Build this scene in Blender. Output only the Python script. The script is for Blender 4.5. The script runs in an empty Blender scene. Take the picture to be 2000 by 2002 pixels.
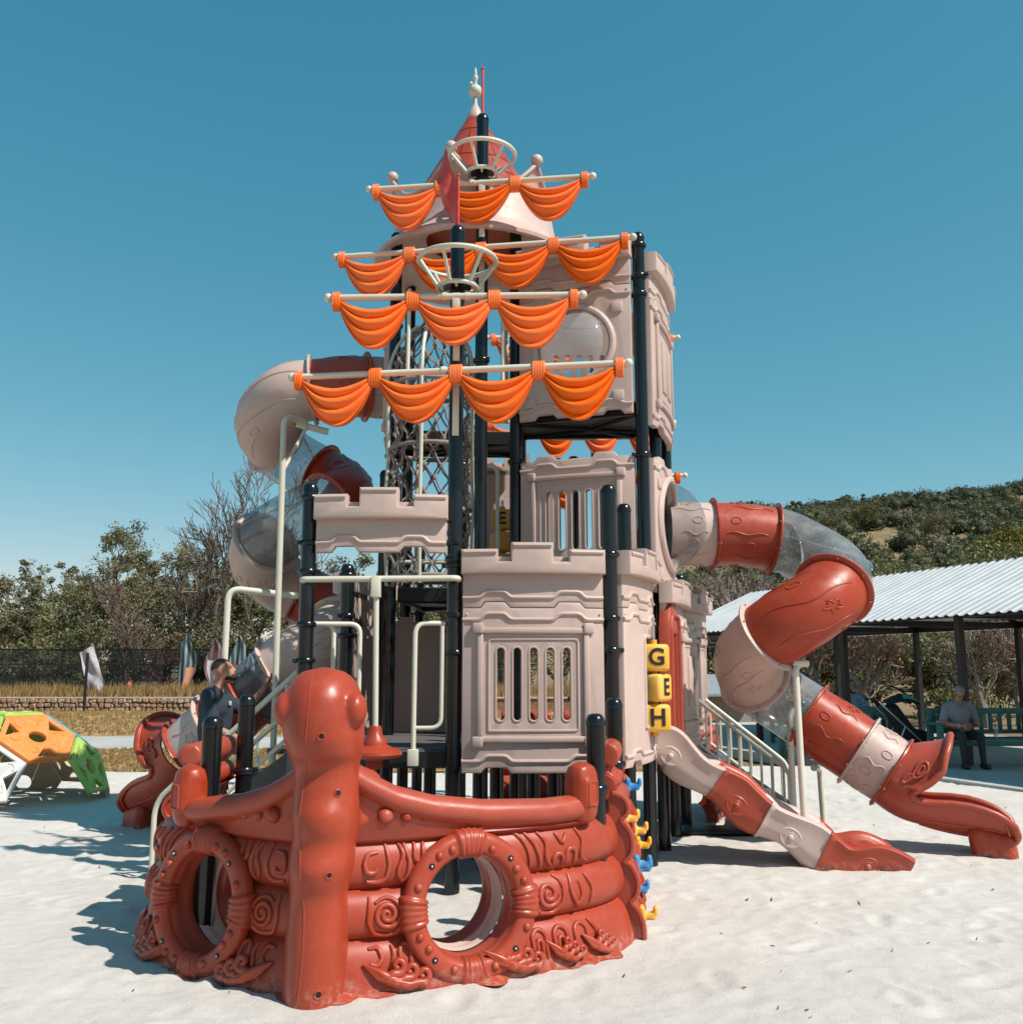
import bpy, bmesh, math, random
import numpy as np
from mathutils import Vector, Matrix, noise
from mathutils.geometry import tessellate_polygon
from mathutils.bvhtree import BVHTree

R = math.radians
PI = math.pi
sc = bpy.context.scene
COL = sc.collection

# ------------------------------------------------------------------ camera
CAM_PITCH, CAM_F, CAM_H = R(9.18), 0.95, 1.6
cam_data = bpy.data.cameras.new('camera')
cam_data.sensor_fit = 'HORIZONTAL'
cam_data.sensor_width = 36.0
cam_data.lens = 36.0 * CAM_F
cam_data.clip_start = 0.05
cam_data.clip_end = 6000
cam = bpy.data.objects.new('camera', cam_data)
cam.location = (0, 0, CAM_H)
cam.rotation_euler = (R(90) + CAM_PITCH, 0, 0)
COL.objects.link(cam)
sc.camera = cam

# ------------------------------------------------------------------ sky and sun
SUN_EL, SUN_AZ = R(50), R(121)      # azimuth clockwise from +Y
world = bpy.data.worlds.new('World')
sc.world = world
world.use_nodes = True
wn, wl = world.node_tree.nodes, world.node_tree.links
wn.clear()
w_out = wn.new('ShaderNodeOutputWorld')
w_bg = wn.new('ShaderNodeBackground')
w_sky = wn.new('ShaderNodeTexSky')
w_sky.sky_type = 'NISHITA'
w_sky.sun_disc = False
w_sky.sun_elevation = SUN_EL
w_sky.sun_rotation = SUN_AZ
w_sky.altitude = 1200
w_sky.air_density = 1.0
w_sky.dust_density = 0.6
w_sky.ozone_density = 1.0
# the photograph's teal colour grade, the same for the whole sky: one power curve per channel
w_sep = wn.new('ShaderNodeSeparateColor'); w_com = wn.new('ShaderNodeCombineColor')
wl.new(w_sky.outputs[0], w_sep.inputs[0])
for ch, (pw_, gain) in enumerate(((1.36, .425), (.67, 1.33), (.61, 1.44))):
    w_p = wn.new('ShaderNodeMath'); w_p.operation = 'POWER'; w_p.inputs[1].default_value = pw_
    w_g = wn.new('ShaderNodeMath'); w_g.operation = 'MULTIPLY'; w_g.inputs[1].default_value = gain
    wl.new(w_sep.outputs[ch], w_p.inputs[0]); wl.new(w_p.outputs[0], w_g.inputs[0]); wl.new(w_g.outputs[0], w_com.inputs[ch])
wl.new(w_com.outputs[0], w_bg.inputs[0])
w_bg.inputs[1].default_value = 0.112
wl.new(w_bg.outputs[0], w_out.inputs[0])

sun_data = bpy.data.lights.new('sun', 'SUN')
sun_data.energy = 4.2
sun_data.angle = R(0.53)
sun_data.color = (1.0, 0.945, 0.87)
sun = bpy.data.objects.new('sun', sun_data)
SUN_DIR = Vector((math.sin(SUN_AZ) * math.cos(SUN_EL), math.cos(SUN_AZ) * math.cos(SUN_EL), math.sin(SUN_EL)))
sun.rotation_euler = SUN_DIR.to_track_quat('Z', 'Y').to_euler()
sun.location = (20, -8, 30)
COL.objects.link(sun)

sc.view_settings.view_transform = 'Standard'
sc.view_settings.look = 'None'
sc.view_settings.exposure = 0.4
sc.view_settings.gamma = 1.0
sc.view_settings.use_curve_mapping = False
try:
    sc.cycles.max_bounces = 8
    sc.cycles.transparent_max_bounces = 24
    sc.cycles.diffuse_bounces = 3
    sc.cycles.glossy_bounces = 3
    sc.cycles.caustics_reflective = False
    sc.cycles.caustics_refractive = False
    sc.cycles.use_denoising = True
    sc.cycles.use_adaptive_sampling = True
    sc.cycles.sample_clamp_indirect = 6
except Exception:
    pass

# survey helpers: sight lines of the photograph (2000 x 2002) turned into places in metres
def ray(px, py):
    xc, yc = (px - 1000) / 1900.0, (1001 - py) / 1900.0
    c, s = math.cos(CAM_PITCH), math.sin(CAM_PITCH)
    return Vector((xc, c - s * yc, s + c * yc))
def P(px, py, Y):
    r = ray(px, py); t = Y / r.y
    return Vector((r.x * t, Y, CAM_H + r.z * t))
def PZ(px, py, Z):
    r = ray(px, py); t = (Z - CAM_H) / r.z
    return Vector((r.x * t, r.y * t, Z))

# ------------------------------------------------------------------ mesh helpers
class Geo:
    def __init__(s):
        s.v = []; s.f = []; s.n = 0
    def add(s, v, f):
        v = [tuple(p) for p in v]
        n = s.n
        s.v.extend(v); s.f.extend([tuple(i + n for i in q) for q in f]); s.n += len(v)
        return s
    def join(s, g, m=None):
        if m is None: return s.add(g.v, g.f)
        return s.add([m @ Vector(p) for p in g.v], g.f)
    def move(s, m):
        s.v = [tuple(m @ Vector(p)) for p in s.v]
        return s

def frame_pts(pts):
    """parallel transport frames along a polyline"""
    P_ = [Vector(p) for p in pts]; n = len(P_)
    T = []
    for i in range(n):
        a = P_[max(i - 1, 0)]; b = P_[min(i + 1, n - 1)]
        d = b - a
        T.append(d.normalized() if d.length > 1e-9 else Vector((0, 0, 1)))
    up = Vector((0, 0, 1)) if abs(T[0].z) < 0.9 else Vector((1, 0, 0))
    N = (up - T[0] * up.dot(T[0])).normalized()
    out = []
    for i in range(n):
        if i:
            N = N - T[i] * N.dot(T[i])
            if N.length < 1e-6:
                N = T[i].orthogonal()
            N.normalize()
        out.append((P_[i], T[i], N, T[i].cross(N)))
    return out

def tube(pts, r, n=10, cap=True, closed=False):
    g = Geo(); fr = frame_pts(pts); m = len(fr)
    rr = r if isinstance(r, (list, tuple)) else [r] * m
    V = []; Fc = []
    for (p, t, a, b), q in zip(fr, rr):
        for k in range(n):
            th = 2 * PI * k / n
            V.append(p + (a * math.cos(th) + b * math.sin(th)) * q)
    for i in range(m - 1 if not closed else m):
        j = (i + 1) % m
        for k in range(n):
            k2 = (k + 1) % n
            Fc.append((i * n + k, i * n + k2, j * n + k2, j * n + k))
    if cap and not closed:
        Fc.append(tuple(range(n - 1, -1, -1)))
        Fc.append(tuple((m - 1) * n + k for k in range(n)))
    return g.add(V, Fc)

def bend_path(pts, rad, seg=6):
    """round the corners of a polyline"""
    P_ = [Vector(p) for p in pts]; out = [P_[0]]
    for i in range(1, len(P_) - 1):
        a, b, c = P_[i - 1], P_[i], P_[i + 1]
        d1 = (a - b); d2 = (c - b)
        l = min(rad, d1.length * .49, d2.length * .49)
        s, e = b + d1.normalized() * l, b + d2.normalized() * l
        for k in range(seg + 1):
            t = k / seg
            out.append((s * (1 - t) + b * t) * (1 - t) + (b * (1 - t) + e * t) * t)
    out.append(P_[-1])
    return out

def resample(pts, n):
    P_ = np.array([tuple(p) for p in pts]); d = np.r_[0, np.cumsum(np.linalg.norm(np.diff(P_, axis=0), axis=1))]
    t = np.linspace(0, d[-1], n)
    return [Vector((np.interp(x, d, P_[:, 0]), np.interp(x, d, P_[:, 1]), np.interp(x, d, P_[:, 2]))) for x in t]

def lathe(prof, n=32, axis=(0, 0, 0), a0=0, a1=2 * PI):
    g = Geo(); V = []; Fc = []
    full = abs(a1 - a0 - 2 * PI) < 1e-6
    m = n if full else n + 1
    for r, z in prof:
        for k in range(m):
            th = a0 + (a1 - a0) * k / n
            V.append((axis[0] + r * math.cos(th), axis[1] + r * math.sin(th), axis[2] + z))
    for i in range(len(prof) - 1):
        for k in range(n):
            k2 = (k + 1) % m
            Fc.append((i * m + k, i * m + k2, (i + 1) * m + k2, (i + 1) * m + k))
    return g.add(V, Fc)

def ball(c, r, n=14, m=9, rz=None, rot=None):
    """ellipsoid, r a number or a triple"""
    if not isinstance(r, (tuple, list, Vector)): r = (r, r, r)
    g = lathe([(math.sin(PI * i / m), -math.cos(PI * i / m)) for i in range(m + 1)], n)
    M = Matrix.Translation(Vector(c)) @ (rot.to_4x4() if rot is not None else Matrix()) @ Matrix.Diagonal((r[0], r[1], r[2], 1))
    return g.move(M)

def box(x0, x1, y0, y1, z0, z1, b=0.0):
    g = Geo()
    if b <= 0:
        V = [(x, y, z) for z in (z0, z1) for y in (y0, y1) for x in (x0, x1)]
        return g.add(V, [(0, 2, 3, 1), (4, 5, 7, 6), (0, 1, 5, 4), (2, 6, 7, 3), (0, 4, 6, 2), (1, 3, 7, 5)])
    b = min(b, (x1 - x0) * .49, (y1 - y0) * .49, (z1 - z0) * .49)
    bm = bmesh.new()
    bmesh.ops.create_cube(bm, size=1)
    for v in bm.verts:
        v.co = Vector(((x0 + x1) / 2 + v.co.x * (x1 - x0), (y0 + y1) / 2 + v.co.y * (y1 - y0), (z0 + z1) / 2 + v.co.z * (z1 - z0)))
    bmesh.ops.bevel(bm, geom=bm.edges[:] + bm.verts[:], offset=b, segments=2, profile=.5, affect='EDGES')
    return from_bm(bm)

def from_bm(bm):
    g = Geo(); bm.verts.ensure_lookup_table(); bm.verts.index_update()
    g.add([v.co.copy() for v in bm.verts], [[v.index for v in f.verts] for f in bm.faces])
    bm.free()
    return g

def grid(fn, nu, nv, closed_u=False, mask=None):
    """fn(u, v) -> point"""
    g = Geo(); V = []; Fc = []
    cu = nu if closed_u else nu + 1
    for j in range(nv + 1):
        for i in range(cu):
            V.append(fn(i / nu, j / nv))
    for j in range(nv):
        for i in range(nu):
            i2 = (i + 1) % cu
            if mask is None or mask((i + .5) / nu, (j + .5) / nv):
                Fc.append((j * cu + i, j * cu + i2, (j + 1) * cu + i2, (j + 1) * cu + i))
    return g.add(V, Fc)

def area2(p):
    return sum(p[i][0] * p[(i + 1) % len(p)][1] - p[(i + 1) % len(p)][0] * p[i][1] for i in range(len(p)))
def inset(p, d):
    """offset towards the left of each edge (inside a CCW loop, outside a CW one)"""
    out = []; n = len(p)
    for i in range(n):
        a, b, c = Vector(p[i - 1]), Vector(p[i]), Vector(p[(i + 1) % n])
        e1 = (b - a); e2 = (c - b)
        if e1.length < 1e-9: e1 = e2
        if e2.length < 1e-9: e2 = e1
        n1 = Vector((-e1.y, e1.x)).normalized(); n2 = Vector((-e2.y, e2.x)).normalized()
        m = n1 + n2
        k = 1 + n1.dot(n2)
        m = m / max(k, .35)
        out.append((b.x + m.x * d, b.y + m.y * d))
    return out

def plate(outline, holes=(), t=.05, b=.012, back=True):
    """outline in (x, z); front face towards -y at y=-t, back at y=0, rounded front edges"""
    o = list(outline)
    if area2(o) < 0: o.reverse()
    loops = [o]
    for h in holes:
        h = list(h)
        if area2(h) > 0: h.reverse()
        loops.append(h)
    g = Geo(); V = []; Fc = []
    steps = [(0, 0), (0, t - b), (b * .3, t - b * .3), (b, t)] if b > 0 else [(0, 0), (0, t)]
    ends = []
    for L in loops:
        st = len(V); n = len(L)
        for d, y in steps:
            for x, z in (inset(L, d) if d else L):
                V.append((x, -y, z))
        for s in range(len(steps) - 1):
            for k in range(n):
                k2 = (k + 1) % n
                Fc.append((st + s * n + k, st + s * n + k2, st + (s + 1) * n + k2, st + (s + 1) * n + k))
        ends.append((st, n))
    for lev, flip in ((len(steps) - 1, False), (0, True)):
        if flip and not back: continue
        polys = []; idx = []
        for st, n in ends:
            ids = [st + lev * n + k for k in range(n)]
            idx += ids
            polys.append([Vector((V[i][0], V[i][2], 0)) for i in ids])
        for tri in tessellate_polygon(polys):
            a, b_, c = (idx[i] for i in tri)
            va, vb, vc = V[a], V[b_], V[c]
            cr = (vb[0] - va[0]) * (vc[2] - va[2]) - (vb[2] - va[2]) * (vc[0] - va[0])
            if (cr > 0) == flip: a, c = c, a
            Fc.append((a, b_, c))
    return g.add(V, Fc)

def slice_bend(g, half, k, cuts=8):
    """cut a panel across its width and bulge it towards -y by k in the middle"""
    bm = bmesh.new()
    vs = [bm.verts.new(p) for p in g.v]
    for f in g.f:
        try: bm.faces.new([vs[i] for i in f])
        except ValueError: pass
    for i in range(1, cuts):
        x = -half + 2 * half * i / cuts
        bmesh.ops.bisect_plane(bm, geom=bm.verts[:] + bm.edges[:] + bm.faces[:], plane_co=(x, 0, 0), plane_no=(1, 0, 0))
    for v in bm.verts:
        v.co.y -= k * (1 - min(1, (v.co.x / half) ** 2))
    return from_bm(bm)

def round_slot(cx, z0, z1, w, n=6):
    r = w / 2; pts = []
    for k in range(n + 1):
        a = PI * k / n
        pts.append((cx + r * math.cos(a), z1 - r + r * math.sin(a)))
    for k in range(n + 1):
        a = PI + PI * k / n
        pts.append((cx + r * math.cos(a), z0 + r + r * math.sin(a)))
    return pts
def circle2(cx, cz, r, n=24, rz=None):
    return [(cx + r * math.cos(2 * PI * k / n), cz + (rz or r) * math.sin(2 * PI * k / n)) for k in range(n)]

# ------------------------------------------------------------------ objects
WL = {}
def mesh_of(g, name, smooth=True, angle=38):
    me = bpy.data.meshes.new(name)
    me.from_pydata(g.v, [], g.f)
    if smooth:
        me.polygons.foreach_set('use_smooth', [True] * len(me.polygons))
        try: me.set_sharp_from_angle(angle=R(angle))
        except Exception: pass
    me.update()
    return me
def link(name, me, mat, parent=None, wloc=(0, 0, 0), rot=(0, 0, 0), scale=None):
    o = bpy.data.objects.new(name, me)
    if me is not None and mat is not None and len(me.materials) == 0:
        me.materials.append(mat)
    COL.objects.link(o)
    wloc = Vector(wloc)
    WL[o.name] = wloc
    while parent is not None and parent.parent is not None and parent.parent.parent is not None:
        parent = parent.parent          # thing > part > sub-part, no further
    if parent is not None:
        o.parent = parent
        o.location = wloc - WL[parent.name]
    else:
        o.location = wloc
    o.rotation_euler = rot
    if scale is not None: o.scale = scale
    return o
def obj(name, g, mat, parent=None, smooth=True, angle=38, base=False):
    """geometry in world metres -> an object with its origin at its own middle (or its base)"""
    A = np.array(g.v, dtype=float)
    lo, hi = A.min(0), A.max(0)
    c = (lo + hi) / 2
    if base: c[2] = lo[2]
    g2 = Geo(); g2.v = [tuple(p) for p in (A - c)]; g2.f = g.f; g2.n = len(g2.v)
    return link(name, mesh_of(g2, name, smooth, angle), mat, parent, Vector(c))
def empty(name, loc):
    o = bpy.data.objects.new(name, None)
    o.empty_display_size = .2
    COL.objects.link(o); o.location = loc; WL[o.name] = Vector(loc)
    return o
def tag(o, label=None, cat=None, group=None, kind=None):
    if label: o['label'] = label
    if cat: o['category'] = cat
    if group: o['group'] = group
    if kind: o['kind'] = kind
    return o

def blob(g, voxel, smooth=8, name='blob'):
    """melt overlapping closed shapes into one continuous skin -> Geo"""
    me = bpy.data.meshes.new(name); me.from_pydata(g.v, [], g.f)
    o = bpy.data.objects.new(name, me); COL.objects.link(o)
    m = o.modifiers.new('r', 'REMESH'); m.mode = 'VOXEL'; m.voxel_size = voxel; m.use_smooth_shade = True
    s = o.modifiers.new('s', 'SMOOTH'); s.factor = .5; s.iterations = smooth
    dg = bpy.context.evaluated_depsgraph_get()
    e = o.evaluated_get(dg); me2 = e.to_mesh()
    out = Geo().add([v.co.copy() for v in me2.vertices], [list(p.vertices) for p in me2.polygons])
    e.to_mesh_clear()
    bpy.data.objects.remove(o); bpy.data.meshes.remove(me)
    return out
def capsule(p0, p1, r0, r1, n=12):
    p0, p1 = Vector(p0), Vector(p1)
    g = tube([p0, p0 * .5 + p1 * .5, p1], [r0, (r0 + r1) / 2, r1], n)
    g.join(ball(p0, r0, n, 7)); g.join(ball(p1, r1, n, 7))
    return g

# ------------------------------------------------------------------ materials
MAT = {}
def nodes(name):
    m = bpy.data.materials.new(name); m.use_nodes = True
    nt = m.node_tree; b = nt.nodes.get('Principled BSDF')
    MAT[name] = m
    return m, nt, b
def texco(nt, scale=1.0, kind='Object'):
    tc = nt.nodes.new('ShaderNodeTexCoord'); mp = nt.nodes.new('ShaderNodeMapping')
    s = scale if isinstance(scale, (tuple, list)) else (scale,) * 3
    mp.inputs['Scale'].default_value = s
    nt.links.new(tc.outputs[kind], mp.inputs[0])
    return mp.outputs[0]
def tnoise(nt, vec, scale, detail=4, rough=.55, dist=0):
    n = nt.nodes.new('ShaderNodeTexNoise'); n.inputs['Scale'].default_value = scale
    n.inputs['Detail'].default_value = detail; n.inputs['Roughness'].default_value = rough
    n.inputs['Distortion'].default_value = dist
    nt.links.new(vec, n.inputs['Vector'])
    return n.outputs['Fac']
def ramp(nt, fac, stops):
    r = nt.nodes.new('ShaderNodeValToRGB')
    while len(r.color_ramp.elements) < len(stops): r.color_ramp.elements.new(.5)
    for e, (p, c) in zip(r.color_ramp.elements, stops):
        e.position = p; e.color = (*c, 1) if len(c) == 3 else c
    nt.links.new(fac, r.inputs[0])
    return r.outputs[0]
def mixc(nt, fac, a, b, mode='MIX'):
    m = nt.nodes.new('ShaderNodeMix'); m.data_type = 'RGBA'; m.blend_type = mode
    for s, v in ((m.inputs[0], fac), (m.inputs[6], a), (m.inputs[7], b)):
        if isinstance(v, (int, float)): s.default_value = v
        elif isinstance(v, (tuple, list)): s.default_value = (*v, 1)
        else: nt.links.new(v, s)
    return m.outputs[2]
def bump(nt, b, h, strength=.2, dist=.01, prev=None):
    n = nt.nodes.new('ShaderNodeBump'); n.inputs['Strength'].default_value = strength
    n.inputs['Distance'].default_value = dist
    nt.links.new(h, n.inputs['Height'])
    if prev is not None: nt.links.new(prev, n.inputs['Normal'])
    nt.links.new(n.outputs[0], b.inputs['Normal'])
    return n.outputs[0]
def maprange(nt, v, a, b, c, d):
    n = nt.nodes.new('ShaderNodeMapRange')
    for i, x in zip((1, 2, 3, 4), (a, b, c, d)): n.inputs[i].default_value = x
    nt.links.new(v, n.inputs[0]); return n.outputs[0]

def plastic(name, c, rough=.38, var=.12, dust=(.62, .58, .54), dustamt=.10, fine=.06, streak=0.0):
    m, nt, b = nodes(name)
    v = texco(nt)
    n1 = tnoise(nt, v, 2.2, 5, .6); n2 = tnoise(nt, v, 14, 6, .7); n3 = tnoise(nt, v, 160, 2, .5)
    lo = tuple(x * (1 - var) for x in c); hi = tuple(min(1, x * (1 + var)) for x in c)
    col = mixc(nt, maprange(nt, n1, .3, .7, 0, 1), lo, hi)
    col = mixc(nt, maprange(nt, n2, .48, .75, 0, dustamt * 2), col, dust)
    # each moulded piece faded a little differently
    oi = nt.nodes.new('ShaderNodeObjectInfo'); hs = nt.nodes.new('ShaderNodeHueSaturation')
    nt.links.new(maprange(nt, oi.outputs['Random'], 0, 1, .93, 1.07), hs.inputs['Value'])
    nt.links.new(maprange(nt, oi.outputs['Random'], 0, 1, 1.04, .95), hs.inputs['Saturation'])
    nt.links.new(col, hs.inputs['Color']); col = hs.outputs[0]
    if streak:      # rain streaks and scuffs
        vs = texco(nt, (9, 9, .8)); s1 = tnoise(nt, vs, 2.5, 5, .65)
        col = mixc(nt, maprange(nt, s1, .52, .72, 0, streak * 3), col, tuple(x * .55 + .03 for x in c))
        sc1 = tnoise(nt, texco(nt, (3, 3, 14)), 6, 6, .8, 1.5)
        col = mixc(nt, maprange(nt, sc1, .64, .70, 0, streak * 2.2), col, tuple(min(1, x * 1.25 + .05) for x in c))
    # sand splashed on by feet near the ground
    ge = nt.nodes.new('ShaderNodeNewGeometry'); sx = nt.nodes.new('ShaderNodeSeparateXYZ'); nt.links.new(ge.outputs['Position'], sx.inputs[0])
    mu = nt.nodes.new('ShaderNodeMath'); mu.operation = 'MULTIPLY'
    nt.links.new(maprange(nt, sx.outputs[2], .01, .10, 1, 0), mu.inputs[0]); nt.links.new(maprange(nt, tnoise(nt, v, 22, 6, .75), .48, .66, 0, .42), mu.inputs[1])
    col = mixc(nt, mu.outputs[0], col, (.50, .45, .40))
    nt.links.new(col, b.inputs['Base Color'])
    nt.links.new(maprange(nt, n2, .3, .75, rough - .06, rough + .2), b.inputs['Roughness'])
    bump(nt, b, n3, fine, .004)
    b.inputs['Specular IOR Level'].default_value = .40
    return m
def simple(name, c, rough=.6, metal=0.0, var=.12, scale=6.0, bmp=.0, bscale=60, spec=.4):
    m, nt, b = nodes(name)
    v = texco(nt); n1 = tnoise(nt, v, scale, 5, .6)
    lo = tuple(x * (1 - var) for x in c); hi = tuple(min(1, x * (1 + var)) for x in c)
    nt.links.new(mixc(nt, maprange(nt, n1, .3, .7, 0, 1), lo, hi), b.inputs['Base Color'])
    b.inputs['Roughness'].default_value = rough; b.inputs['Metallic'].default_value = metal
    b.inputs['Specular IOR Level'].default_value = spec
    if bmp: bump(nt, b, tnoise(nt, v, bscale, 4, .6), bmp, .01)
    return m

TERRA = plastic('terracotta_plastic', (.36, .050, .022), .32, .10, (.42, .17, .11), .07, streak=.06)
BEIGE = plastic('beige_plastic', (.53, .395, .345), .42, .07, (.60, .50, .44), .12, streak=.04)
ORANGE = plastic('orange_plastic', (.95, .158, .009), .38, .06, (.9, .33, .12), .06, streak=.04)
YELLOW = plastic('yellow_plastic', (.78, .42, .05), .4, .06)
BLUEP = plastic('blue_plastic', (.03, .24, .55), .35, .06)
FLAGRED = plastic('red_flag_plastic', (.62, .05, .035), .38, .06)
DARKLETTER = simple('dark_letter', (.02, .016, .014), .5)
BLACKPOST = simple('black_enamel', (.005, .008, .010), .2, 0, .3, 3, spec=.5)
BLACKSTEEL = simple('black_steel', (.012, .012, .013), .45, 0, .3, 8)
CREAM = plastic('cream_enamel', (.62, .60, .49), .3, .05, (.5, .47, .4), .08)
ROPE = simple('rope', (.27, .22, .195), .85, 0, .25, 40, .4, 220)
DECKMAT = simple('deck_rubber', (.10, .095, .095), .7, 0, .2, 20, .3, 120)
SCREW = simple('steel_screw', (.5, .5, .5), .3, .9)
NEARBLACK = simple('painted_socket', (.012, .008, .008), .4)  # on the sockets this colour paints the shade inside a hole

def clear_plastic(name, tint=(.74, .77, .785), haze=.20):
    m, nt, b = nodes(name)
    nt.nodes.remove(b)
    out = [n for n in nt.nodes if n.type == 'OUTPUT_MATERIAL'][0]
    tr = nt.nodes.new('ShaderNodeBsdfTransparent'); tr.inputs[0].default_value = (*tint, 1)
    df = nt.nodes.new('ShaderNodeBsdfDiffuse'); df.inputs[0].default_value = (.62, .62, .62, 1)
    gl = nt.nodes.new('ShaderNodeBsdfGlossy'); gl.inputs['Roughness'].default_value = .08
    v = texco(nt); n1 = tnoise(nt, v, 3, 6, .65)
    m1 = nt.nodes.new('ShaderNodeMixShader'); m2 = nt.nodes.new('ShaderNodeMixShader')
    nt.links.new(maprange(nt, n1, .3, .75, haze * .5, haze * 2.0), m1.inputs[0])
    nt.links.new(tr.outputs[0], m1.inputs[1]); nt.links.new(df.outputs[0], m1.inputs[2])
    fr = nt.nodes.new('ShaderNodeLayerWeight')
    pw = nt.nodes.new('ShaderNodeMath'); pw.operation = 'POWER'; pw.inputs[1].default_value = 3.5
    nt.links.new(fr.outputs['Facing'], pw.inputs[0])
    nt.links.new(maprange(nt, pw.outputs[0], 0, 1, .05, .65), m2.inputs[0])
    nt.links.new(m1.outputs[0], m2.inputs[1]); nt.links.new(gl.outputs[0], m2.inputs[2])
    nt.links.new(m2.outputs[0], out.inputs[0])
    return m
CLEAR = clear_plastic('clear_plastic')
# ================================================================== the setting
def vnoise(x, y, seed=0):
    xi = np.floor(x).astype(int); yi = np.floor(y).astype(int)
    fx = x - xi; fy = y - yi
    fx = fx * fx * (3 - 2 * fx); fy = fy * fy * (3 - 2 * fy)
    tab = np.random.RandomState(seed).rand(256, 256)
    g = lambda a, b: tab[a % 256, b % 256]
    return (g(xi, yi) * (1 - fx) + g(xi + 1, yi) * fx) * (1 - fy) + (g(xi, yi + 1) * (1 - fx) + g(xi + 1, yi + 1) * fx) * fy
def fbm(x, y, oct=4, seed=0):
    s = 0; a = 1; t = 0
    for o in range(oct):
        s = s + a * vnoise(x * 2 ** o + 17 * o, y * 2 ** o + 5 * o, seed + o); t += a; a *= .5
    return s / t
def np_grid_mesh(name, X, Y, Z, mat, keep=None):
    ny, nx = X.shape
    me = bpy.data.meshes.new(name)
    co = np.stack([X, Y, Z], -1).reshape(-1, 3)
    idx = np.arange(ny * nx).reshape(ny, nx)
    q = np.stack([idx[:-1, :-1], idx[:-1, 1:], idx[1:, 1:], idx[1:, :-1]], -1).reshape(-1, 4)
    if keep is not None: q = q[keep.reshape(-1)]
    fill_mesh(me, co, q)
    me.materials.append(mat)
    return me
def fill_mesh(me, co, q, smooth=True):
    k = q.shape[1]
    me.vertices.add(len(co)); me.vertices.foreach_set('co', np.ascontiguousarray(co, dtype=np.float32).ravel())
    me.loops.add(len(q) * k); me.loops.foreach_set('vertex_index', q.astype(np.int32).ravel())
    me.polygons.add(len(q)); me.polygons.foreach_set('loop_start', np.arange(0, len(q) * k, k, dtype=np.int32))
    me.polygons.foreach_set('loop_total', np.full(len(q), k, dtype=np.int32))
    me.polygons.foreach_set('use_smooth', np.full(len(q), smooth))
    me.update(calc_edges=True); me.validate()

def leaf_mesh(name, C, S, mat, seed=0, aspect=.55, tone=None):
    """many small leaf faces: C centres (n,3), S sizes (n); colour attribute 'tone'"""
    r = np.random.RandomState(seed); n = len(C)
    a = r.normal(size=(n, 3)); a /= np.linalg.norm(a, axis=1)[:, None]
    b = r.normal(size=(n, 3)); b -= a * (a * b).sum(1)[:, None]; b /= np.linalg.norm(b, axis=1)[:, None]
    a *= S[:, None] * .5; b *= S[:, None] * .5 * aspect
    co = np.stack([C - a, C + b, C + a, C - b], 1).reshape(-1, 3)
    me = bpy.data.meshes.new(name)
    fill_mesh(me, co, np.arange(4 * n).reshape(n, 4), False)
    at = me.attributes.new('tone', 'FLOAT', 'FACE')
    t = r.rand(n) if tone is None else np.clip(tone + r.normal(size=n) * .16, 0, 1)
    at.data.foreach_set('value', t.astype(np.float32))
    me.materials.append(mat)
    return me

def leaf_mat(name, c0, c1, c2, trans=.25):
    m, nt, b = nodes(name)
    at = nt.nodes.new('ShaderNodeAttribute'); at.attribute_name = 'tone'
    oi = nt.nodes.new('ShaderNodeObjectInfo')
    col = ramp(nt, at.outputs['Fac'], [(0, c0), (.55, c1), (1, c2)])
    hs = nt.nodes.new('ShaderNodeHueSaturation')
    nt.links.new(maprange(nt, oi.outputs['Random'], 0, 1, .8, 1.2), hs.inputs['Value'])
    nt.links.new(maprange(nt, oi.outputs['Random'], 0, 1, .485, .515), hs.inputs['Hue'])
    nt.links.new(col, hs.inputs['Color'])
    nt.links.new(hs.outputs[0], b.inputs['Base Color'])
    b.inputs['Roughness'].default_value = .6
    b.inputs['Specular IOR Level'].default_value = .25
    out = [n for n in nt.nodes if n.type == 'OUTPUT_MATERIAL'][0]
    tl = nt.nodes.new('ShaderNodeBsdfTranslucent'); nt.links.new(hs.outputs[0], tl.inputs[0])
    ms = nt.nodes.new('ShaderNodeMixShader'); ms.inputs[0].default_value = trans
    nt.links.new(b.outputs[0], ms.inputs[1]); nt.links.new(tl.outputs[0], ms.inputs[2])
    nt.links.new(ms.outputs[0], out.inputs[0])
    return m
EUC = leaf_mat('gum_leaves', (.085, .082, .045), (.20, .19, .10), (.36, .325, .18))
BUSH = leaf_mat('bush_leaves', (.06, .066, .028), (.15, .15, .058), (.28, .26, .105))
OLIVE = leaf_mat('hill_leaves', (.052, .062, .032), (.108, .118, .058), (.19, .19, .095))
YGREEN = leaf_mat('yellow_green_leaves', (.08, .085, .012), (.16, .16, .02), (.26, .24, .035))
DRYLEAF = leaf_mat('dry_leaves', (.09, .05, .025), (.19, .11, .06), (.30, .19, .11))
REDLEAF = leaf_mat('red_leaves', (.10, .035, .018), (.22, .085, .045), (.32, .14, .08))
STRAW = leaf_mat('straw', (.28, .175, .07), (.45, .30, .125), (.58, .42, .20))
BARK = simple('bark', (.10, .075, .06), .9, 0, .35, 9, .5, 40)
PALEBARK = simple('pale_bark', (.25, .21, .175), .85, 0, .3, 7, .4, 30)
TWIG = simple('dark_twigs', (.115, .085, .072), .9, 0, .3, 9)

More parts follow.
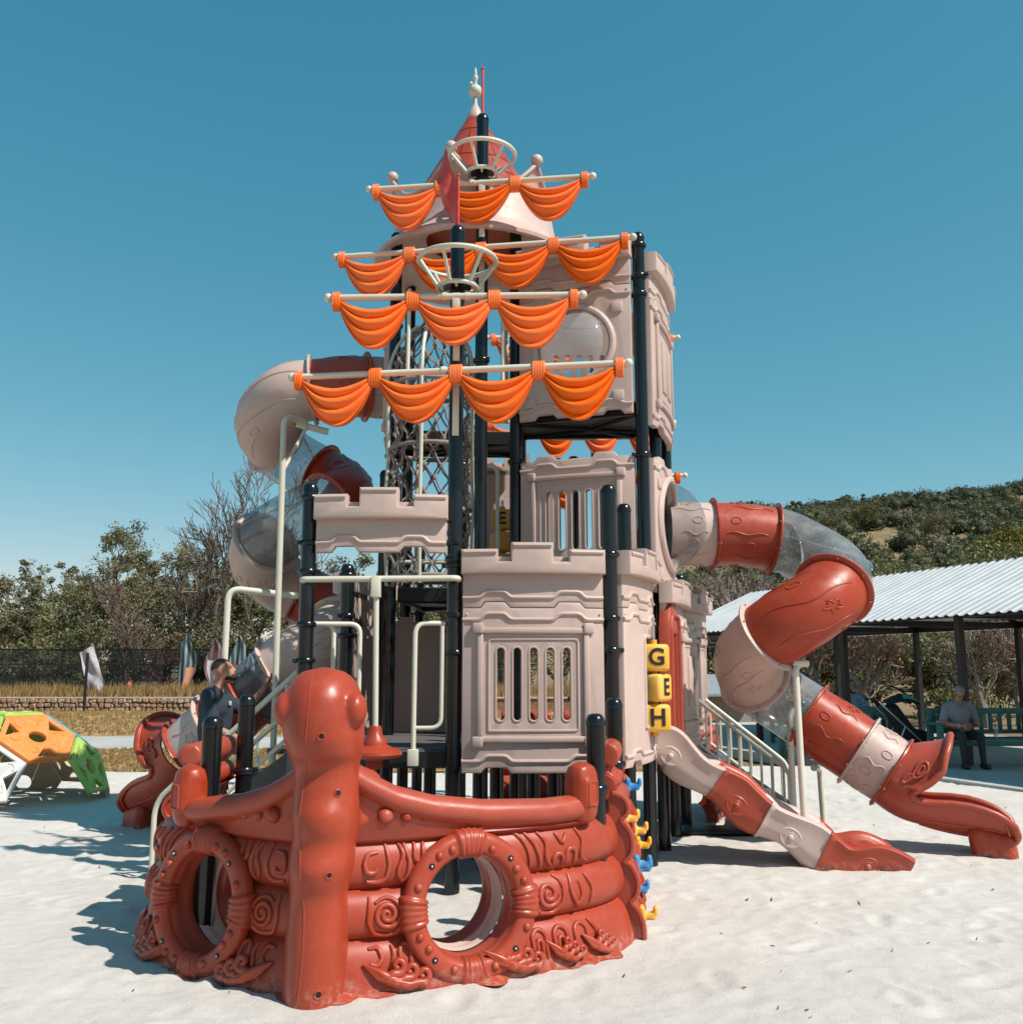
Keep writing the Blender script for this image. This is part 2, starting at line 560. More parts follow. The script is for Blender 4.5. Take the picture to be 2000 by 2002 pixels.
# --- sand
m, nt, b = nodes('white_sand')
v = texco(nt, 1, 'Object')
n1 = tnoise(nt, v, .7, 5, .6); n2 = tnoise(nt, v, 9, 8, .72); n3 = tnoise(nt, v, 90, 6, .75); n4 = tnoise(nt, v, 900, 3, .6)
col = ramp(nt, n1, [(.3, (.59, .542, .493)), (.7, (.68, .635, .588))])
col = mixc(nt, maprange(nt, n2, .50, .80, 0, .55), col, (.50, .445, .39))
col = mixc(nt, maprange(nt, n4, .58, .78, 0, .5), col, (.42, .35, .31))
nt.links.new(col, b.inputs['Base Color']); b.inputs['Roughness'].default_value = .95
b.inputs['Specular IOR Level'].default_value = .15
h = bump(nt, b, n2, .5, .025); h = bump(nt, b, n3, .9, .008, h); bump(nt, b, n4, .5, .002, h)
SAND = m
# --- dry lawn, soil, concrete
m, nt, b = nodes('dry_lawn')
v = texco(nt); n1 = tnoise(nt, v, .5, 5, .65); n2 = tnoise(nt, v, 6, 8, .75); n3 = tnoise(nt, v, 60, 5, .7)
col = ramp(nt, n2, [(.28, (.28, .16, .065)), (.5, (.46, .295, .12)), (.75, (.58, .42, .20))])
col = mixc(nt, maprange(nt, n1, .56, .72, 0, .6), col, (.25, .10, .045))
col = mixc(nt, maprange(nt, tnoise(nt, v, 1.1, 4, .6), .62, .75, 0, .5), col, (.13, .13, .045))
nt.links.new(col, b.inputs['Base Color']); b.inputs['Roughness'].default_value = .95
h = bump(nt, b, n2, .8, .06); bump(nt, b, n3, .8, .03, h)
LAWN = m
m, nt, b = nodes('dry_soil')
v = texco(nt); n1 = tnoise(nt, v, .06, 6, .65); n2 = tnoise(nt, v, 1.3, 7, .7)
col = ramp(nt, n1, [(.3, (.16, .10, .055)), (.55, (.25, .16, .085)), (.75, (.34, .25, .13))])
col = mixc(nt, maprange(nt, n2, .5, .75, 0, .6), col, (.10, .09, .04))
nt.links.new(col, b.inputs['Base Color']); b.inputs['Roughness'].default_value = .95
bump(nt, b, n2, .7, .2)
SOIL = m
m, nt, b = nodes('concrete')
v = texco(nt); n1 = tnoise(nt, v, .6, 6, .65); n2 = tnoise(nt, v, 40, 5, .7)
col = ramp(nt, n1, [(.3, (.36, .34, .32)), (.7, (.50, .48, .455))])
col = mixc(nt, maprange(nt, n2, .5, .8, 0, .35), col, (.27, .24, .21))
nt.links.new(col, b.inputs['Base Color']); b.inputs['Roughness'].default_value = .85
bump(nt, b, n2, .25, .005)
CONC = m

# --- ground to the horizon
xs = np.r_[np.linspace(-2500, -140, 10), np.linspace(-130, 130, 27), np.linspace(140, 2500, 10)]
ys = np.r_[np.linspace(-300, -20, 6), np.linspace(-10, 120, 27), np.linspace(130, 5000, 20)]
X, Y = np.meshgrid(xs, ys)
o = link('ground', np_grid_mesh('ground', X, Y, X * 0 - .16, SOIL), None); tag(o, kind='structure')

# --- white sand with footprints and hollows
xs = np.r_[np.linspace(-16, -4.5, 150), np.linspace(-4.45, 4.6, 300), np.linspace(4.65, 16, 150)]
ys = np.r_[np.linspace(.6, 4.4, 60), np.linspace(4.43, 9.5, 210), np.linspace(9.55, 16.6, 110)]
X, Y = np.meshgrid(xs, ys)
Z = (fbm(X * .35, Y * .35, 3, 1) - .5) * .05 + (fbm(X * 1.7, Y * 1.7, 4, 5) - .5) * .026 + (fbm(X * 6, Y * 6, 3, 9) - .5) * .018 + (fbm(X * 16, Y * 16, 2, 19) - .5) * .010
rs = np.random.RandomState(4)
for k in range(1500):
    cx, cy = rs.uniform(-9, 9), rs.uniform(3.2, 15)
    a = rs.uniform(0, PI); l, w, d = rs.uniform(.09, .15), rs.uniform(.045, .07), rs.uniform(.004, .015)
    i0, i1 = np.searchsorted(xs, [cx - .45, cx + .45]); j0, j1 = np.searchsorted(ys, [cy - .45, cy + .45])
    dx, dy = X[j0:j1, i0:i1] - cx, Y[j0:j1, i0:i1] - cy
    u = dx * math.cos(a) + dy * math.sin(a); w_ = -dx * math.sin(a) + dy * math.cos(a)
    q = (u / l) ** 2 + (w_ / w) ** 2
    Z[j0:j1, i0:i1] += d * (-np.exp(-q) + .55 * np.exp(-((np.sqrt(q) - 1.55) / .5) ** 2))
SANDZ = (xs, ys, Z)
def sand_z(x, y):
    i = int(np.clip(np.searchsorted(xs_s, x), 1, len(xs_s) - 1)); j = int(np.clip(np.searchsorted(ys_s, y), 1, len(ys_s) - 1))
    return float(Z_s[j, i])
xs_s, ys_s, Z_s = xs, ys, Z
o = link('sand', np_grid_mesh('sand', X, Y, Z, SAND), None); tag(o, kind='structure')

# --- small dry leaves and twigs lying on the sand
n = 260
px = rs.uniform(-7, 8, n); py = rs.uniform(3.6, 12, n) ** 1.0
pz = np.array([sand_z(a, b_) + .008 for a, b_ in zip(px, py)])
o = link('leaf_litter', leaf_mesh('leaf_litter', np.stack([px, py, pz], 1), rs.uniform(.012, .045, n), DRYLEAF, 3, .35), None)
tag(o, 'scattered dry leaf litter on the white sand', 'leaf litter', kind='stuff')

def sheet(name, x0, x1, y0, y1, z, mat, wob=0, nx=90, ny=24, amp=.0):
    u, v_ = np.meshgrid(np.linspace(0, 1, nx), np.linspace(0, 1, ny))
    X = x0 + (x1 - x0) * u
    ya = y0 + wob * (fbm(X[0:1] * .9, X[0:1] * 0 + 3, 4, 3) - .5) * 2
    Y = ya + (y1 - ya) * v_
    Zz = z + amp * (fbm(X * .8, Y * .8, 3, 8) - .5)
    o = link(name, np_grid_mesh(name, X, Y, Zz, mat), None); tag(o, kind='structure'); return o
sheet('lawn', -45, 2.4, 15.6, 20.0, .022, LAWN, .35, 240, 40, .03)
sheet('footpath', -45, 2.4, 20.0, 23.7, .012, CONC, 0, 4, 4)
sheet('upper_lawn', -45, 3.2, 23.7, 38.0, .018, LAWN, .12, 160, 60, .06)
# concrete slab of the pavilion, cut in bays
SLAB_Z = .035
slab = empty('slab', (9, 15, 0)); tag(slab, kind='structure')
ex, ey = Vector((-.335, .94, 0)).normalized(), Vector((.94, .335, 0)).normalized()   # along the eave / across
E0 = Vector((7.55, 16.5, 0))
def PV(s, w, z=0): return E0 + ex * s + ey * w + Vector((0, 0, z))
bays = [-8, -4.5, -1.8, 1.0, 3.8, 6.6, 9.4, 12.5]
for a, b_ in zip(bays[:-1], bays[1:]):
    for w0, w1 in ((-1.9, .55), (.56, 3.0), (3.01, 6.2)):
        q = [PV(a + .008, w0), PV(b_ - .008, w0), PV(b_ - .008, w1), PV(a + .008, w1)]
        g = Geo().add([p + Vector((0, 0, SLAB_Z)) for p in q] + [p + Vector((0, 0, -.14)) for p in q],
                      [(0, 3, 2, 1), (0, 1, 5, 4), (1, 2, 6, 5), (2, 3, 7, 6), (3, 0, 4, 7)])
        obj('slab_bay', g, CONC, slab, smooth=False)

# --- grass tufts on the lawn (too many to count)
def tufts(name, label, n, xr, yr, z, hgt, seed, mat=STRAW, fn=None):
    r = np.random.RandomState(seed)
    cx = r.uniform(*xr, n); cy = r.uniform(*yr, n)
    k = 5
    ang = r.uniform(0, 2 * PI, (n, k)); lean = r.uniform(.05, .5, (n, k)); hh = r.uniform(.5, 1, (n, k)) * hgt * r.uniform(.6, 1.2, (n, 1))
    bx = cx[:, None] + r.normal(size=(n, k)) * .03; by = cy[:, None] + r.normal(size=(n, k)) * .03
    tx = bx + np.cos(ang) * lean * hh; ty = by + np.sin(ang) * lean * hh
    w = .012 + .05 * hgt * .3
    z0 = np.full_like(bx, z)
    co = np.stack([np.stack([bx - w, by, z0], -1), np.stack([bx + w, by, z0], -1), np.stack([tx, ty, z0 + hh], -1)], 2).reshape(-1, 3)
    me = bpy.data.meshes.new(name); fill_mesh(me, co, np.arange(3 * n * k).reshape(-1, 3), False)
    at = me.attributes.new('tone', 'FLOAT', 'FACE'); at.data.foreach_set('value', r.rand(n * k).astype(np.float32))
    me.materials.append(mat)
    o = link(name, me, None); tag(o, label, 'grass', kind='stuff'); return o
tufts('dry_grass', 'short dry golden grass of the lower lawn', 5200, (-14, 2.3), (15.5, 19.9), .02, .07, 1)
tufts('dry_grass', 'dry golden grass of the lawn below the stone wall', 9000, (-26, 3), (23.8, 37.6), .02, .10, 2)
tufts('weeds', 'tall dry weeds along the top of the stone wall', 2600, (-26, 3), (38.2, 39.6), .5, .62, 3, STRAW)

# --- raised bank behind the stone wall
u, v_ = np.meshgrid(np.linspace(0, 1, 60), np.linspace(0, 1, 30))
X = -70 + 140 * u; Y = 38.15 + 90 * v_ ** 1.5
Zb = .5 + (fbm(X * .08, Y * .08, 3, 2) - .5) * .5 * np.minimum(1, v_ * 5)
fall = np.clip((X - 3.5) / 5, 0, 1); Zb = Zb * (1 - fall) - .2 * fall
o = link('bank', np_grid_mesh('bank', X, Y, Zb, SOIL), None); tag(o, kind='structure')

# --- the hill
def hill_z(X, Y):
    ridge = np.interp(X, [-160, -60, 10, 57, 115, 174, 300, 500], [0, 6, 34, 51, 54.5, 60, 66, 60])
    t = np.clip((Y - 95) / (335 - 95), 0, 1); s = t * t * (3 - 2 * t) * .75 + t * .25
    back = np.clip((Y - 335) / 260, 0, 1)
    return ridge * s * (1 - .55 * back) + (fbm(X * .02, Y * .02, 4, 6) - .5) * 12 * s + (fbm(X * .1, Y * .1, 3, 7) - .5) * 2 * s - .4
u, v_ = np.meshgrid(np.linspace(0, 1, 150), np.linspace(0, 1, 110))
X = -170 + 620 * u; Y = 80 + 500 * v_
m, nt, b = nodes('hillside')
v = texco(nt); n1 = tnoise(nt, v, .03, 6, .65); n2 = tnoise(nt, v, .35, 7, .7)
col = ramp(nt, n1, [(.35, (.19, .145, .07)), (.5, (.27, .19, .09)), (.68, (.30, .15, .075))])
col = mixc(nt, maprange(nt, n2, .45, .65, 0, .8), col, (.075, .08, .035))
nt.links.new(col, b.inputs['Base Color']); b.inputs['Roughness'].default_value = .95
o = link('hill', np_grid_mesh('hill', X, Y, hill_z(X, Y), m), None); tag(o, kind='structure')
# wooded slope: a far wood that reads as one mass
r = np.random.RandomState(12)
n = 5200
tx = r.uniform(20, 330, n); ty = 150 + 200 * r.rand(n) ** .8
keep = (tx / ty > .12)
tz = hill_z(tx, ty)
clear = (((tx / ty - .41) / .03) ** 2 + ((ty - 212) / 12) ** 2 < 1) | (((tx / ty - .505) / .05) ** 2 + ((ty - 185) / 25) ** 2 < 1) | ((fbm(tx * .035, ty * .035, 3, 31) > .63) & (ty > 240))
keep &= ~clear & (fbm(tx * .05, ty * .05, 3, 30) + r.rand(n) * .35 > .62)
tx, ty, tz = tx[keep], ty[keep], tz[keep]; n = len(tx)
cr = r.uniform(1.2, 3.0, n) * (1 + .25 * r.rand(n)); chh = cr * r.uniform(.6, .95, n)
# each crown: a crumpled core wrapped in loose leaf clumps, all one far mass
bm = bmesh.new(); bmesh.ops.create_icosphere(bm, subdivisions=1, radius=1); bm.verts.index_update()
IC = np.array([v.co[:] for v in bm.verts]); IF_ = np.array([[v.index for v in f.verts] for f in bm.faces]); bm.free()
ph1, ph2 = r.rand(n, 1) * 9, r.rand(n, 1) * 9
def lumpy(d):
    return 1 + .20 * np.sin(d[..., 0] * 5 + ph1) * np.sin(d[..., 2] * 4.5 + ph2) + .12 * np.sin(d[..., 1] * 9 + ph2) * np.sin(d[..., 0] * 8 + ph1)
siz = np.stack([cr, cr, chh], -1)[:, None, :]; mid = np.stack([tx, ty, tz + chh * .8], -1)[:, None, :]
dd = np.broadcast_to(IC, (n, len(IC), 3))
core = mid + dd * (lumpy(dd) * (.62 + .16 * r.rand(n, len(IC))))[..., None] * siz
k = 170
d = r.normal(size=(n, k, 3)); d /= np.linalg.norm(d, axis=2)[..., None]
Cc = (mid + d * (lumpy(d) * (.70 + .36 * r.rand(n, k)))[..., None] * siz).reshape(-1, 3)
Sz = np.repeat(cr, k) * r.uniform(.20, .38, n * k)
a_ = r.normal(size=(n * k, 3)); a_ /= np.linalg.norm(a_, axis=1)[:, None]
b2_ = r.normal(size=(n * k, 3)); b2_ -= a_ * (a_ * b2_).sum(1)[:, None]; b2_ /= np.linalg.norm(b2_, axis=1)[:, None]
a_ *= Sz[:, None] * .5; b2_ *= Sz[:, None] * .4
leaf = np.stack([Cc - a_, Cc + b2_, Cc + a_], 1).reshape(-1, 3)
co = np.concatenate([core.reshape(-1, 3), leaf])
q = np.concatenate([(IF_[None] + (np.arange(n) * len(IC))[:, None, None]).reshape(-1, 3), np.arange(n * k * 3).reshape(-1, 3) + n * len(IC)])
me = bpy.data.meshes.new('hill_wood'); fill_mesh(me, co, q, False)
me.polygons.foreach_set('use_smooth', np.arange(len(q)) < n * len(IF_))
tr_ = np.clip(r.rand(n) * .75 + .1, 0, 1)
tone = np.concatenate([np.repeat(tr_, len(IF_)), np.repeat(tr_, k)]); tone = np.clip(tone + r.normal(size=len(tone)) * .08, 0, 1)
at = me.attributes.new('tone', 'FLOAT', 'FACE'); at.data.foreach_set('value', tone.astype(np.float32)); me.materials.append(OLIVE)
o = link('hill_wood', me, None)
tag(o, 'dark olive bushveld trees covering the far hillside', 'wood', kind='stuff')
# ================================================================== trees
def branches(seed, base, direction, length, radius, depth, kids=(3, 4), spread=.6, up=.25, shrink=.68, first=.35, wander=.18, rmin=.011):
    r = random.Random(seed); g = Geo(); tips = []; paths = []
    def grow(p, d, l, rad, dep):
        pts = [p]; n = 5 if dep > 1 else 3
        q = p.copy(); dd = d.copy()
        for i in range(n):
            dd = (dd + Vector((r.gauss(0, wander), r.gauss(0, wander), r.gauss(0, wander) + up * .12))).normalized()
            q = q + dd * (l / n); pts.append(q.copy())
        rr = [max(rmin, rad * (1 - .55 * i / n)) for i in range(n + 1)]
        g.join(tube(pts, rr, 6 if dep >= depth - 1 else (4 if dep > 1 else 3), False))
        paths.append(pts)
        if dep <= 1:
            tips.append((q, dd)); return
        for k in range(r.randint(*kids)):
            t = first + (1 - first) * (k + r.random() * .8) / kids[1]
            i = min(n - 1, int(t * n)); s = pts[i].lerp(pts[i + 1], t * n - i)
            ax = Vector((r.gauss(0, 1), r.gauss(0, 1), r.gauss(0, .5)))
            ax = (ax - dd * ax.dot(dd)).normalized()
            nd = (dd * math.cos(spread) + ax * math.sin(spread) * r.uniform(.7, 1.25) + Vector((0, 0, up))).normalized()
            grow(s, nd, l * shrink * r.uniform(.8, 1.15), rad * (1 - .55 * t) * .62, dep - 1)
        grow(q, dd, l * shrink * .9, rad * .45, dep - 1)
    grow(Vector(base), Vector(direction).normalized(), length, radius, depth)
    return g, tips, paths

def make_tree(name, label, base, h, seed, leafmat, bark=BARK, n_leaf=7000, leaf=.16, clump=.75, depth=3, spread=.6, up=.3,
              trunk=.34, kids=(3, 4), shrink=.62, group=None, squash=.75, cat='tree', lean=(0, 0), rad=None):
    base = Vector(base)
    g, tips, paths = branches(seed, base - Vector((0, 0, .15)), (lean[0], lean[1], 1), h * trunk, rad or h * .018, depth, kids, spread, up, shrink)
    zmax = max(t[0].z for t in tips); k = (h * .93) / max(.1, zmax - base.z)
    mx = sum(t[0].x for t in tips) / len(tips) - base.x; my = sum(t[0].y for t in tips) / len(tips) - base.y; mz = sum(t[0].z for t in tips) / len(tips) - base.z
    fit = lambda p: Vector((base.x + (p.x - base.x - mx * .85 * max(0, p.z - base.z) / mz) * k, base.y + (p.y - base.y - my * .85 * max(0, p.z - base.z) / mz) * k, base.z + (p.z - base.z) * k if p.z > base.z else p.z))
    g.v = [tuple(fit(Vector(p))) for p in g.v]
    root = empty(name, base)
    tag(root, label, cat, group)
    obj('trunk', g, bark, root)
    if n_leaf:
        r = np.random.RandomState(seed)
        T = np.array([tuple(fit(t[0])) for t in tips])
        per = r.dirichlet(np.ones(len(T)) * 3) * n_leaf
        Cs, tn = [], []
        for c, cnt in zip(T, per):
            cnt = max(4, int(cnt)); rr = clump * h * .1 * r.uniform(.65, 1.35)
            sub = r.randint(2, 5)
            for s in range(sub):
                cc = c + r.normal(size=3) * rr * .7 * np.array([1, 1, .7])
                m_ = max(2, cnt // sub)
                d = r.normal(size=(m_, 3)); d /= np.linalg.norm(d, axis=1)[:, None]
                Cs.append(cc + d * (r.rand(m_, 1) ** .5) * rr * np.array([.75, .75, .75 * squash]))
                tn.append(np.full(m_, r.uniform(.2, .8)))
        C = np.concatenate(Cs); tn = np.concatenate(tn)
        me = leaf_mesh('crown', C - np.array(base), r.uniform(.6, 1.3, len(C)) * leaf, leafmat, seed, .5, tn)
        link('crown', me, None, root, base)
    return root

def at_bg(px, Y, z=.45):
    return Vector(((px - 1000) / 1900.0 * (Y * .987), Y, z))
def top_h(px, py, Y, z=.45): return P(px, py, Y).z - z
LT = [  # pixel x, top y, distance, seed, label
    (-25, 1120, 56, 15, 'grey green gum tree at the lawn end beyond the dome climber', EUC, .95),
    (58, 1135, 57, 16, 'olive gum tree between the thin topped gum and the lawn end', EUC, .95),
    (140, 1130, 58, 17, 'dark olive gum tree filling the gap left of the tallest gum', BUSH, .95),
    (20, 1175, 52, 1, 'low grey green gum tree standing behind the dome climber', EUC, .8),
    (100, 1085, 60, 2, 'thin topped gum tree rising alone left of the tallest gum', EUC, .55),
    (90, 1150, 55, 3, 'broad dark gum tree standing behind the thin topped gum', BUSH, 1.0),
    (160, 1150, 50, 4, 'rounded olive tree behind the leaning grey banner', EUC, .95),
    (232, 1012, 54, 5, 'tallest gum tree with a dense high crown behind the lawn', EUC, .75),
    (245, 1090, 49, 6, 'yellowish gum tree in front of the tallest gum', EUC, .8),
    (305, 1050, 53, 7, 'gum tree with a split crown right of the tallest gum', EUC, .7),
    (365, 1065, 57, 8, 'brownish gum tree behind the bare tall trees', EUC, .8),
    (420, 1050, 55, 9, 'slender golden gum tree among the bare branches', EUC, .7),
    (470, 1120, 48, 10, 'dense green tree behind the striped feather flags', BUSH, .95),
    (560, 1100, 52, 11, 'green tree behind the lower bend of the shaded spiral slide', BUSH, .95),
    (660, 1080, 54, 12, 'green tree seen between the deck posts and the spiral slide', BUSH, .95),
    (760, 1080, 50, 13, 'pale trunked tree seen under the middle deck', EUC, .95),
    (860, 1120, 52, 14, 'tree hidden mostly by the wide castle wall panel', BUSH, .95),
]
for px, py, Y, sd, lab, mt, cl in LT:
    b_ = at_bg(px, Y)
    make_tree('gum_tree', lab, b_, top_h(px, py, Y), 100 + sd, mt, PALEBARK if sd in (4, 7, 13) else BARK, 7500, .16, cl * .9, 4, .62, .22, .32, (2, 3), .66, 'trees behind the stone wall')
SH = [(15, 1265, 42, 21), (70, 1240, 43.5, 22), (120, 1235, 42, 23), (180, 1215, 45, 24), (262, 1225, 43, 25), (330, 1215, 44, 26), (395, 1225, 43, 27), (470, 1235, 42.5, 28), (540, 1230, 43, 29), (630, 1225, 44, 30), (720, 1225, 43, 33), (800, 1230, 44, 34)]
SHL = ['dark round bush at the fence end', 'grey green bush behind the dark fence net', 'light olive bush left of the leaning banner', 'bright olive bush directly behind the leaning banner', 'dense bush between banner and pale thin trunk', 'bush with reddish tips left of the feather flags', 'olive bush behind the dark striped feather flag', 'dark bush behind the purple feather flag', 'bush behind the low white edged shelter', 'bush seen through the front deck opening', 'bush behind the spinner pole', 'bush behind the hanging hand loop']
for (px, py, Y, sd), lab in zip(SH, SHL):
    b_ = at_bg(px, Y)
    make_tree('bush', lab, b_, top_h(px, py, Y), 200 + sd, BUSH if sd % 3 else EUC, TWIG, 6500, .14, 1.9, 3, .9, .1, .2, (3, 5), .8, 'bushes behind the fence', .9, 'bush')
make_tree('red_tipped_shrub', 'shrub with rusty red leaves behind the feather flags', at_bg(327, 42), 2.6, 301, REDLEAF, TWIG, 1500, .12, 1.4, 3, .8, .1, .2, (3, 4), .8, None, .9, 'shrub')
# bare trees (willow like rods)
def bare_tree(name, label, base, h, seed, bark, depth=5, spread=.45, up=.35, kids=(3, 4), rad=None, trunk=.3, shrink=.7, lean=(0, 0), leaves=None, nl=0, lsz=.1, group='leafless trees'):
    root = make_tree(name, label, base, h, seed, leaves or DRYLEAF, bark, nl, lsz, .8, depth, spread, up, trunk, kids, shrink, group, .8, 'tree', lean, rad)
    return root
bare_tree('bare_tree', 'tall leafless tree with fine upright twigs beside the spiral slide', at_bg(498, 43), top_h(500, 862, 43), 41, TWIG, 6, .36, .42, (2, 3), .12, .30, .72)
bare_tree('bare_tree', 'leafless tree with drooping rods left of the spiral slide', at_bg(425, 42.5), top_h(420, 925, 42.5), 42, TWIG, 6, .38, .36, (2, 3), .11, .30, .72, (-.06, 0))
bare_tree('bare_tree', 'wide twiggy bare tree in front of the tallest gum', at_bg(232, 41.2), top_h(270, 1105, 41.2), 43, TWIG, 6, .52, .2, (2, 3), .10, .26, .76, (.12, 0), DRYLEAF, 1800, .07)
bare_tree('bare_tree', 'brown bare tree behind the purple feather flag', at_bg(370, 46), top_h(360, 1100, 46), 44, TWIG, 6, .5, .22, (2, 3), .10, .26, .76, (-.05, 0), DRYLEAF, 1800, .07)
# right side: behind the pavilion
RB = [(1452, 1088, 37, 61, 'grey leafless tree behind the curved clear tube', 0), (1530, 1105, 39, 62, 'pale leafless tree beside the slide bend', 0), (1610, 1185, 34, 63, 'twiggy bare tree behind the pavilion end post', 900),
      (1700, 1200, 33, 64, 'bare tree with rusty leaves behind the pavilion', 0), (1925, 1170, 30, 65, 'many stemmed pale tree behind the seated man', 0), (1400, 1090, 40, 66, 'bare thicket tree left of the sunlit slide', 0), (1985, 1180, 31, 67, 'pale stemmed tree at the pavilion corner', 0)]
for px, py, Y, sd, lab, nl in RB:
    bare_tree('bare_tree', lab, at_bg(px, Y, -.12), top_h(px, py, Y, -.12), sd, PALEBARK, 5, .42, .3, (3, 4), .11, .24, .74, (0, 0), DRYLEAF if sd != 64 else REDLEAF, 1500, .09, 'leafless trees behind the pavilion')
RG = [(1380, 1150, 46, 71, 'olive tree behind the stair railing', BUSH), (1430, 1180, 42, 72, 'dark bush tree below the curved tube', BUSH), (1500, 1190, 44, 73, 'green tree behind the beige slide bend', EUC), (1570, 1210, 40, 74, 'leafy tree behind the red tube section', BUSH),
      (1640, 1235, 36, 75, 'leafy green tree behind the far pavilion posts', BUSH), (1720, 1250, 37, 76, 'sunlit green tree between the pavilion posts', EUC), (1800, 1240, 36, 77, 'yellow green tree behind the stroller', EUC), (1870, 1240, 35, 78, 'leafy tree right behind the seated man', BUSH), (1950, 1235, 36, 79, 'leafy tree behind the teal bench', EUC), (2010, 1220, 36, 80, 'dense tree at the pavilion right side', BUSH),
      (1310, 1150, 44, 81, 'green tree behind the stair top', BUSH), (1250, 1150, 46, 82, 'tree behind the castle side panels', BUSH), (1100, 1150, 48, 83, 'tree seen through the slots of the wide panel', BUSH), (980, 1150, 47, 84, 'tree behind the mast and the wide panel', EUC)]
for px, py, Y, sd, lab, mt in RG:
    make_tree('leafy_tree', lab, at_bg(px, Y, -.12), top_h(px, py, Y, -.12), sd, mt, PALEBARK if sd % 2 else BARK, 8000, .13, 1.45, 4, .75, .15, .2, (2, 4), .74, 'leafy trees behind the pavilion', .9)
make_tree('yellow_green_tree', 'bright yellow green tree on the slope above the pavilion', (101.5, 200, float(hill_z(np.array([101.5]), np.array([200.]))[0]) - .5), 9.5, 90, YGREEN, BARK, 5000, .6, 1.5, 4, .85, .05, .25, (3, 4), .72, None, .6)
MT = [(1790, 1075, 78, 91, 'grey green tree over the pavilion roof'), (1700, 1090, 74, 92, 'brownish tree left of the dry field'), (1900, 1050, 88, 93, 'olive tree below the yellow green tree'), (1985, 1055, 80, 94, 'olive tree at the slope foot over the roof ridge'), (1640, 995, 120, 95, 'tall pale green gum on the slope beside the slide bend'), (1700, 990, 125, 96, 'rounded gum on the slope above the dry field'), (1850, 1000, 130, 97, 'dark green tree above the dry field')]
for px, py, Y, sd, lab in MT:
    z0 = float(hill_z(np.array([(px - 1000) / 1900 * Y]), np.array([float(Y)]))[0]) - .3
    z0 = max(z0, -.12); hh = top_h(px, py, Y, z0)
    if Y > 100:      # on the hillside: find where a tree of about 7 m reaches this sight line
        Y = min(np.arange(150, 330, 2.0), key=lambda y: abs(P(px, py, y).z - 7 - float(hill_z(np.array([P(px, py, y).x]), np.array([y]))[0])))
        z0 = float(hill_z(np.array([P(px, py, Y).x]), np.array([Y]))[0]) - .5; hh = 8.0
    make_tree('slope_tree', lab, at_bg(px, Y, z0), max(4, hh), sd, EUC if sd % 2 else BUSH, BARK, 6000, .36, 1.4, 4, .7, .15, .2, (2, 4), .74, 'trees on the slope', .95)
# trees standing out on the ridge line
for k, (px, Y, h) in enumerate([(1345, 325, 5.0), (1420, 330, 5.5), (1470, 328, 6), (1525, 330, 5), (1575, 332, 6), (1610, 328, 5), (1660, 330, 6), (1705, 331, 5.5), (1780, 334, 5.5), (1800, 331, 5), (1850, 333, 6), (1900, 332, 6), (1945, 333, 6), (1990, 331, 6)]):
    x = (px - 1000) / 1900 * Y * .99
    z0 = float(hill_z(np.array([x]), np.array([float(Y)]))[0]) - 1.0
    make_tree('ridge_tree', 'small umbrella crowned tree standing on the hill ridge', (x, Y, z0), h, 400 + k, OLIVE, BARK, 1500, .7, 2.3, 2, 1.0, .05, .5, (4, 5), .55, 'trees along the ridge', .6)
# ================================================================== the play structure
ship = empty('play_structure', (0, 8.5, 0))
tag(ship, 'pirate ship and castle playground structure with orange sails, towers and tube slides on white sand', 'play structure')

PR = .057
XY = dict(FL=(-1.55, 7.38), A=(-.434, 7.4), FR=(.755, 7.45), FR2=(.95, 8.1), R1=(1.165, 8.45), R2=(1.37, 9.04), R3=(1.58, 9.74), R4=(1.80, 10.38),
          M=(.04, 8.85), TL=(-1.13, 9.05), TB=(-1.1, 10.1), MB=(.1, 10.15), L2=(-1.42, 8.4), L3=(-1.28, 9.7), L4=(-1.02, 10.8), B=(-.277, 8.6),
          K1=(.62, 9.5), K2=(-.5, 9.7), K3=(.95, 10.7), K4=(.35, 8.2), K5=(-.12, 8.15), S1=(1.05, 11.9))
def XYv(k): return Vector((*XY[k], 0))
RING_P = [(PR, -.022), (PR + .012, -.02), (PR + .02, -.008), (PR + .02, .008), (PR + .012, .02), (PR, .022)]
ring_g = lathe(RING_P, 20)
ring_g.join(box(PR + .004, PR + .045, -.014, .014, -.016, .016, .004))
ring_me = mesh_of(ring_g, 'clamp_ring'); ring_me.materials.append(BLACKPOST)
def post(key, top, rings=(), z0=-.12, r=PR, mat=BLACKPOST, name='post'):
    x, y = XY[key] if isinstance(key, str) else key
    prof = [(0.001, z0), (r, z0), (r, top - .075), (r + .004, top - .072), (r + .004, top - .05), (r * .93, top - .026), (r * .72, top - .008), (r * .4, top - .001), (.001, top)]
    o = obj(name, lathe(prof, 24, (x, y, 0)), mat, ship)
    for k, z in enumerate(rings):
        link('clamp_ring', ring_me, None, o, (x, y, z), (0, 0, (k * 2.1 + x * 3) % 6.28))
    return o
DK1, DK2, DK3 = 1.0, 2.35, 3.99
post('FL', 3.02, (2.9, 2.55, 2.33, 1.93, 1.66))
post('FR', 3.02, (2.47, 1.98, 1.74, .9))
post('FR2', 2.98, (2.4,))
post('R1', 5.58, (5.45, 5.15, 4.98, 3.48, 2.4, 2.0, 1.1))
post('R2', 5.3, (4.1, 2.3, 1.9)); post('R3', 4.6, (3.9, 2.3, 1.9)); post('R4', 2.6, (2.3, 1.9))
post('M', 5.9, (4.95, 3.5, 2.5)); post('TL', 5.86, (4.9, 3.6, 2.7)); post('TB', 5.86, (4.2,)); post('MB', 5.86, (4.2,))
post('L2', 2.5, (2.4, 2.05, 1.88)); post('L3', 3.6, (2.1, 1.9)); post('L4', 3.5, (2.2,))
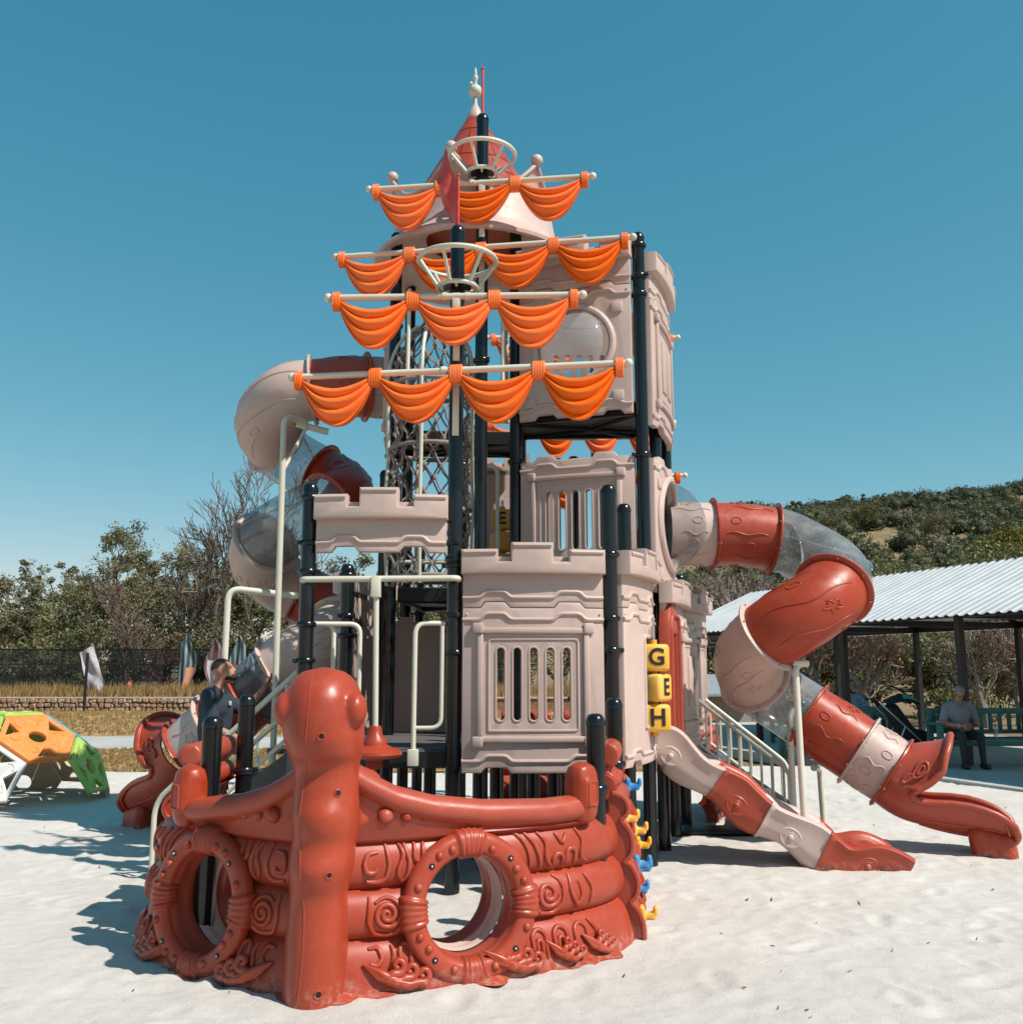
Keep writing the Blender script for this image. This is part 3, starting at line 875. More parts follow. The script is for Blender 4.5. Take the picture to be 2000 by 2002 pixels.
post('K1', 3.7); post('K2', 3.7); post('K3', 3.7); post('K4', .98); post('K5', .98)
post((-1.75, 5.82), 1.33, (.86,)); post((-1.87, 7.0), 1.42, (.9,)); post((.515, 6.10), 1.33, (.88,)); post((.72, 6.95), 1.40, (.95,))
post((.2, 9.1), .98); post((-.75, 9.2), .98); post((-.3, 10.3), .98); post((.75, 10.2), 2.3)
# masts
mastA = post('A', P(896, 441, 7.4).z, (P(885, 1062, 7.4).z, P(885, 1094, 7.4).z, 2.38, 2.0, 1.72), name='mast')
mastB = post('B', P(940, 223, 8.6).z, (4.4,), name='mast')
tag(mastA, 'front black mast carrying the two lower sail yards'); tag(mastB, 'taller rear black mast carrying the two upper sail yards')
mastS = post('S1', 6.0, name='mast')

# ---- decks
def deck(pts, z, t=.09):
    g = plate([(p[0], p[1]) for p in pts], (), t, .006)
    M = Matrix(((1, 0, 0, 0), (0, 0, 1, 0), (0, -1, 0, z - t), (0, 0, 0, 1)))
    d = obj('deck', g.move(M), DECKMAT, ship, angle=25)
    n = len(pts); f = Geo()
    for i in range(n):
        a, b_ = Vector((*pts[i], 0)), Vector((*pts[(i + 1) % n], 0))
        dr = (b_ - a).normalized(); nn = Vector((dr.y, -dr.x, 0))
        q = [a + nn * .012, b_ + nn * .012, b_ - nn * .02, a - nn * .02]
        f.add([(p.x, p.y, z - .13) for p in q] + [(p.x, p.y, z - .012) for p in q], [(0, 1, 5, 4), (1, 2, 6, 5), (2, 3, 7, 6), (3, 0, 4, 7), (4, 5, 6, 7), (3, 2, 1, 0)])
    obj('deck_edge', f, BLACKSTEEL, d, smooth=False)
    c = Vector((sum(p[0] for p in pts) / n, sum(p[1] for p in pts) / n, 0)); f = Geo()
    for i in range(n):
        a = Vector((*pts[i], 0)); f.join(tube([(c.x, c.y, z - .12), (a.x, a.y, z - .12)], .022, 6))
    obj('deck_brace', f, BLACKSTEEL, d)
    return d
deck([(-1.5, 7.44), (.70, 7.5), (1.12, 8.45), (.62, 9.45), (-.5, 9.65), (-1.36, 9.5), (-1.46, 8.4)], DK1)
deck([(-1.05, 9.05), (.04, 8.9), (1.12, 8.5), (1.53, 9.74), (.9, 10.6), (-.98, 10.6)], DK2)
deck([(.06, 8.88), (1.13, 8.5), (1.36, 9.2), (1.2, 9.4), (.1, 9.45)], DK3)
deck([(-1.12, 9.55), (.02, 9.6), (.02, 10.25), (-1.12, 10.2)], DK3 - .01)
# board strips on the front deck
for k in range(7):
    y0 = 7.47 + k * .21
    obj('deck_board', box(-1.44, -.5, y0, y0 + .195, DK1 + .001, DK1 + .012, .004), DECKMAT, ship)

# ---- moulded castle panels (local: x across, z up, front towards -y)
PW = 1.04
def steps(fr, lo, hi, w=PW, sl=.035):
    """stepped line from x=-w/2 to w/2; fr = list of (a, b) high stretches as fractions"""
    pts = [(-w / 2, lo)]
    for a, b_ in fr:
        pts += [(-w / 2 + (a - sl) * w, lo), (-w / 2 + a * w, hi), (-w / 2 + b_ * w, hi), (-w / 2 + (b_ + sl) * w, lo)]
    pts.append((w / 2, lo))
    return pts
TOPH, BOTH = [(.16, .30), (.68, .83)], [(.17, .31), (.78, .89)]
def bead(pts, y, r=.014, n=8, flat=1.0):
    g = tube(bend_path([(x, y, z) for x, z in pts], .03, 3), r, n)
    return g
def castle_panel(kind='slots', h=1.25, w=PW, bend=.045):
    top = steps(TOPH, h - .045, h, w); bot = steps(BOTH, 0, .04, w)
    outline = bot + top[::-1]
    holes = []
    fx0, fx1, fz0, fz1 = -w * .395, w * .395, .22, h - .19
    if kind == 'slots':
        for k in range(5):
            holes.append(round_slot((k - 2) * .12, .38, h - .34, .054))
    elif kind == 'opening':
        holes.append([(-.05, .28), (.36, .28), (.36, h - .25), (-.05, h - .25)])
    elif kind in ('bubble', 'bubble2'):
        BR = .33 if kind == 'bubble' else .40
        holes.append(circle2(0, h * .53, BR, 36))
    g = plate(outline, holes, .055, .012)
    y = -.055
    g.join(bead([(x, z - .085) for x, z in top], y, .016)); g.join(bead([(x, z + .085) for x, z in bot], y, .016))
    if kind in ('slots', 'wall'):
        bw = .045
        for x0, x1, z0, z1 in ((fx0, fx1, fz1 - bw, fz1), (fx0, fx1, fz0, fz0 + bw), (fx0, fx0 + bw, fz0 + bw, fz1 - bw), (fx1 - bw, fx1, fz0 + bw, fz1 - bw)):
            g.join(box(x0, x1, y - .028, y + .01, z0, z1, .012))
        for x in (fx0, fx1):
            for z in (fz0, fz1):
                g.join(box(x - .035 if x < 0 else x - .045, x + .045 if x < 0 else x + .035, y - .042, y + .01, z - (.035 if z == fz0 else .045), z + (.045 if z == fz0 else .035), .014))
        ix0, ix1, iz0, iz1 = fx0 + .085, fx1 - .085, fz0 + .085, fz1 - .085
        g.join(tube(bend_path([(ix0, y, iz0), (ix1, y, iz0), (ix1, y, iz1), (ix0, y, iz1), (ix0, y, iz0 + .001)], .03, 4), .010, 6))
        if kind == 'slots':
            for hh in holes:
                g.join(tube([(x, y + .001, z) for x, z in inset(hh[::-1] if area2(hh) > 0 else hh, .008)], .008, 6, closed=True))
        else:
            for x in (-.12, .12):
                g.join(box(x - .085, x + .085, y - .016, y + .01, iz0 + .09, iz1 - .09, .02))
    if kind in ('bubble', 'bubble2'):
        g.join(tube([(x, y - .01, z) for x, z in circle2(0, h * .53, BR + .03, 40)], .034, 10, closed=True))
        for sx in (-1, 1):
            for zz in (.16, h - .26):
                g.join(box(sx * .40 - .05, sx * .40 + .05, y - .018, y + .01, zz - .05, zz + .05, .016))
    if kind == 'opening':
        g.join(tube(bend_path([(-.05, y, .28), (.36, y, .28), (.36, y, h - .25), (-.05, y, h - .25), (-.05, y, .281)], .03, 4), .018, 8))
    g = slice_bend(g, w / 2, bend, 8)
    for sx in (-1, 1):
        for zz in (.06, h - .09):
            g.join(ball((sx * (w / 2 - .03), -.058, zz), .011, 8, 5))
    me = mesh_of(g, 'castle_panel', True, 32); me.materials.append(BEIGE); return me
def battlement(w=PW):
    g = Geo()
    hw = w / 2
    low = plate([(x, z) for x, z in steps(TOPH, 0, .045, w)] + [(hw, .30), (-hw, .30)], (), .05, .012)
    low.join(bead([(x, z + .075) for x, z in steps(TOPH, 0, .045, w)], -.05, .016))
    g.join(low)
    z0, n, ml, mm = .24, .33, .425, .475
    X = lambda f: -hw - .012 + f * (w + .024)
    out = [(X(0), z0), (X(1), z0), (X(1), ml), (X(.745), ml), (X(.745), n), (X(.635), n), (X(.635), mm), (X(.345), mm), (X(.345), n), (X(.255), n), (X(.255), ml), (X(0), ml)]
    up = plate(out, (), .125, .016)
    # sloping underside of the overhang
    g.join(up, Matrix.Translation((0, 0, .012)))
    g.join(box(X(.25), X(.35), -.05, -.01, .3, .385, .008)); g.join(box(X(.63), X(.75), -.05, -.01, .3, .385, .008))
    for a, b_, zt in ((0, .255, ml), (.345, .635, mm), (.745, 1, ml)):
        g.join(tube([(X(a) + .015, -.122, zt - .012), (X(b_) - .015, -.122, zt - .012)], .017, 8))
    g = slice_bend(g, hw, .045, 8)
    me = mesh_of(g, 'battlement', True, 32); me.materials.append(BEIGE); return me
ME = {k: castle_panel(k) for k in ('slots', 'wall', 'opening', 'bubble')}
ME['battle'] = battlement()
ME['bubble2'] = castle_panel('bubble2')
def place(kind, a, b_, z, off=0.0, name=None, sx=1.0):
    a = XYv(a) if isinstance(a, str) else Vector((*a, 0)); b_ = XYv(b_) if isinstance(b_, str) else Vector((*b_, 0))
    d = (b_ - a); m_ = (a + b_) / 2; dn = d.normalized(); nn = Vector((dn.y, -dn.x, 0))
    loc = m_ + nn * off; loc.z = z
    nm = name or {'slots': 'slotted_panel', 'wall': 'castle_panel', 'opening': 'spinner_panel', 'bubble': 'bubble_panel', 'bubble2': 'bubble_panel', 'battle': 'battlement'}[kind]
    s = min(1.08, (d.length - .125) / PW) * sx
    return link(nm, ME[kind], None, ship, loc, (0, 0, math.atan2(d.y, d.x)), (s, 1, 1)), loc, dn, nn
place('slots', 'A', 'FR', .845, .02); place('battle', 'A', 'FR', 2.055, .02)
place('battle', 'FL', 'A', 2.47, .02)
p3, l3, d3, n3_ = place('opening', 'FR', 'R1', .86, .03); place('battle', 'FR', 'R1', 2.07, .03)
place('slots', 'M', 'R1', 2.27, .0)
tp, ltp, dtp, ntp = place('bubble', 'M', 'R1', 3.86, .03); place('battle', 'M', 'R1', 5.07, .03)
place('wall', 'R1', 'R3', 3.78, .03, sx=1.0); place('battle', 'R1', 'R3', 4.99, .03)
pb, lpb, dpb, npb = place('bubble2', 'R1', 'R3', 2.27, .03)
place('battle', 'R1', 'R3', 1.92, .10); place('wall', (1.42, 9.25), (1.9, 10.5), .84, .06)
place('battle', 'R3', (2.05, 10.7), 1.92, .05)
place('wall', 'R4', (2.15, 11.5), .84, .05); 
# panels of the rear and shaded sides
for k, a, b_, z in (('wall', (.6, 10.62), (-.5, 10.62), 2.3), ('battle', (.6, 10.62), (-.5, 10.62), 3.5), ('slots', (1.3, 9.75), (.12, 9.75), 3.95), ('battle', (1.3, 9.75), (.12, 9.75), 5.16), ('wall', (-.4, 9.72), (-1.3, 9.62), .86),
                    ('wall', 'L3', 'L2', .86), ('battle', 'L3', 'L2', 2.0), ('wall', 'TB', 'TL', 3.7), ('wall', 'TB', 'L3', 2.3), ('battle', 'R3', 'K3', 5.0)):
    place(k, a, b_, z, .03)
# clear bubble windows
def bubble(loc, dn, nn, zc, r, depth, part):
    g = grid(lambda u, v: (lambda th, ph: Vector(loc) + Vector((0, 0, zc)) + dn * (r * math.sin(ph) * math.cos(th)) + Vector((0, 0, r * math.sin(ph) * math.sin(th))) + nn * (.07 + depth * math.cos(ph)))(2 * PI * u, .02 + (PI / 2 - .02) * v), 36, 12, True)
    o = obj('bubble_window', g, CLEAR, part)
    return o
bubble(ltp, dtp, ntp, 1.25 * .53, .34, .17, tp)
bubble(lpb, dpb, npb, 1.25 * .53, .42, .30, pb)
# terracotta entry panel beside the wave slide
a_, b2 = Vector((1.19, 8.47, 0)), Vector((1.34, 8.98, 0))
def local_place(g, a, b_, z, off=0):
    d = (b_ - a).normalized(); nn = Vector((d.y, -d.x, 0)); m_ = (a + b_) / 2 + nn * off
    M = Matrix(((d.x, -nn.x, 0, m_.x), (d.y, -nn.y, 0, m_.y), (0, 0, 1, z), (0, 0, 0, 1)))
    return g.move(M)
g = plate([(-.25, 0), (-.17, 0), (-.17, .95), (.17, .95), (.17, 0), (.25, 0), (.25, 1.0), (.18, 1.18), (.07, 1.24), (-.07, 1.24), (-.18, 1.18), (-.25, 1.0)], (), .10, .03)
g.join(bead([(-.21, .1), (-.21, .98), (-.15, 1.11), (.15, 1.11), (.21, .98), (.21, .1)], -.10, .022))
obj('entry_hood', local_place(g, a_, Vector((1.37, 9.0, 0)), .95, .08), TERRA, ship)

# ---- letter blocks
def letter_mesh(ch, size=.17):
    cu = bpy.data.curves.new('t', 'FONT'); cu.body = ch; cu.size = size; cu.extrude = .004; cu.align_x = 'CENTER'; cu.align_y = 'CENTER'; cu.offset = .004
    to = bpy.data.objects.new('t', cu); COL.objects.link(to)
    dg = bpy.context.evaluated_depsgraph_get(); me = bpy.data.meshes.new_from_object(to.evaluated_get(dg))
    bpy.data.objects.remove(to); me.name = 'letter'
    me.materials.clear(); me.materials.append(DARKLETTER); return me
def letter_block(c, s, rot, letters):
    """letters: list of (char, side 0..3)"""
    b_ = box(-s / 2, s / 2, -s / 2, s / 2, -s / 2, s / 2, .03)
    b_.join(tube([(0, 0, -s / 2 - .035), (0, 0, s / 2 + .035)], .03, 12))
    me = mesh_of(b_, 'letter_block', True, 50); me.materials.append(YELLOW)
    o = link('letter_block', me, None, ship, c, (0, 0, rot))
    for ch, side in letters:
        lm = letter_mesh(ch, s * .86)
        q = link('letter', lm, None, None, (0, 0, 0)); q.parent = o
        a = side * PI / 2
        q.rotation_euler = (R(90), 0, a)
        q.location = (math.sin(a) * (s / 2 + .002), -math.cos(a) * (s / 2 + .002), 0)
    return o
lb = l3 + d3 * .16 + n3_ * .085
for z, rot, ls in ((1.69, .08, [('G', 0)]), (1.45, -.66, [('E', 1)]), (1.21, .08, [('H', 0)])):
    letter_block((lb.x + .035, lb.y - .02, z), .22, rot, ls)
obj('block_axle', tube([(lb.x + .035, lb.y - .02, 1.0), (lb.x + .035, lb.y - .02, 1.95)], .016, 8), SCREW, ship)
for px, ls in ((982, ('E', '', '')), (1016, ('B', '', ''))):
    for k, py in enumerate((1017, 1060, 1103)):
        c = P(px, py, 9.6)
        letter_block(c, .2, -.05 if k == 0 else .5, [(ls[k], 0)] if ls[k] else [])
    c = P(px, 1017, 9.6)
    obj('block_axle', tube([(c.x, c.y, c.z - .7), (c.x, c.y, c.z + .2)], .016, 8), SCREW, ship)

# ---- sails on yards
def tie_geo(c, dx, dn, r=.05, h=.15, w=.095):
    g = Geo()
    up = Vector((0, 0, 1))
    prof = []
    for k in range(20):
        th = 2 * PI * k / 20
        x, z = math.cos(th), math.sin(th)
        prof.append((abs(x) ** .7 * math.copysign(.048, x), abs(z) ** .8 * math.copysign(h / 2, z)))
    nseg = 21
    V = []; Fc = []
    for i in range(nseg):
        t = i / (nseg - 1); off = (t - .5) * w
        s = 1 + .09 * abs(math.sin(t * PI * 5)) - (.25 if i in (0, nseg - 1) else 0)
        for (y, z) in prof:
            V.append(c + dx * off + dn * (y * s) + up * (z * (1 + (s - 1) * .4) - h * .22))
    for i in range(nseg - 1):
        for k in range(20):
            k2 = (k + 1) % 20
            Fc.append((i * 20 + k, i * 20 + k2, (i + 1) * 20 + k2, (i + 1) * 20 + k))
    Fc.append(tuple(range(19, -1, -1))); Fc.append(tuple((nseg - 1) * 20 + k for k in range(20)))
    return g.add(V, Fc)
def swag_geo(a, w, dx, dn, drop=.43, seed=0):
    up = Vector((0, 0, 1)); rr = random.Random(seed); ph = rr.uniform(-.12, .12); sk = rr.uniform(-.05, .05); drop = drop * rr.uniform(.95, 1.05)
    def f(u, t):
        front = t < .72
        v = t / .72 if front else 1 - (t - .72) / .28
        e = 1 - abs(2 * u - 1) ** 2.0; e2 = 1 - abs(2 * u - 1 + sk) ** 2.25
        top = -.028 - .088 * e
        bot = -.095 - (drop - .095) * max(0, e2)
        z = top + (bot - top) * v
        s = math.sin(PI * u)
        if front:
            fold = abs(math.sin(PI * (3.35 * v ** .9 + .05 + ph * .4 + (.35 + ph) * (u - .5) * (1 - v)))) ** .75
            y = .03 + .035 * s * math.sin(PI * min(1, .08 + .9 * v)) + .050 * (s ** .6) * fold * (1 - .2 * v)
        else:
            y = -.018 - .012 * s * math.sin(PI * v)
        return a + dx * (u * w) + up * z + dn * y
    V = []; nu, nt = 30, 56
    g = Geo(); Fc = []
    for i in range(nu + 1):
        for j in range(nt): V.append(f(i / nu, j / nt))
    for i in range(nu):
        for j in range(nt):
            j2 = (j + 1) % nt
            Fc.append((i * nt + j, (i + 1) * nt + j, (i + 1) * nt + j2, i * nt + j2))
    Fc.append(tuple(range(nt))); Fc.append(tuple(nu * nt + j for j in range(nt - 1, -1, -1)))
    return g.add(V, Fc)
def sail(a, b_, ties, drop, label, seed=0):
    """ties: fractions along the yard"""
    d = b_ - a; L = d.length; dx = d / L; dn = Vector((dx.y, -dx.x, 0))
    yard = obj('sail_yard', tube([a, b_], .026, 14), CREAM, ship)
    tag(yard, label)
    for e, s in ((a, -1), (b_, 1)):
        obj('yard_tip', ball(e + dx * s * .012, .036, 12, 8), CREAM, yard)
    for k, t in enumerate(ties):
        obj('sail_tie', tie_geo(a + d * t, dx, dn, w=.10 if 0 < k < len(ties) - 1 else .06), ORANGE, yard, angle=60)
    for k in range(len(ties) - 1):
        t0, t1 = ties[k] * L + .03, ties[k + 1] * L - .03
        obj('sail_swag', swag_geo(a + dx * t0, t1 - t0, dx, dn, drop, seed + k), ORANGE, yard, angle=70)
    return yard
def yard_from(pl, pr, pm, Ym, ties_px, drop, label, seed):
    z = P(*pm, Ym).z
    a, b_ = PZ(*pl, z), PZ(*pr, z)
    # keep the yard's own middle at the mast
    t = (pm[0] - pl[0]) / (pr[0] - pl[0]); mid = a.lerp(b_, t)
    sh = P(*pm, Ym) - mid; sh.z = 0
    ties = []
    for x in ties_px:
        y = pl[1] + (pr[1] - pl[1]) * (x - pl[0]) / (pr[0] - pl[0])
        q = PZ(x, y, z); ties.append((q - a).length / (b_ - a).length)
    a += sh; b_ += sh
    return sail(a, b_, ties, drop, label, seed)
Z1 = lambda x: 550 + x / 2.4125
yard_from((722, 370), (1153, 344), (940, 357), 8.46, [Z1(442), Z1(746), Z1(1097), Z1(1424)], .43, 'short topmost yard with three orange swags on the rear mast', 1)
yard_from((652, 502), (1228, 463), (940, 483), 8.46, [Z1(272), Z1(590), Z1(925), Z1(1267), Z1(1603)], .43, 'long upper yard with four orange swags on the rear mast', 11)
yard_from((644, 582), (1135, 576), (892, 579), 7.26, [Z1(259), Z1(618), Z1(1002), Z1(1377)], .43, 'short yard with three orange swags below the front lookout ring', 21)
yard_from((567, 738), (1217, 710), (888, 724), 7.26, [Z1(68), Z1(427), Z1(807), Z1(1195), Z1(1575)], .43, 'long lowest yard with four orange swags on the front mast', 31)
for z, x0, x1, lab in ((5.72, -.3, 2.08, 'rear yard whose tip shows beside the tower side panel'), (4.62, -.35, 2.0, 'rear yard with swags seen under the upper deck'), (3.95, -.2, 2.12, 'lowest rear yard whose tip shows above the bubble window')):
    sail(Vector((x0, 11.72, z)), Vector((x1, 11.72, z)), [.03, .26, .5, .74, .965], .46, lab, 41)
# yard brackets on the masts
for key, zz in (('A', P(892, 579, 7.26).z), ('A', P(888, 724, 7.26).z), ('B', P(940, 357, 8.46).z), ('B', P(940, 483, 8.46).z)):
    x, y = XY[key]
    g = box(x - .03, x + .03, y - .16, y - .04, zz - .10, zz + .025, .006)
    g.join(tube([(x - .11, y - .14, zz), (x - .07, y - .14, zz)], .032, 12)); g.join(tube([(x + .07, y - .14, zz), (x + .11, y - .14, zz)], .032, 12))
    g.join(box(x - .026, x + .026, y - .075, y - .055, zz - .5, zz - .1, .004))
    obj('yard_bracket', g, CREAM, ship)
# lookout rings
def lookout(key, pt, pb_, rt, rb):
    x, y = XY[key]; zt, zb = P(*pt, y).z, P(*pb_, y).z
    g = Geo()
    circ = lambda r, z: [(x + r * math.cos(2 * PI * k / 36), y + r * math.sin(2 * PI * k / 36), z) for k in range(36)]
    g.join(tube(circ(rt, zt), .02, 10, closed=True)); g.join(tube(circ(rb, zb), .018, 10, closed=True))
    for k in range(6):
        a = 2 * PI * k / 6 + .2
        g.join(tube([(x + rt * math.cos(a), y + rt * math.sin(a), zt), (x + rb * math.cos(a), y + rb * math.sin(a), zb)], .015, 8))
    for k in range(3):
        a = 2 * PI * k / 3 + .5
        g.join(tube([(x + rb * math.cos(a), y + rb * math.sin(a), zb), (x + PR * math.cos(a), y + PR * math.sin(a), zb)], .014, 6))
    o = obj('lookout_ring', g, CREAM, ship)
    obj('ring_collar', lathe([(PR, -.03), (PR + .055, -.025), (PR + .06, .02), (PR, .03)], 20, (x, y, zb + .02)), BLACKPOST, o)
    return o
lookout('A', (894, 511), (896, 563), .31, .155); lookout('B', (940, 304), (941, 340), .31, .145)
# flags
def flag(key, base_py, top_py, xpx, flagpx=None, rod=None):
    x, y = XY[key]; z0, z1 = P(xpx, base_py, y).z - .02, P(xpx, top_py, y).z
    st = obj('flag_staff', tube([(x, y, z0), (x, y, z1)], [.014, .011], 10), FLAGRED, ship)
    obj('staff_cap', ball((x, y, z1), (.018, .018, .014), 10, 6), FLAGRED, st)
    if rod: obj('lightning_rod', tube([(x - .02, y, z1 - .05), (x - .025, y, rod)], [.004, .002], 6), SCREW, st)
    if flagpx:
        def f(u, v):
            ex_ = -.30 * u - .02
            return Vector((x + ex_ * (.50 + .12 * math.sin(v * 5)), y + .05 * math.sin(u * 5 + v) + .24 * u, z1 - .03 - (1 - v) * .42 * (1 - .10 * u) + .34 * u + .05 * math.sin(u * 6 + 2 * v) * u + (.06 * math.sin(PI * v * 3) * u)))
        g = grid(f, 16, 10)
        g2 = grid(lambda u, v: f(u, v) + Vector((0, .012, 0)), 16, 10)
        g.join(g2)
        obj('flag', g, FLAGRED, st)
flag('A', 441, 342, 897, True); flag('B', 223, 133, 941, None, P(939, 103, 8.6).z)

# ---- conical tower roof with crown
RC = Vector((-.385, 9.52, 0))
roof = obj('tower_roof', lathe([(.50, 5.97), (.64, 5.84), (.99, 5.66), (1.03, 5.665), (1.035, 5.70), (.99, 5.745), (.90, 5.80), (.855, 5.88), (.835, 6.0), (.81, 6.14), (.80, 6.22)], 48, RC), BEIGE, ship)
obj('roof_underside', lathe([(.001, 6.18), (.5, 6.10), (.60, 5.90)], 40, RC), TERRA, roof)
def crown(u, v):
    th = 2 * PI * u + .0
    c = abs(math.cos(3 * (th - .297))); pk = (1 - math.sqrt(max(0, 1 - c ** 2.6)))     # sharp points, round valleys
    z = 6.17 + v * (.06 + .30 * pk)
    r = .785 + .06 * v * v * (.4 + pk)
    return RC + Vector((r * math.cos(th), r * math.sin(th), z))
g = grid(crown, 144, 6, True); g.join(grid(lambda u, v: crown(u, v) + Vector(((RC.x - crown(u, v).x) * .05, (RC.y - crown(u, v).y) * .05, 0)), 144, 6, True))
g.join(tube([crown(k / 144, 1) for k in range(144)], .02, 8, closed=True))
obj('crown', g, BEIGE, roof)
for k in range(6):
    th = PI * k / 3; u = th / (2 * PI)
    p = crown((u + .297 / (2 * PI)) % 1, 1)
    obj('crown_ball', ball(p + Vector((0, 0, .035)), .06, 16, 10), BEIGE, roof)
CZ0, CZ1, CR0, CR1 = 6.14, 7.36, .755, .085
cone_r = lambda z: CR0 + (CR1 - CR0) * (z - CZ0) / (CZ1 - CZ0)
obj('roof_cone', lathe([(cone_r(CZ0) - .008, CZ0), (CR1 - .008, CZ1)], 40, RC), TERRA, roof)
rows = 6
for j in range(rows):
    z0 = CZ0 + (CZ1 - CZ0) * j / rows; z1 = CZ0 + (CZ1 - CZ0) * (j + 1) / rows - .012
    nt = [13, 12, 10, 9, 7, 6][j]
    for k in range(nt):
        a0 = 2 * PI * (k + .5 * (j % 2) + .22 * math.sin(k * 2.3 + j)) / nt; a1 = 2 * PI * (k + 1 + .5 * (j % 2) + .22 * math.sin((k + 1) * 2.3 + j)) / nt - .008 / cone_r(z0)
        if k == nt - 1: a1 = 2 * PI * (nt + .5 * (j % 2) + .22 * math.sin(j)) / nt - .008 / cone_r(z0)
        g = grid(lambda u, v: RC + Vector(((cone_r(z0 + (z1 - z0) * v) + .004) * math.cos(a0 + (a1 - a0) * u), (cone_r(z0 + (z1 - z0) * v) + .004) * math.sin(a0 + (a1 - a0) * u), z0 + (z1 - z0) * v)), 5, 1)
        obj('roof_tile', g, TERRA, roof)
obj('roof_tip', lathe([(.092, 7.35), (.095, 7.37), (.06, 7.46), (.03, 7.52), (.022, 7.55), (.018, 7.64)], 20, RC), BEIGE, roof)
g = ball(RC + Vector((0, 0, 7.69)), .072, 18, 12)
g.join(ball(RC + Vector((-.045, -.05, 7.75)), .02, 8, 6)); g.join(lathe([(.02, 7.74), (.018, 7.82), (.030, 7.84), (.028, 7.86), (.014, 7.875), (.018, 7.89), (.006, 7.96), (.001, 7.97)], 14, RC))
obj('finial', g, CREAM, roof)

# ---- rope net tower
NC = Vector((-.735, 8.92, 0)); NR = .40
def net_r(z):
    if z > 4.25: return NR * math.sqrt(max(.02, 1 - ((z - 4.25) / .62) ** 2))
    return NR * (1 + .04 * math.sin(z * 3)) if z > 2.9 else NR * (.92 + .08 * (z - 2.2) / .7)
g = Geo(); kn = Geo(); rr = random.Random(5); NCOL = 15
zz = [2.38 + .13 * k for k in range(20)]
nodes_ = {}
for j, z in enumerate(zz):
    for i in range(NCOL):
        a = 2 * PI * (i + .5 * (j % 2) + rr.uniform(-.1, .1)) / NCOL; q = net_r(z) * rr.uniform(.95, 1.04)
        nodes_[j, i] = NC + Vector((q * math.cos(a), q * math.sin(a), z + rr.uniform(-.025, .025)))
for j in range(len(zz) - 1):
    for i in range(NCOL):
        for i2 in ((i, (i - 1) % NCOL) if j % 2 == 0 else (i, (i + 1) % NCOL)):
            p, q = nodes_[j, i], nodes_[j + 1, i2]
            m_ = (p + q) / 2 + (NC - (p + q) / 2) * .06; m_.z = (p.z + q.z) / 2 - .008
            g.join(tube([p, m_, q], .0085, 5, False))
for p in nodes_.values(): g.join(ball(p, (.019, .019, .026), 6, 4))
net = obj('rope_net', g, ROPE, ship)
tag(net, 'pale knotted rope climbing net column behind the front mast')
for k in range(5):
    a = 2 * PI * k / 5 - 1.75
    obj('net_frame', tube([NC + Vector(((net_r(z) + .035) * math.cos(a), (net_r(z) + .035) * math.sin(a), z)) for z in np.linspace(2.35, 4.84, 26)], .017, 8), CREAM, net)
for z in (2.42, 3.02, 3.62, 4.22):
    obj('net_hoop', tube([NC + Vector(((net_r(z) + .015) * math.cos(2 * PI * k / 30), (net_r(z) + .015) * math.sin(2 * PI * k / 30), z)) for k in range(30)], .022, 8, closed=True), ROPE, net)
# flat net inside the lower room
g = Geo(); W_, H_ = 9, 8
pt = lambda i, j: Vector((.52 + .075 * i + .02 * math.sin(j * 2.1), 8.55 + .02 * math.sin(i * 1.7 + j), 1.02 + .15 * j + .03 * math.sin(i + j)))
for i in range(W_):
    for j in range(H_):
        if (i + j) % 2: continue
        g.join(ball(pt(i, j), .02, 6, 4))
        for di in (-1, 1):
            if 0 <= i + di < W_ and j + 1 < H_: g.join(tube([pt(i, j), pt(i + di, j + 1)], .009, 5, False))
            if 0 <= i + di < W_ and j > 0: g.join(tube([pt(i, j), pt(i + di, j - 1)], .009, 5, False))
obj('climbing_net', g, ROPE, ship)

# ---- cream bars, hand loops, spinner pole
def pipe(pts, r=.017, rad=.07, name='hand_rail', parent=None, mat=CREAM):
    return obj(name, tube(bend_path(pts, rad, 6), r, 10), mat, parent or ship)
za = P(577, 1135, 7.25).z
bar = pipe([(-1.58, 7.42, za + .005), (-1.56, 7.22, za + .005), (-.40, 7.22, za + .015), (-.40, 7.40, za + .015)], .023, .05, 'cross_bar')
sp = P(736, 1128, 7.22)
pipe([(sp.x, 7.22, za + .03), (sp.x + .02, 7.2, 1.12)], .021, .02, 'spinner_pole')
obj('pole_bracket', box(sp.x - .035, sp.x + .035, 7.18, 7.26, za - .13, za + .03, .008), CREAM, ship)
wx, wy = sp.x + .02, 7.18
prof = [(.001, 1.16), (.04, 1.165), (.05, 1.14), (.055, 1.10), (.085, 1.07), (.09, 1.03), (.13, 1.01), (.17, 1.0), (.195, .985), (.20, .965), (.185, .945), (.10, .93), (.06, .92), (.06, .86), (.001, .86)]
obj('spinner_disc', lathe(prof, 36, (wx, wy, .03)), TERRA, ship)
pl = lambda x, y, z: Vector((x, y, z))
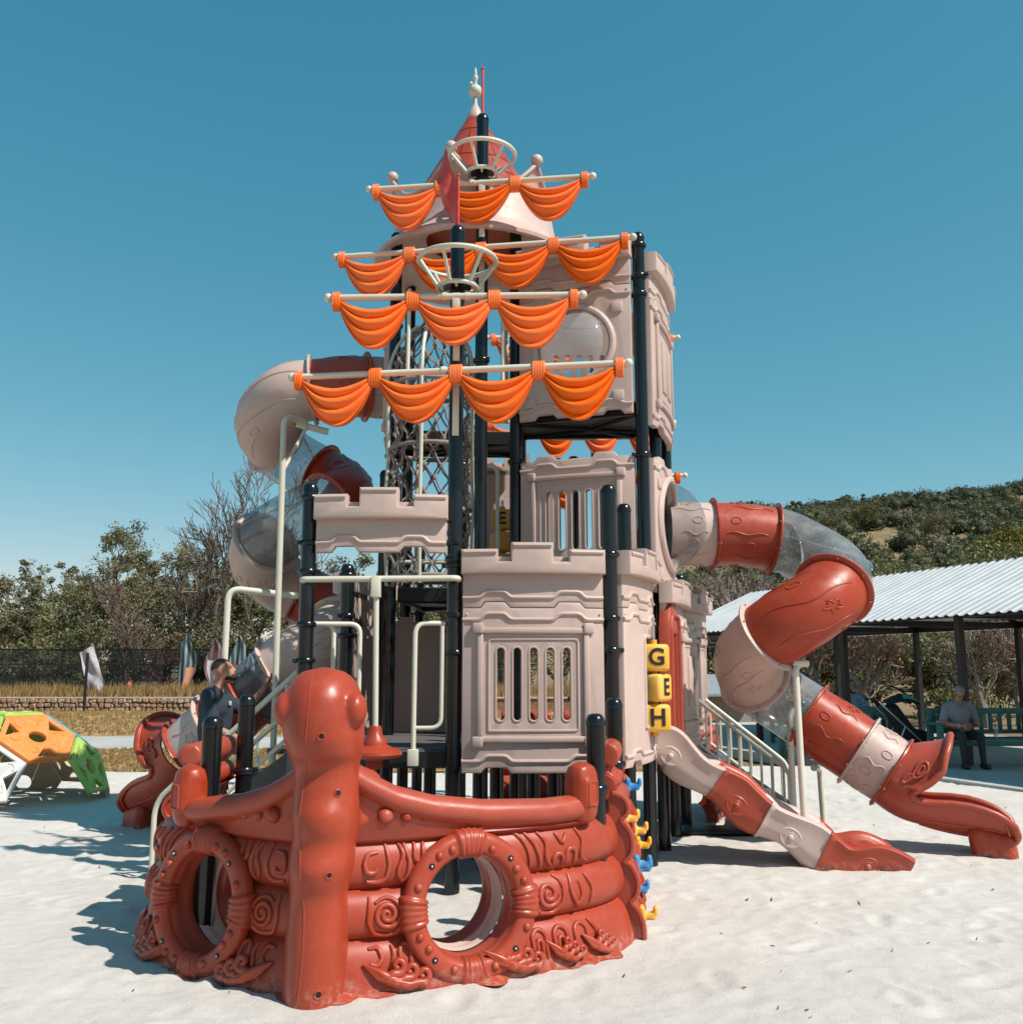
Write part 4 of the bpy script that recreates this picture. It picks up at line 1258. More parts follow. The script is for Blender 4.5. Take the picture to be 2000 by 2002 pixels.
# loop beside the front mast
x0 = -.62
pipe([(-.5, 7.4, 1.94), (x0 - .10, 7.33, 1.94), (x0 - .10, 7.30, .98), ], .019, .09)
pipe([(x0 + .10, 7.36, 1.92), (x0 + .10, 7.33, 1.17), (x0 - .09, 7.31, 1.17)], .016, .08)
obj('rail_foot', box(x0 - .14, x0 - .06, 7.27, 7.32, .90, 1.02, .008), CREAM, ship)
for dx in (.14, .34):
    pipe([(-1.5, 7.45, 1.94), (-1.5 + dx, 7.5, 1.94), (-1.5 + dx, 7.5, 1.02)], .018, .08)
pipe([(-1.05, 8.95, 2.42), (-1.05, 8.7, 2.55), (-.5, 8.7, 2.55), (-.5, 8.95, 2.42)], .02, .08)
pipe([(-.13, 9.0, 3.45), (-.13, 8.95, 2.4)], .018, .05); pipe([(-.35, 9.05, 3.5), (-.13, 8.98, 3.5), (-.13, 8.96, 2.38)], .02, .1)
pipe([(-.05, 9.0, 4.9), (-.05, 8.95, 3.9)], .02, .05); pipe([(-.95, 8.62, 5.1), (-.95, 8.55, 3.9)], .018, .05); pipe([(-.28, 8.62, 5.12), (-.28 + .2, 8.62, 5.12), (-.08, 8.62, 3.9)], .018, .08)
# ================================================================== the ship's bow
APEX = Vector((-.97, 5.16, 0))
def plan_table(sgn):
    deg = [(0, 17), (.8, 25), (1.35, 33), (1.7, 48), (2.1, 80)] if sgn > 0 else [(0, 24), (.8, 34), (1.15, 42), (1.4, 60), (1.75, 90)]
    xs_ = [d[0] for d in deg]; ys_ = [d[1] for d in deg]
    p = APEX.copy(); T = [(p.copy(), R(deg[0][1]))]; st = .02
    for k in range(1, 121):
        a = R(float(np.interp(k * st, xs_, ys_)))
        p = p + Vector((sgn * math.cos(a), math.sin(a), 0)) * st
        T.append((p.copy(), a))
    return T
PLAN = {1: plan_table(1), -1: plan_table(-1)}
def plan(sgn, s):
    f = max(0, min(s / .02, 119.999)); i = int(f); t = f - i
    a, b_ = PLAN[sgn][i], PLAN[sgn][i + 1]
    p = a[0].lerp(b_[0], t); ang = a[1] * (1 - t) + b_[1] * t
    return p, Vector((sgn * math.cos(ang), math.sin(ang), 0)), Vector((sgn * math.sin(ang), -math.cos(ang), 0))
ROWS = [(-.08, .235), (.235, .475), (.475, .725)]
def row_off(z):
    for k, (a, b_) in enumerate(ROWS):
        if z <= b_ or k == 2:
            t = min(1, max(0, (z - a) / (b_ - a)))
            if k == 0: t = .5 + (t - .5) * 1.0 if t > .5 else .5
            return .070 * max(0, 1 - (2 * t - 1) ** 2) ** .62
def hull_pt(sgn, s, z, extra=0.0):
    p, d, n = plan(sgn, s)
    o = -.10 * max(0, z) / .72 + row_off(z) + extra
    if z < .10: o += .012 * (1 - max(z, 0) / .10) ** 2
    o *= 1 - .0 * s
    return p + n * o + Vector((0, 0, z))
RING_S, RING_Z = .80, .355
def hull_panel(sgn, send):
    c, d, n = plan(sgn, RING_S)
    def f(u, v): return hull_pt(sgn, u * send, -.09 + .83 * v)
    def keep(u, v): return math.hypot(u * send - RING_S, -.09 + .83 * v - RING_Z) > .285
    g = grid(f, 110, 84, False, keep)
    o = obj('hull_panel', g, TERRA, ship, angle=60)
    tag(o, 'sunlit right bow panel of three carved log rows with a round crawl hole' if sgn > 0 else 'shaded left bow panel of three carved log rows with a round crawl hole')
    # raised scrolls
    rel = Geo()
    def stroke(pts, r=.0145):
        pts = resample([(a, 0, b_) for a, b_ in pts], max(8, len(pts) * 2))
        m_ = len(pts)
        obj('scroll', tube([hull_pt(sgn, p.x, p.z, .002) for p in pts], [r * (.55 + .45 * min(1, 4 * min(i, m_ - 1 - i) / m_ + .2)) for i in range(m_)], 7), TERRA, o, angle=70)
    def spiral(cx, cz, r, turns=2.2, ph=0, flip=1):
        stroke([(cx + flip * r * (.12 + .88 * t) * math.cos(ph + t * turns * 2 * PI), cz + .95 * r * (.12 + .88 * t) * math.sin(ph + t * turns * 2 * PI)) for t in np.linspace(0, 1, 40)])
    def ushape(cx, z0, z1, w, up=True):
        a = [(cx - w / 2, z1), (cx - w / 2 * .9, (z0 + z1) / 2)] + [(cx + w / 2 * math.cos(PI + PI * t), z0 + w / 2 + w / 2 * math.sin(PI + PI * t)) for t in np.linspace(0, 1, 8)] + [(cx + w / 2 * .9, (z0 + z1) / 2), (cx + w / 2, z1)]
        if not up: a = [(x, z0 + z1 - z) for x, z in a]
        stroke(a)
    def wave(x0, z0, x1, z1, amp, k=1.0):
        stroke([(x0 + (x1 - x0) * t + amp * math.sin(t * 2 * PI * k) * (z1 != z0), z0 + (z1 - z0) * t + amp * math.sin(t * 2 * PI * k) * (z1 == z0)) for t in np.linspace(0, 1, 14)])
    # between figurehead and ring
    spiral(.345, .355, .085, 2.3, .5); stroke([(.255, .44), (.245, .33), (.27, .265), (.34, .25), (.40, .26), (.43, .32), (.435, .43)])
    stroke([(.30, .655), (.245, .65), (.225, .60), (.24, .555), (.285, .555), (.295, .58)]); stroke([(.34, .69), (.36, .6), (.345, .52), (.29, .505), (.24, .515)])
    wave(.41, .69, .43, .50, .018); stroke([(.43, .50), (.46, .53), (.47, .6), (.44, .69)]); ushape(.52, .60, .695, .05)
    stroke([(.25, .195), (.30, .20), (.32, .15), (.29, .115), (.255, .13)]); wave(.365, .205, .38, .06, .01); ushape(.44, .06, .205, .06, False); stroke([(.51, .20), (.53, .15), (.56, .12), (.57, .07)])
    # beyond the ring
    if send > 1.3:
        stroke([(1.08, .71), (1.14, .66), (1.17, .60), (1.18, .52)]); stroke([(1.15, .70), (1.21, .64), (1.24, .56), (1.25, .505)]); wave(1.24, .69, 1.33, .50, .02)
        ushape(1.37, .50, .57, .07, False); ushape(1.46, .50, .59, .07, False); stroke([(1.36, .68), (1.40, .62), (1.44, .67)]); stroke([(1.52, .69), (1.56, .62), (1.53, .54), (1.6, .5)])
        spiral(1.28, .365, .075, 1.8, 1.1); stroke([(1.17, .46), (1.17, .34), (1.22, .27), (1.32, .26), (1.38, .32), (1.38, .42), (1.33, .455)]); stroke([(1.44, .45), (1.43, .36), (1.48, .28), (1.52, .33), (1.50, .41)]); stroke([(1.56, .44), (1.60, .36), (1.58, .28)])
        for cx in (1.20, 1.34, 1.48): ushape(cx, .05, .19, .09, False)
        for cx in (1.20, 1.34): ushape(cx, .06, .14, .035, False)
        stroke([(1.55, .2), (1.6, .14), (1.58, .07)])
    # shell ornaments along the foot
    for cx, k in ((.42, 1), (1.06, 1), (1.38, 1), (1.62, 1)) if sgn > 0 else ((.44, 1), (1.16, 1)):
        if cx > send: continue
        sh = Geo(); sz = .85 if cx < 1.2 else .6
        for q in range(3):
            x0, z0, r0 = cx + k * (-.035 + .075 * q) * sz, .118 - .026 * q, .046 * sz
            pts = [(x0 + k * r0 * (1 - .8 * t) * math.cos(-2.2 + t * 7.5), z0 + r0 * (1 - .8 * t) * math.sin(-2.2 + t * 7.5)) for t in np.linspace(0, 1, 18)]
            pts = [(cx - k * .24 * sz, .135), (cx - k * .15 * sz, .098 - .014 * q), (cx + k * (-.09 + .06 * q) * sz, .066 - .020 * q)] + pts
            pts = resample([(a, 0, b_) for a, b_ in pts], 34)
            sh.join(tube([hull_pt(sgn, p.x, p.z, .012 + .018 * min(1, i / 10)) for i, p in enumerate(pts)], [.005 + .025 * sz * min(1, i / 12) * (1 - .62 * max(0, i - 14) / 20) for i in range(34)], 8))
        obj('shell_ornament', sh, TERRA, o, angle=70)
    # foot flange lying in the sand
    def fl(u, v):
        s = u * send; p, d_, n_ = plan(sgn, s)
        w = .07 + .05 * math.sin(s * 9) + .03 * math.sin(s * 23)
        return p + n_ * (.03 + w * v) + Vector((0, 0, .03 - .045 * v + .006 * math.sin(s * 17)))
    obj('foot_flange', grid(fl, 60, 3), TERRA, o)
    # porthole ring in its own plane
    C = c + n * .005 + Vector((0, 0, RING_Z)); upv = (Vector((0, 0, 1)) - n * .10).normalized()
    def rp(rad, ang, out): return C + d * (rad * math.cos(ang)) + upv * (rad * math.sin(ang)) + n * out
    def ringf(u, v):
        a = 2 * PI * u; t = 2 * PI * v
        cr, so = math.cos(t), math.sin(t)
        rad = .322 + .060 * math.copysign(abs(cr) ** .8, cr); out = .010 + .048 * math.copysign(abs(so) ** .8, so)
        q = 0
        for k in range(4):
            da = (a - k * PI / 2 + PI) % (2 * PI) - PI
            if abs(da) < .22: q = .010 + .009 * abs(math.cos(da / .22 * PI * 2.5))
        rad += q * cr; out += q * so
        return rp(rad, a, out)
    g = grid(ringf, 240, 20, True)
    rg = obj('porthole_ring', g, TERRA, o, angle=75)
    for k in range(4):
        for da, kind in ((.36, 0), (.60, 1), (.80, 2), (1.18, 0)):
            a = k * PI / 2 + da
            if kind == 1 or kind == 0: obj('ring_boss', ball(rp(.32 + .012 * math.sin(k * 3 + da * 9), a, .054), (.023, .023, .023), 10, 7), TERRA, rg)
            else:
                ax = rp(.322, a, .03), rp(.322, a, .0615)
                obj('painted_socket', tube(ax, .016, 14), NEARBLACK, rg); obj('bolt', ball(rp(.322, a, .061), .008, 8, 5), SCREW, rg)  # solid dark disc, the hole's shade is in its colour
    # tunnel behind the ring
    for r0, a0, a1, mt in ((.262, .03, -.16, TERRA), (.252, -.15, -.30, BEIGE), (.262, -.29, -.46, TERRA)):
        tn = grid(lambda u, v: rp(r0 + .006 * math.cos(v * PI * 4), 2 * PI * u, a0 + (a1 - a0) * v), 56, 8, True)
        obj('tunnel_band', tn, mt, rg)
    return o
hr = hull_panel(1, 2.0); hl = hull_panel(-1, 1.56)

# ---- sweeping gunwales
def gunwale(sgn, send):
    zt = lambda s: float(np.interp(s, [0, .12, .25, .4, .6, .9, 1.3, 2], [1.20, 1.14, 1.06, .985, .93, .89, .87, .88]))
    def sec(s):
        z = zt(s); L = []
        rl = .072; lo = max(.735, z - 2.0 * rl)
        base = [(-.20, .705), (-.10, .692), (-.035, .698), (-.004, .722), (-.016, lo)]
        lip = [(-.045 + (rl + .012) * math.cos(R(a)), max(lo, z - rl + rl * math.sin(R(a)))) for a in (-62, -42, -22, -2, 18, 38, 58, 76, 94, 112, 132, 155, 180)]
        return base + lip + [(-.145, .74)]
    n = 60; V = []; Fc = []; m_ = len(sec(0))
    for i in range(n + 1):
        s = send * i / n; p, d, nn = plan(sgn, s)
        for o_, z in sec(s): V.append(p + nn * (o_ - .02) + Vector((0, 0, z)))
    for i in range(n):
        for k in range(m_):
            k2 = (k + 1) % m_
            Fc.append((i * m_ + k, i * m_ + k2, (i + 1) * m_ + k2, (i + 1) * m_ + k))
    Fc.append(tuple(range(m_))); Fc.append(tuple(n * m_ + k for k in range(m_ - 1, -1, -1)))
    gw = obj('gunwale', Geo().add(V, Fc), TERRA, ship, angle=75)
    for s, r_ in ((.335, .044), (.45, .032), (.55, .025)):
        p, d, nn = plan(sgn, s)
        obj('gunwale_boss', ball(p + nn * (-.034) + Vector((0, 0, .835 - (.335 - s) * -.06)), (r_, r_, r_), 16, 10), TERRA, gw)
    p, d, nn = plan(sgn, send - .06)
    ang = math.atan2(d.y, d.x)
    b_ = Geo().join(box(-.095, .095, -.085, .085, .70, 1.06, .075))
    b_.join(box(-.06, .06, -.095, .095, .80, .97, .02))
    b_ = blob(b_, .012, 5)
    M = Matrix.Translation(p + nn * -.055) @ Matrix.Rotation(ang, 4, 'Z')
    obj('end_block', b_.move(M), TERRA, gw, angle=80)
    e = Geo().join(tube(bend_path([(-.035, -.094, .82), (.035, -.094, .82), (.035, -.094, .95), (-.035, -.094, .95), (-.035, -.094, .821)], .02, 3), .006, 6))
    if sgn < 0: e = Geo().join(tube(bend_path([(-.035, .094, .82), (.035, .094, .82), (.035, .094, .95), (-.035, .094, .95), (-.035, .094, .821)], .02, 3), .006, 6))
    obj('block_trim', e.move(M), TERRA, gw)
    return gw
gunwale(1, 1.66); gunwale(-1, 1.12)

# ---- figurehead: a smooth rearing sea creature
FX, FY = -.975, 5.16
g = Geo()
c = lambda x, y, z: (FX + x, FY + y, z)
FT = [(-.10, .162, .20, .20), (.03, .156, .205, .2), (.25, .156, .20, .2), (.40, .147, .176, .2), (.48, .144, .172, .2), (.56, .156, .205, .2), (.62, .166, .222, .2), (.69, .164, .192, .2), (.74, .163, .182, .2), (.82, .170, .215, .2), (.88, .172, .222, .2), (.96, .166, .182, .2),
      (1.05, .164, .162, .2), (1.11, .168, .165, .2), (1.17, .190, .228, .2), (1.25, .207, .265, .21), (1.37, .210, .268, .215), (1.46, .200, .252, .21), (1.53, .172, .21, .18), (1.58, .125, .15, .13), (1.605, .06, .07, .06), (1.612, .004, .004, .004)]
nz, na = 70, 40
zt_ = [t[0] for t in FT]
def fig_pt(u, v):
    z = -.10 + 1.712 * v
    w_, f_, b_ = (float(np.interp(z, zt_, [t[k] for t in FT])) for k in (1, 2, 3))
    a = 2 * PI * u
    return c(w_ * math.copysign(abs(math.cos(a)) ** .92, math.cos(a)) + float(np.interp(z, [0, .3, .5, .8, 1.1, 1.3, 1.6], [-.008, -.004, -.002, .022, .018, -.002, -.012])), (f_ if math.sin(a) < 0 else b_) * math.sin(a) + .02, z)
g = grid(fig_pt, na, nz, True); g.f.append(tuple(range(na - 1, -1, -1))); g.f.append(tuple(nz * na + k for k in range(na)))
for sx in (-1, 1):
    g.join(ball(c(sx * .178, -.10, 1.395), (.062, .088, .090), 16, 12)); g.join(capsule(c(sx * .12, -.05, 1.40), c(sx * .17, -.09, 1.40), .07, .066))
    for s0, s1, z0, z1, r_ in ((.0, .26, 1.08, 1.00, .10), (.0, .26, .82, .82, .10)):
        pa, _, na_ = plan(sx, s0); pb_, _, nb = plan(sx, s1)
        g.join(capsule(pa - na_ * .08 + Vector((0, 0, z0)), pb_ - nb * .10 + Vector((0, 0, z1)), r_, r_ * .7))
    g.join(capsule(c(sx * .04, .04, .02), c(sx * .15, .05, -.05), .10, .08))
fig = blob(g, .013, 8, 'fig')
fo = obj('figurehead', fig, TERRA, ship, angle=180)
tag(fo, 'smooth rounded terracotta sea creature figurehead with bulging eyes on the bow')
bv = BVHTree.FromPolygons([Vector(p) for p in fig.v], [tuple(f) for f in fig.f])
pts = []
for z in np.linspace(.02, 1.57, 60):
    h_ = bv.ray_cast(Vector((FX - .055 + .02 * math.sin(z * 5.5), FY - 1, z)), Vector((0, 1, 0)))
    if h_[0] is not None: pts.append(h_[0] + Vector((0, .0012, 0)))
obj('mould_seam', tube(pts, .0042, 6), TERRA, fo)
for x, z, r_ in ((.035, 1.27, .017), (.105, .985, .017), (.08, .60, .016), (.045, .05, .018)):
    h_ = bv.ray_cast(Vector((FX + x, FY - 1, z)), Vector((0, 1, 0)))
    if h_[0] is not None:
        nn = h_[1] if h_[1].y < 0 else -h_[1]
        obj('painted_socket', tube([h_[0] - nn * .01, h_[0] + nn * .0015], r_, 16), NEARBLACK, fo)  # no real recess: a dark disc coloured like the shaded hole
        cc = [h_[0] + nn * .001 + (nn.orthogonal().normalized() * math.cos(2 * PI * k / 20) + nn.cross(nn.orthogonal().normalized()) * math.sin(2 * PI * k / 20)) * r_ for k in range(20)]
        obj('socket_rim', tube(cc, .004, 6, closed=True), TERRA, fo)

# ---- hull sides with climbing holds
def side_wall(a, b_, sgn, holds, lab, zoff=0):
    a, b_ = Vector((*a, 0)), Vector((*b_, 0)); d = (b_ - a); L = d.length; d.normalize()
    nn = Vector((d.y, -d.x, 0)) * sgn
    def prof(z):
        k = [(-.1, .20), (.20, .44), (.44, .68), (.68, .84)]
        for q, (z0, z1) in enumerate(k):
            if z <= z1: 
                t = (z - z0) / (z1 - z0)
                return .10 - .10 * max(z, 0) / .84 + .085 * max(0, 1 - (2 * t - 1) ** 2) ** .5
        return 0
    def f(u, v):
        z = -.1 + .94 * v
        return a + d * (u * L) + nn * (prof(z) * (1 - .0 * u)) + Vector((0, 0, z + zoff))
    g = grid(f, 24, 60)
    g.join(grid(lambda u, v: f(u, v) - nn * .11, 24, 60))
    for e in (0, 1):   # scalloped end faces
        g.join(grid(lambda u, v: f(e, v) - nn * (.11 * u), 3, 60))
    g.join(tube([f(0, .999) - nn * .05 + Vector((0, 0, .05)), f(1, .999) - nn * .05 + Vector((0, 0, .05))], .055, 12))
    o = obj('side_wall', g, TERRA, ship, angle=70); tag(o, lab)
    # end bead following the scallops, raised scrolls and upper rail
    g = tube([f(0, v) + nn * .004 - d * .002 for v in np.linspace(0, 1, 50)], .016, 6)
    rr = random.Random(int(a.x * 100))
    for row in (.08, .32, .56):
        for k in range(5):
            u0 = (k + .3) / 5
            obj('scroll', tube([f(u0 + .05 * math.cos(t), (row + .1 + .06 * math.sin(t)) / .94) + nn * .003 for t in np.linspace(0, 4.5 + rr.random(), 10)], .010, 6), TERRA, o)
    obj('end_bead', g, TERRA, o)
    for k in range(2):
        rl = Geo()
        t0, t1 = .06 + .5 * k, .46 + .5 * k
        rl.join(tube([a + d * (t0 * L) - nn * .02 + Vector((0, 0, 1.06)), a + d * (t1 * L) - nn * .02 + Vector((0, 0, 1.06))], .075, 16))
        rl.join(box(0, 1, 0, 1, 0, 1)) if False else None
        for q in range(4):
            rl.join(ball(a + d * ((t0 + (t1 - t0) * (q + .5) / 4) * L) + nn * .03 + Vector((0, 0, .90)), .035, 10, 7))
        rl.join(tube([a + d * (t0 * L) - nn * .03 + Vector((0, 0, .90)), a + d * (t1 * L) - nn * .03 + Vector((0, 0, .90))], .06, 10))
        obj('side_rail', blob(rl, .014, 2), TERRA, o, angle=80)
    hold = Geo().join(box(-.045, .045, -.02, .02, -.05, .05, .016)).join(box(-.028, .028, -.085, .0, -.035, .01, .012)).join(box(-.026, .026, -.10, -.07, -.01, .05, .012))
    hold = blob(hold, .008, 3, 'hold')
    for k, (u, z, mt) in enumerate(holds):
        p = f(u, (z + .1) / .94)
        ang = math.atan2(nn.y, nn.x) + PI / 2
        me = HOLD_ME.setdefault(mt.name, None)
        if me is None:
            me = mesh_of(hold, 'climbing_hold', True, 60); me.materials.append(mt); HOLD_ME[mt.name] = me
        link('climbing_hold', me, None, o, p, (0, 0, ang))
    return o
HOLD_ME = {}
Bl, Ye = BLUEP, YELLOW
side_wall((.62, 6.22), (.80, 7.50), 1, [(.22, .66, Ye), (.62, .80, Bl), (.55, .52, Ye), (.30, .36, Bl), (.85, .36, Ye), (.62, .26, Bl), (.40, .18, Bl), (.12, .10, Ye)], 'right hull side wall with blue and yellow climbing holds')
side_wall((-2.04, 6.2), (-2.06, 7.2), -1, [(.3, .5, Ye), (.6, .3, Bl)], 'shaded left hull side wall behind the left bow panel')
side_wall((1.98, 10.6), (2.42, 11.9), 1, [(.25, .6, Bl), (.5, .3, Ye), (.2, .2, Bl), (.7, .62, Bl)], 'rear hull side wall beyond the black posts')
side_wall((-.2, 11.2), (1.2, 11.3), 1, [], 'rear hull wall seen between the black posts')
# ================================================================== slides and stairs
TR = .315
def tube_frame(pts):
    out = []
    n = len(pts)
    for i in range(n):
        t = (pts[min(i + 1, n - 1)] - pts[max(i - 1, 0)]).normalized()
        sd = t.cross(Vector((0, 0, 1))).normalized(); up = sd.cross(t).normalized()
        out.append((pts[i], t, sd, up))
    return out
def tube_pt(fr, s, ph, r):
    f = s * (len(fr) - 1); i = min(int(f), len(fr) - 2); t = f - i
    p = fr[i][0].lerp(fr[i + 1][0], t); sd = fr[i][2].lerp(fr[i + 1][2], t).normalized(); up = fr[i][3].lerp(fr[i + 1][3], t).normalized()
    return p + (sd * math.cos(ph) + up * math.sin(ph)) * r
def flange(fr, s, mat, parent, r=TR, w=.028, ring=.05):
    f = s * (len(fr) - 1); i = min(int(round(f)), len(fr) - 1); p, t, sd, up = fr[i]
    V = []; Fc = []; n = 48
    prof = [(r - .004, -w / 2), (r + ring * .8, -w / 2), (r + ring, -w / 4), (r + ring, w / 4), (r + ring * .8, w / 2), (r - .004, w / 2)]
    for q, o_ in prof:
        for k in range(n):
            a = 2 * PI * k / n
            V.append(p + t * o_ + (sd * math.cos(a) + up * math.sin(a)) * q)
    for j in range(len(prof) - 1):
        for k in range(n):
            k2 = (k + 1) % n
            Fc.append((j * n + k, j * n + k2, (j + 1) * n + k2, (j + 1) * n + k))
    o = obj('flange', Geo().add(V, Fc), mat, parent, angle=50)
    g = Geo()
    for k in range(8):
        a = 2 * PI * (k + .5) / 8
        q = p + (sd * math.cos(a) + up * math.sin(a)) * (r + ring * .55)
        g.join(tube([q - t * .024, q + t * .024], .010, 7))
    obj('flange_bolt', g, SCREW, parent)
def section(fr, s0, s1, mat, parent, seed=0, clear=False, r=TR):
    n = max(8, int((s1 - s0) * len(fr) * .8))
    g = grid(lambda u, v: tube_pt(fr, s0 + (s1 - s0) * v, 2 * PI * u, r), 48, n, True)
    if not clear:
        g.join(grid(lambda u, v: tube_pt(fr, s0 + (s1 - s0) * v, -2 * PI * u, r - .012), 48, n, True))
        rr = random.Random(seed)
        L = sum((fr[i + 1][0] - fr[i][0]).length for i in range(int(s0 * (len(fr) - 1)), int(s1 * (len(fr) - 1))))
        for k in range(7):
            ph = 2 * PI * k / 7 + rr.uniform(-.2, .2); a, b_ = rr.uniform(.1, .3), rr.uniform(.7, .9); am = rr.uniform(.04, .08)
            pts = [tube_pt(fr, s0 + (s1 - s0) * (a + (b_ - a) * t), ph + am * math.sin(t * 9 + k), r + .001) for t in np.linspace(0, 1, 26)]
            g.join(tube(pts, [.009 * (.3 + .7 * math.sin(PI * min(max(i / 25, .03), .97)) ** .5) for i in range(26)], 6))
            # little starfish and shells
            c0 = s0 + (s1 - s0) * rr.uniform(.25, .75); p0 = ph + .42
            pts = []
            for q in range(20):
                t = 2 * PI * q / 20; rad = .045 * (1 + .42 * math.cos(5 * t)) if k % 2 else .04 * (1 + .2 * math.cos(2 * t))
                pts.append(tube_pt(fr, c0 + rad * math.cos(t) / max(L, .1) * (s1 - s0), p0 + rad * math.sin(t) / r, r + .001))
            g.join(tube(pts, .006, 5, closed=True))
    o = obj('clear_section' if clear else 'tube_section', g, CLEAR if clear else mat, parent, angle=80)
    if clear:
        for ph in (.35, PI - .35):
            st = Geo(); n2 = 24
            st.join(grid(lambda u, v: tube_pt(fr, s0 + (s1 - s0) * u, ph, r + .002 + .028 * v), n2, 1))
            st.join(grid(lambda u, v: tube_pt(fr, s0 + (s1 - s0) * u, ph + .02, r + .002 + .028 * v), n2, 1))
            so = obj('seam_strip', st, CLEAR, o)
            bt = Geo()
            for q in range(4): bt.join(ball(tube_pt(fr, s0 + (s1 - s0) * (q + .5) / 4, ph, r + .02), .012, 8, 5))
            obj('seam_bolt', bt, SCREW, o)
    return o
def dense(pts, step=.03):
    L = sum((Vector(pts[i + 1]) - Vector(pts[i])).length for i in range(len(pts) - 1))
    return resample(pts, int(L / step) + 2)
def exit_piece(p0, dirv, slope, mat, parent, length=1.45, bottom=.10, r=TR):
    """flared mouth of a tube slide: hood above, open trough running out below"""
    d = Vector((dirv.x, dirv.y, 0)).normalized(); sd = d.cross(Vector((0, 0, 1)))
    N = 60
    zc = []; z = p0.z; ang = slope
    zend = bottom + r
    pts = []
    for i in range(N + 1):
        t = i / N
        x = length * t
        # cubic from slope to flat, ending at zend
        m0 = -math.tan(slope) * length
        h = (2 * t ** 3 - 3 * t ** 2 + 1) * p0.z + (t ** 3 - 2 * t ** 2 + t) * m0 + (-2 * t ** 3 + 3 * t ** 2) * zend + (t ** 3 - t ** 2) * (-.12 * length)
        pts.append(Vector((p0.x, p0.y, 0)) + d * x + Vector((0, 0, h)))
    fr = tube_frame(pts)
    def send(a):      # a = angle from the bottom, 0..pi
        a = abs(a)
        return float(np.interp(math.degrees(a), [0, 38, 52, 60, 66, 70, 74, 79, 87, 97, 108, 140, 180], [.985, 1.0, .97, .86, .60, .34, .21, .185, .21, .31, .40, .43, .44]))
    def rad(s, a):
        q = r * (1 + .05 * math.sin(PI * min(1, s / .3)) * (abs(a) < PI / 2))
        return q
    def f(u, v, off=0):
        a = -PI + 2 * PI * u; s = send(a) * v
        f_ = s * N; i = min(int(f_), N - 1); t = f_ - i
        p = fr[i][0].lerp(fr[i + 1][0], t); up = fr[i][3].lerp(fr[i + 1][3], t); T_ = fr[i][1]
        q = rad(s, a) + off
        k_ = min(1, max(0, (abs(a) - R(72)) / R(55))); k_ = k_ * k_ * (3 - 2 * k_)
        lift = s * length * math.tan(slope) * k_ * .97 - (p.z - p0.z + s * length * math.tan(slope)) * k_
        flare = .05 * max(0, (v - .55) / .45) ** 2 if abs(a) > R(85) else 0
        roll = .13 * math.sin(PI * min(1, max(0, (s - .25) / .85))) * (abs(math.sin(a)) ** 2) * (abs(a) < R(75))
        return p + (sd * math.sin(a) - up * math.cos(a)) * (q + flare) + Vector((0, 0, lift + roll))
    g = grid(lambda u, v: f(u, v), 96, 46, True); g.join(grid(lambda u, v: f(1 - u, v, -.014), 96, 46, True))
    edge = [f(k / 160, 1) for k in range(160)]
    g.join(tube(edge, .030, 10, closed=True))
    g.join(tube([f(k / 160, .93, .012) for k in range(160)], .014, 6, closed=True))
    for ph, v, rr_ in ((.20, .55, .055), (.80, .55, .055), (.235, .42, .035), (.765, .42, .035)):
        c0 = f(ph, v, .005)
        for q in (1, .5):
            ring = []
            for k in range(20):
                a = 2 * PI * k / 20
                ring.append(f(ph + rr_ * q * math.cos(a) / (2 * PI * r), v + rr_ * q * math.sin(a) / (length * .41), .004))
            g.join(tube(ring, .016 * (1 if q == 1 else .8), 7, closed=True))
    for k in range(5):
        u0 = .5 + (-.10 + .05 * k)
        g.join(tube([f(u0, v, .003) for v in np.linspace(.3, .9, 14)], .008, 5))
    o = obj('slide_exit', g, mat, parent, angle=70)
    # foot block
    b_ = Geo()
    for t_ in (.70, .80, .90):
        for w_ in (-.13, 0, .13):
            q_ = Vector((p0.x, p0.y, 0)) + d * (length * t_) + sd * w_
            b_.join(capsule((q_.x, q_.y, -.08), (q_.x - d.x * .03, q_.y - d.y * .03, bottom + .03 + (.9 - t_) * .25), .085, .09))
    b_ = blob(b_, .02, 5)
    obj('exit_foot', b_, mat, o, angle=70)
    return o, fr
def helix(c, rad, z0, z1, a0, turns, n=90):
    return [Vector((c[0] + rad * math.cos(a0 - 2 * PI * turns * k / n), c[1] + rad * math.sin(a0 - 2 * PI * turns * k / n), z0 + (z1 - z0) * (k / n))) for k in range(n + 1)]
def build_slide(path, cuts, part):
    fr = tube_frame(dense(path))
    mats = {'b': BEIGE, 't': TERRA, 'c': CLEAR}
    for k, (s0, s1, m_) in enumerate(cuts):
        section(fr, s0, s1, mats[m_], part, k + 3, m_ == 'c')
        fm = mats[m_] if m_ != 'c' else mats[cuts[k - 1][2]]
        if k: flange(fr, s0, BEIGE if (m_ == 'b' or (m_ == 'c' and cuts[k - 1][2] == 'b')) else TERRA, part)
    return fr
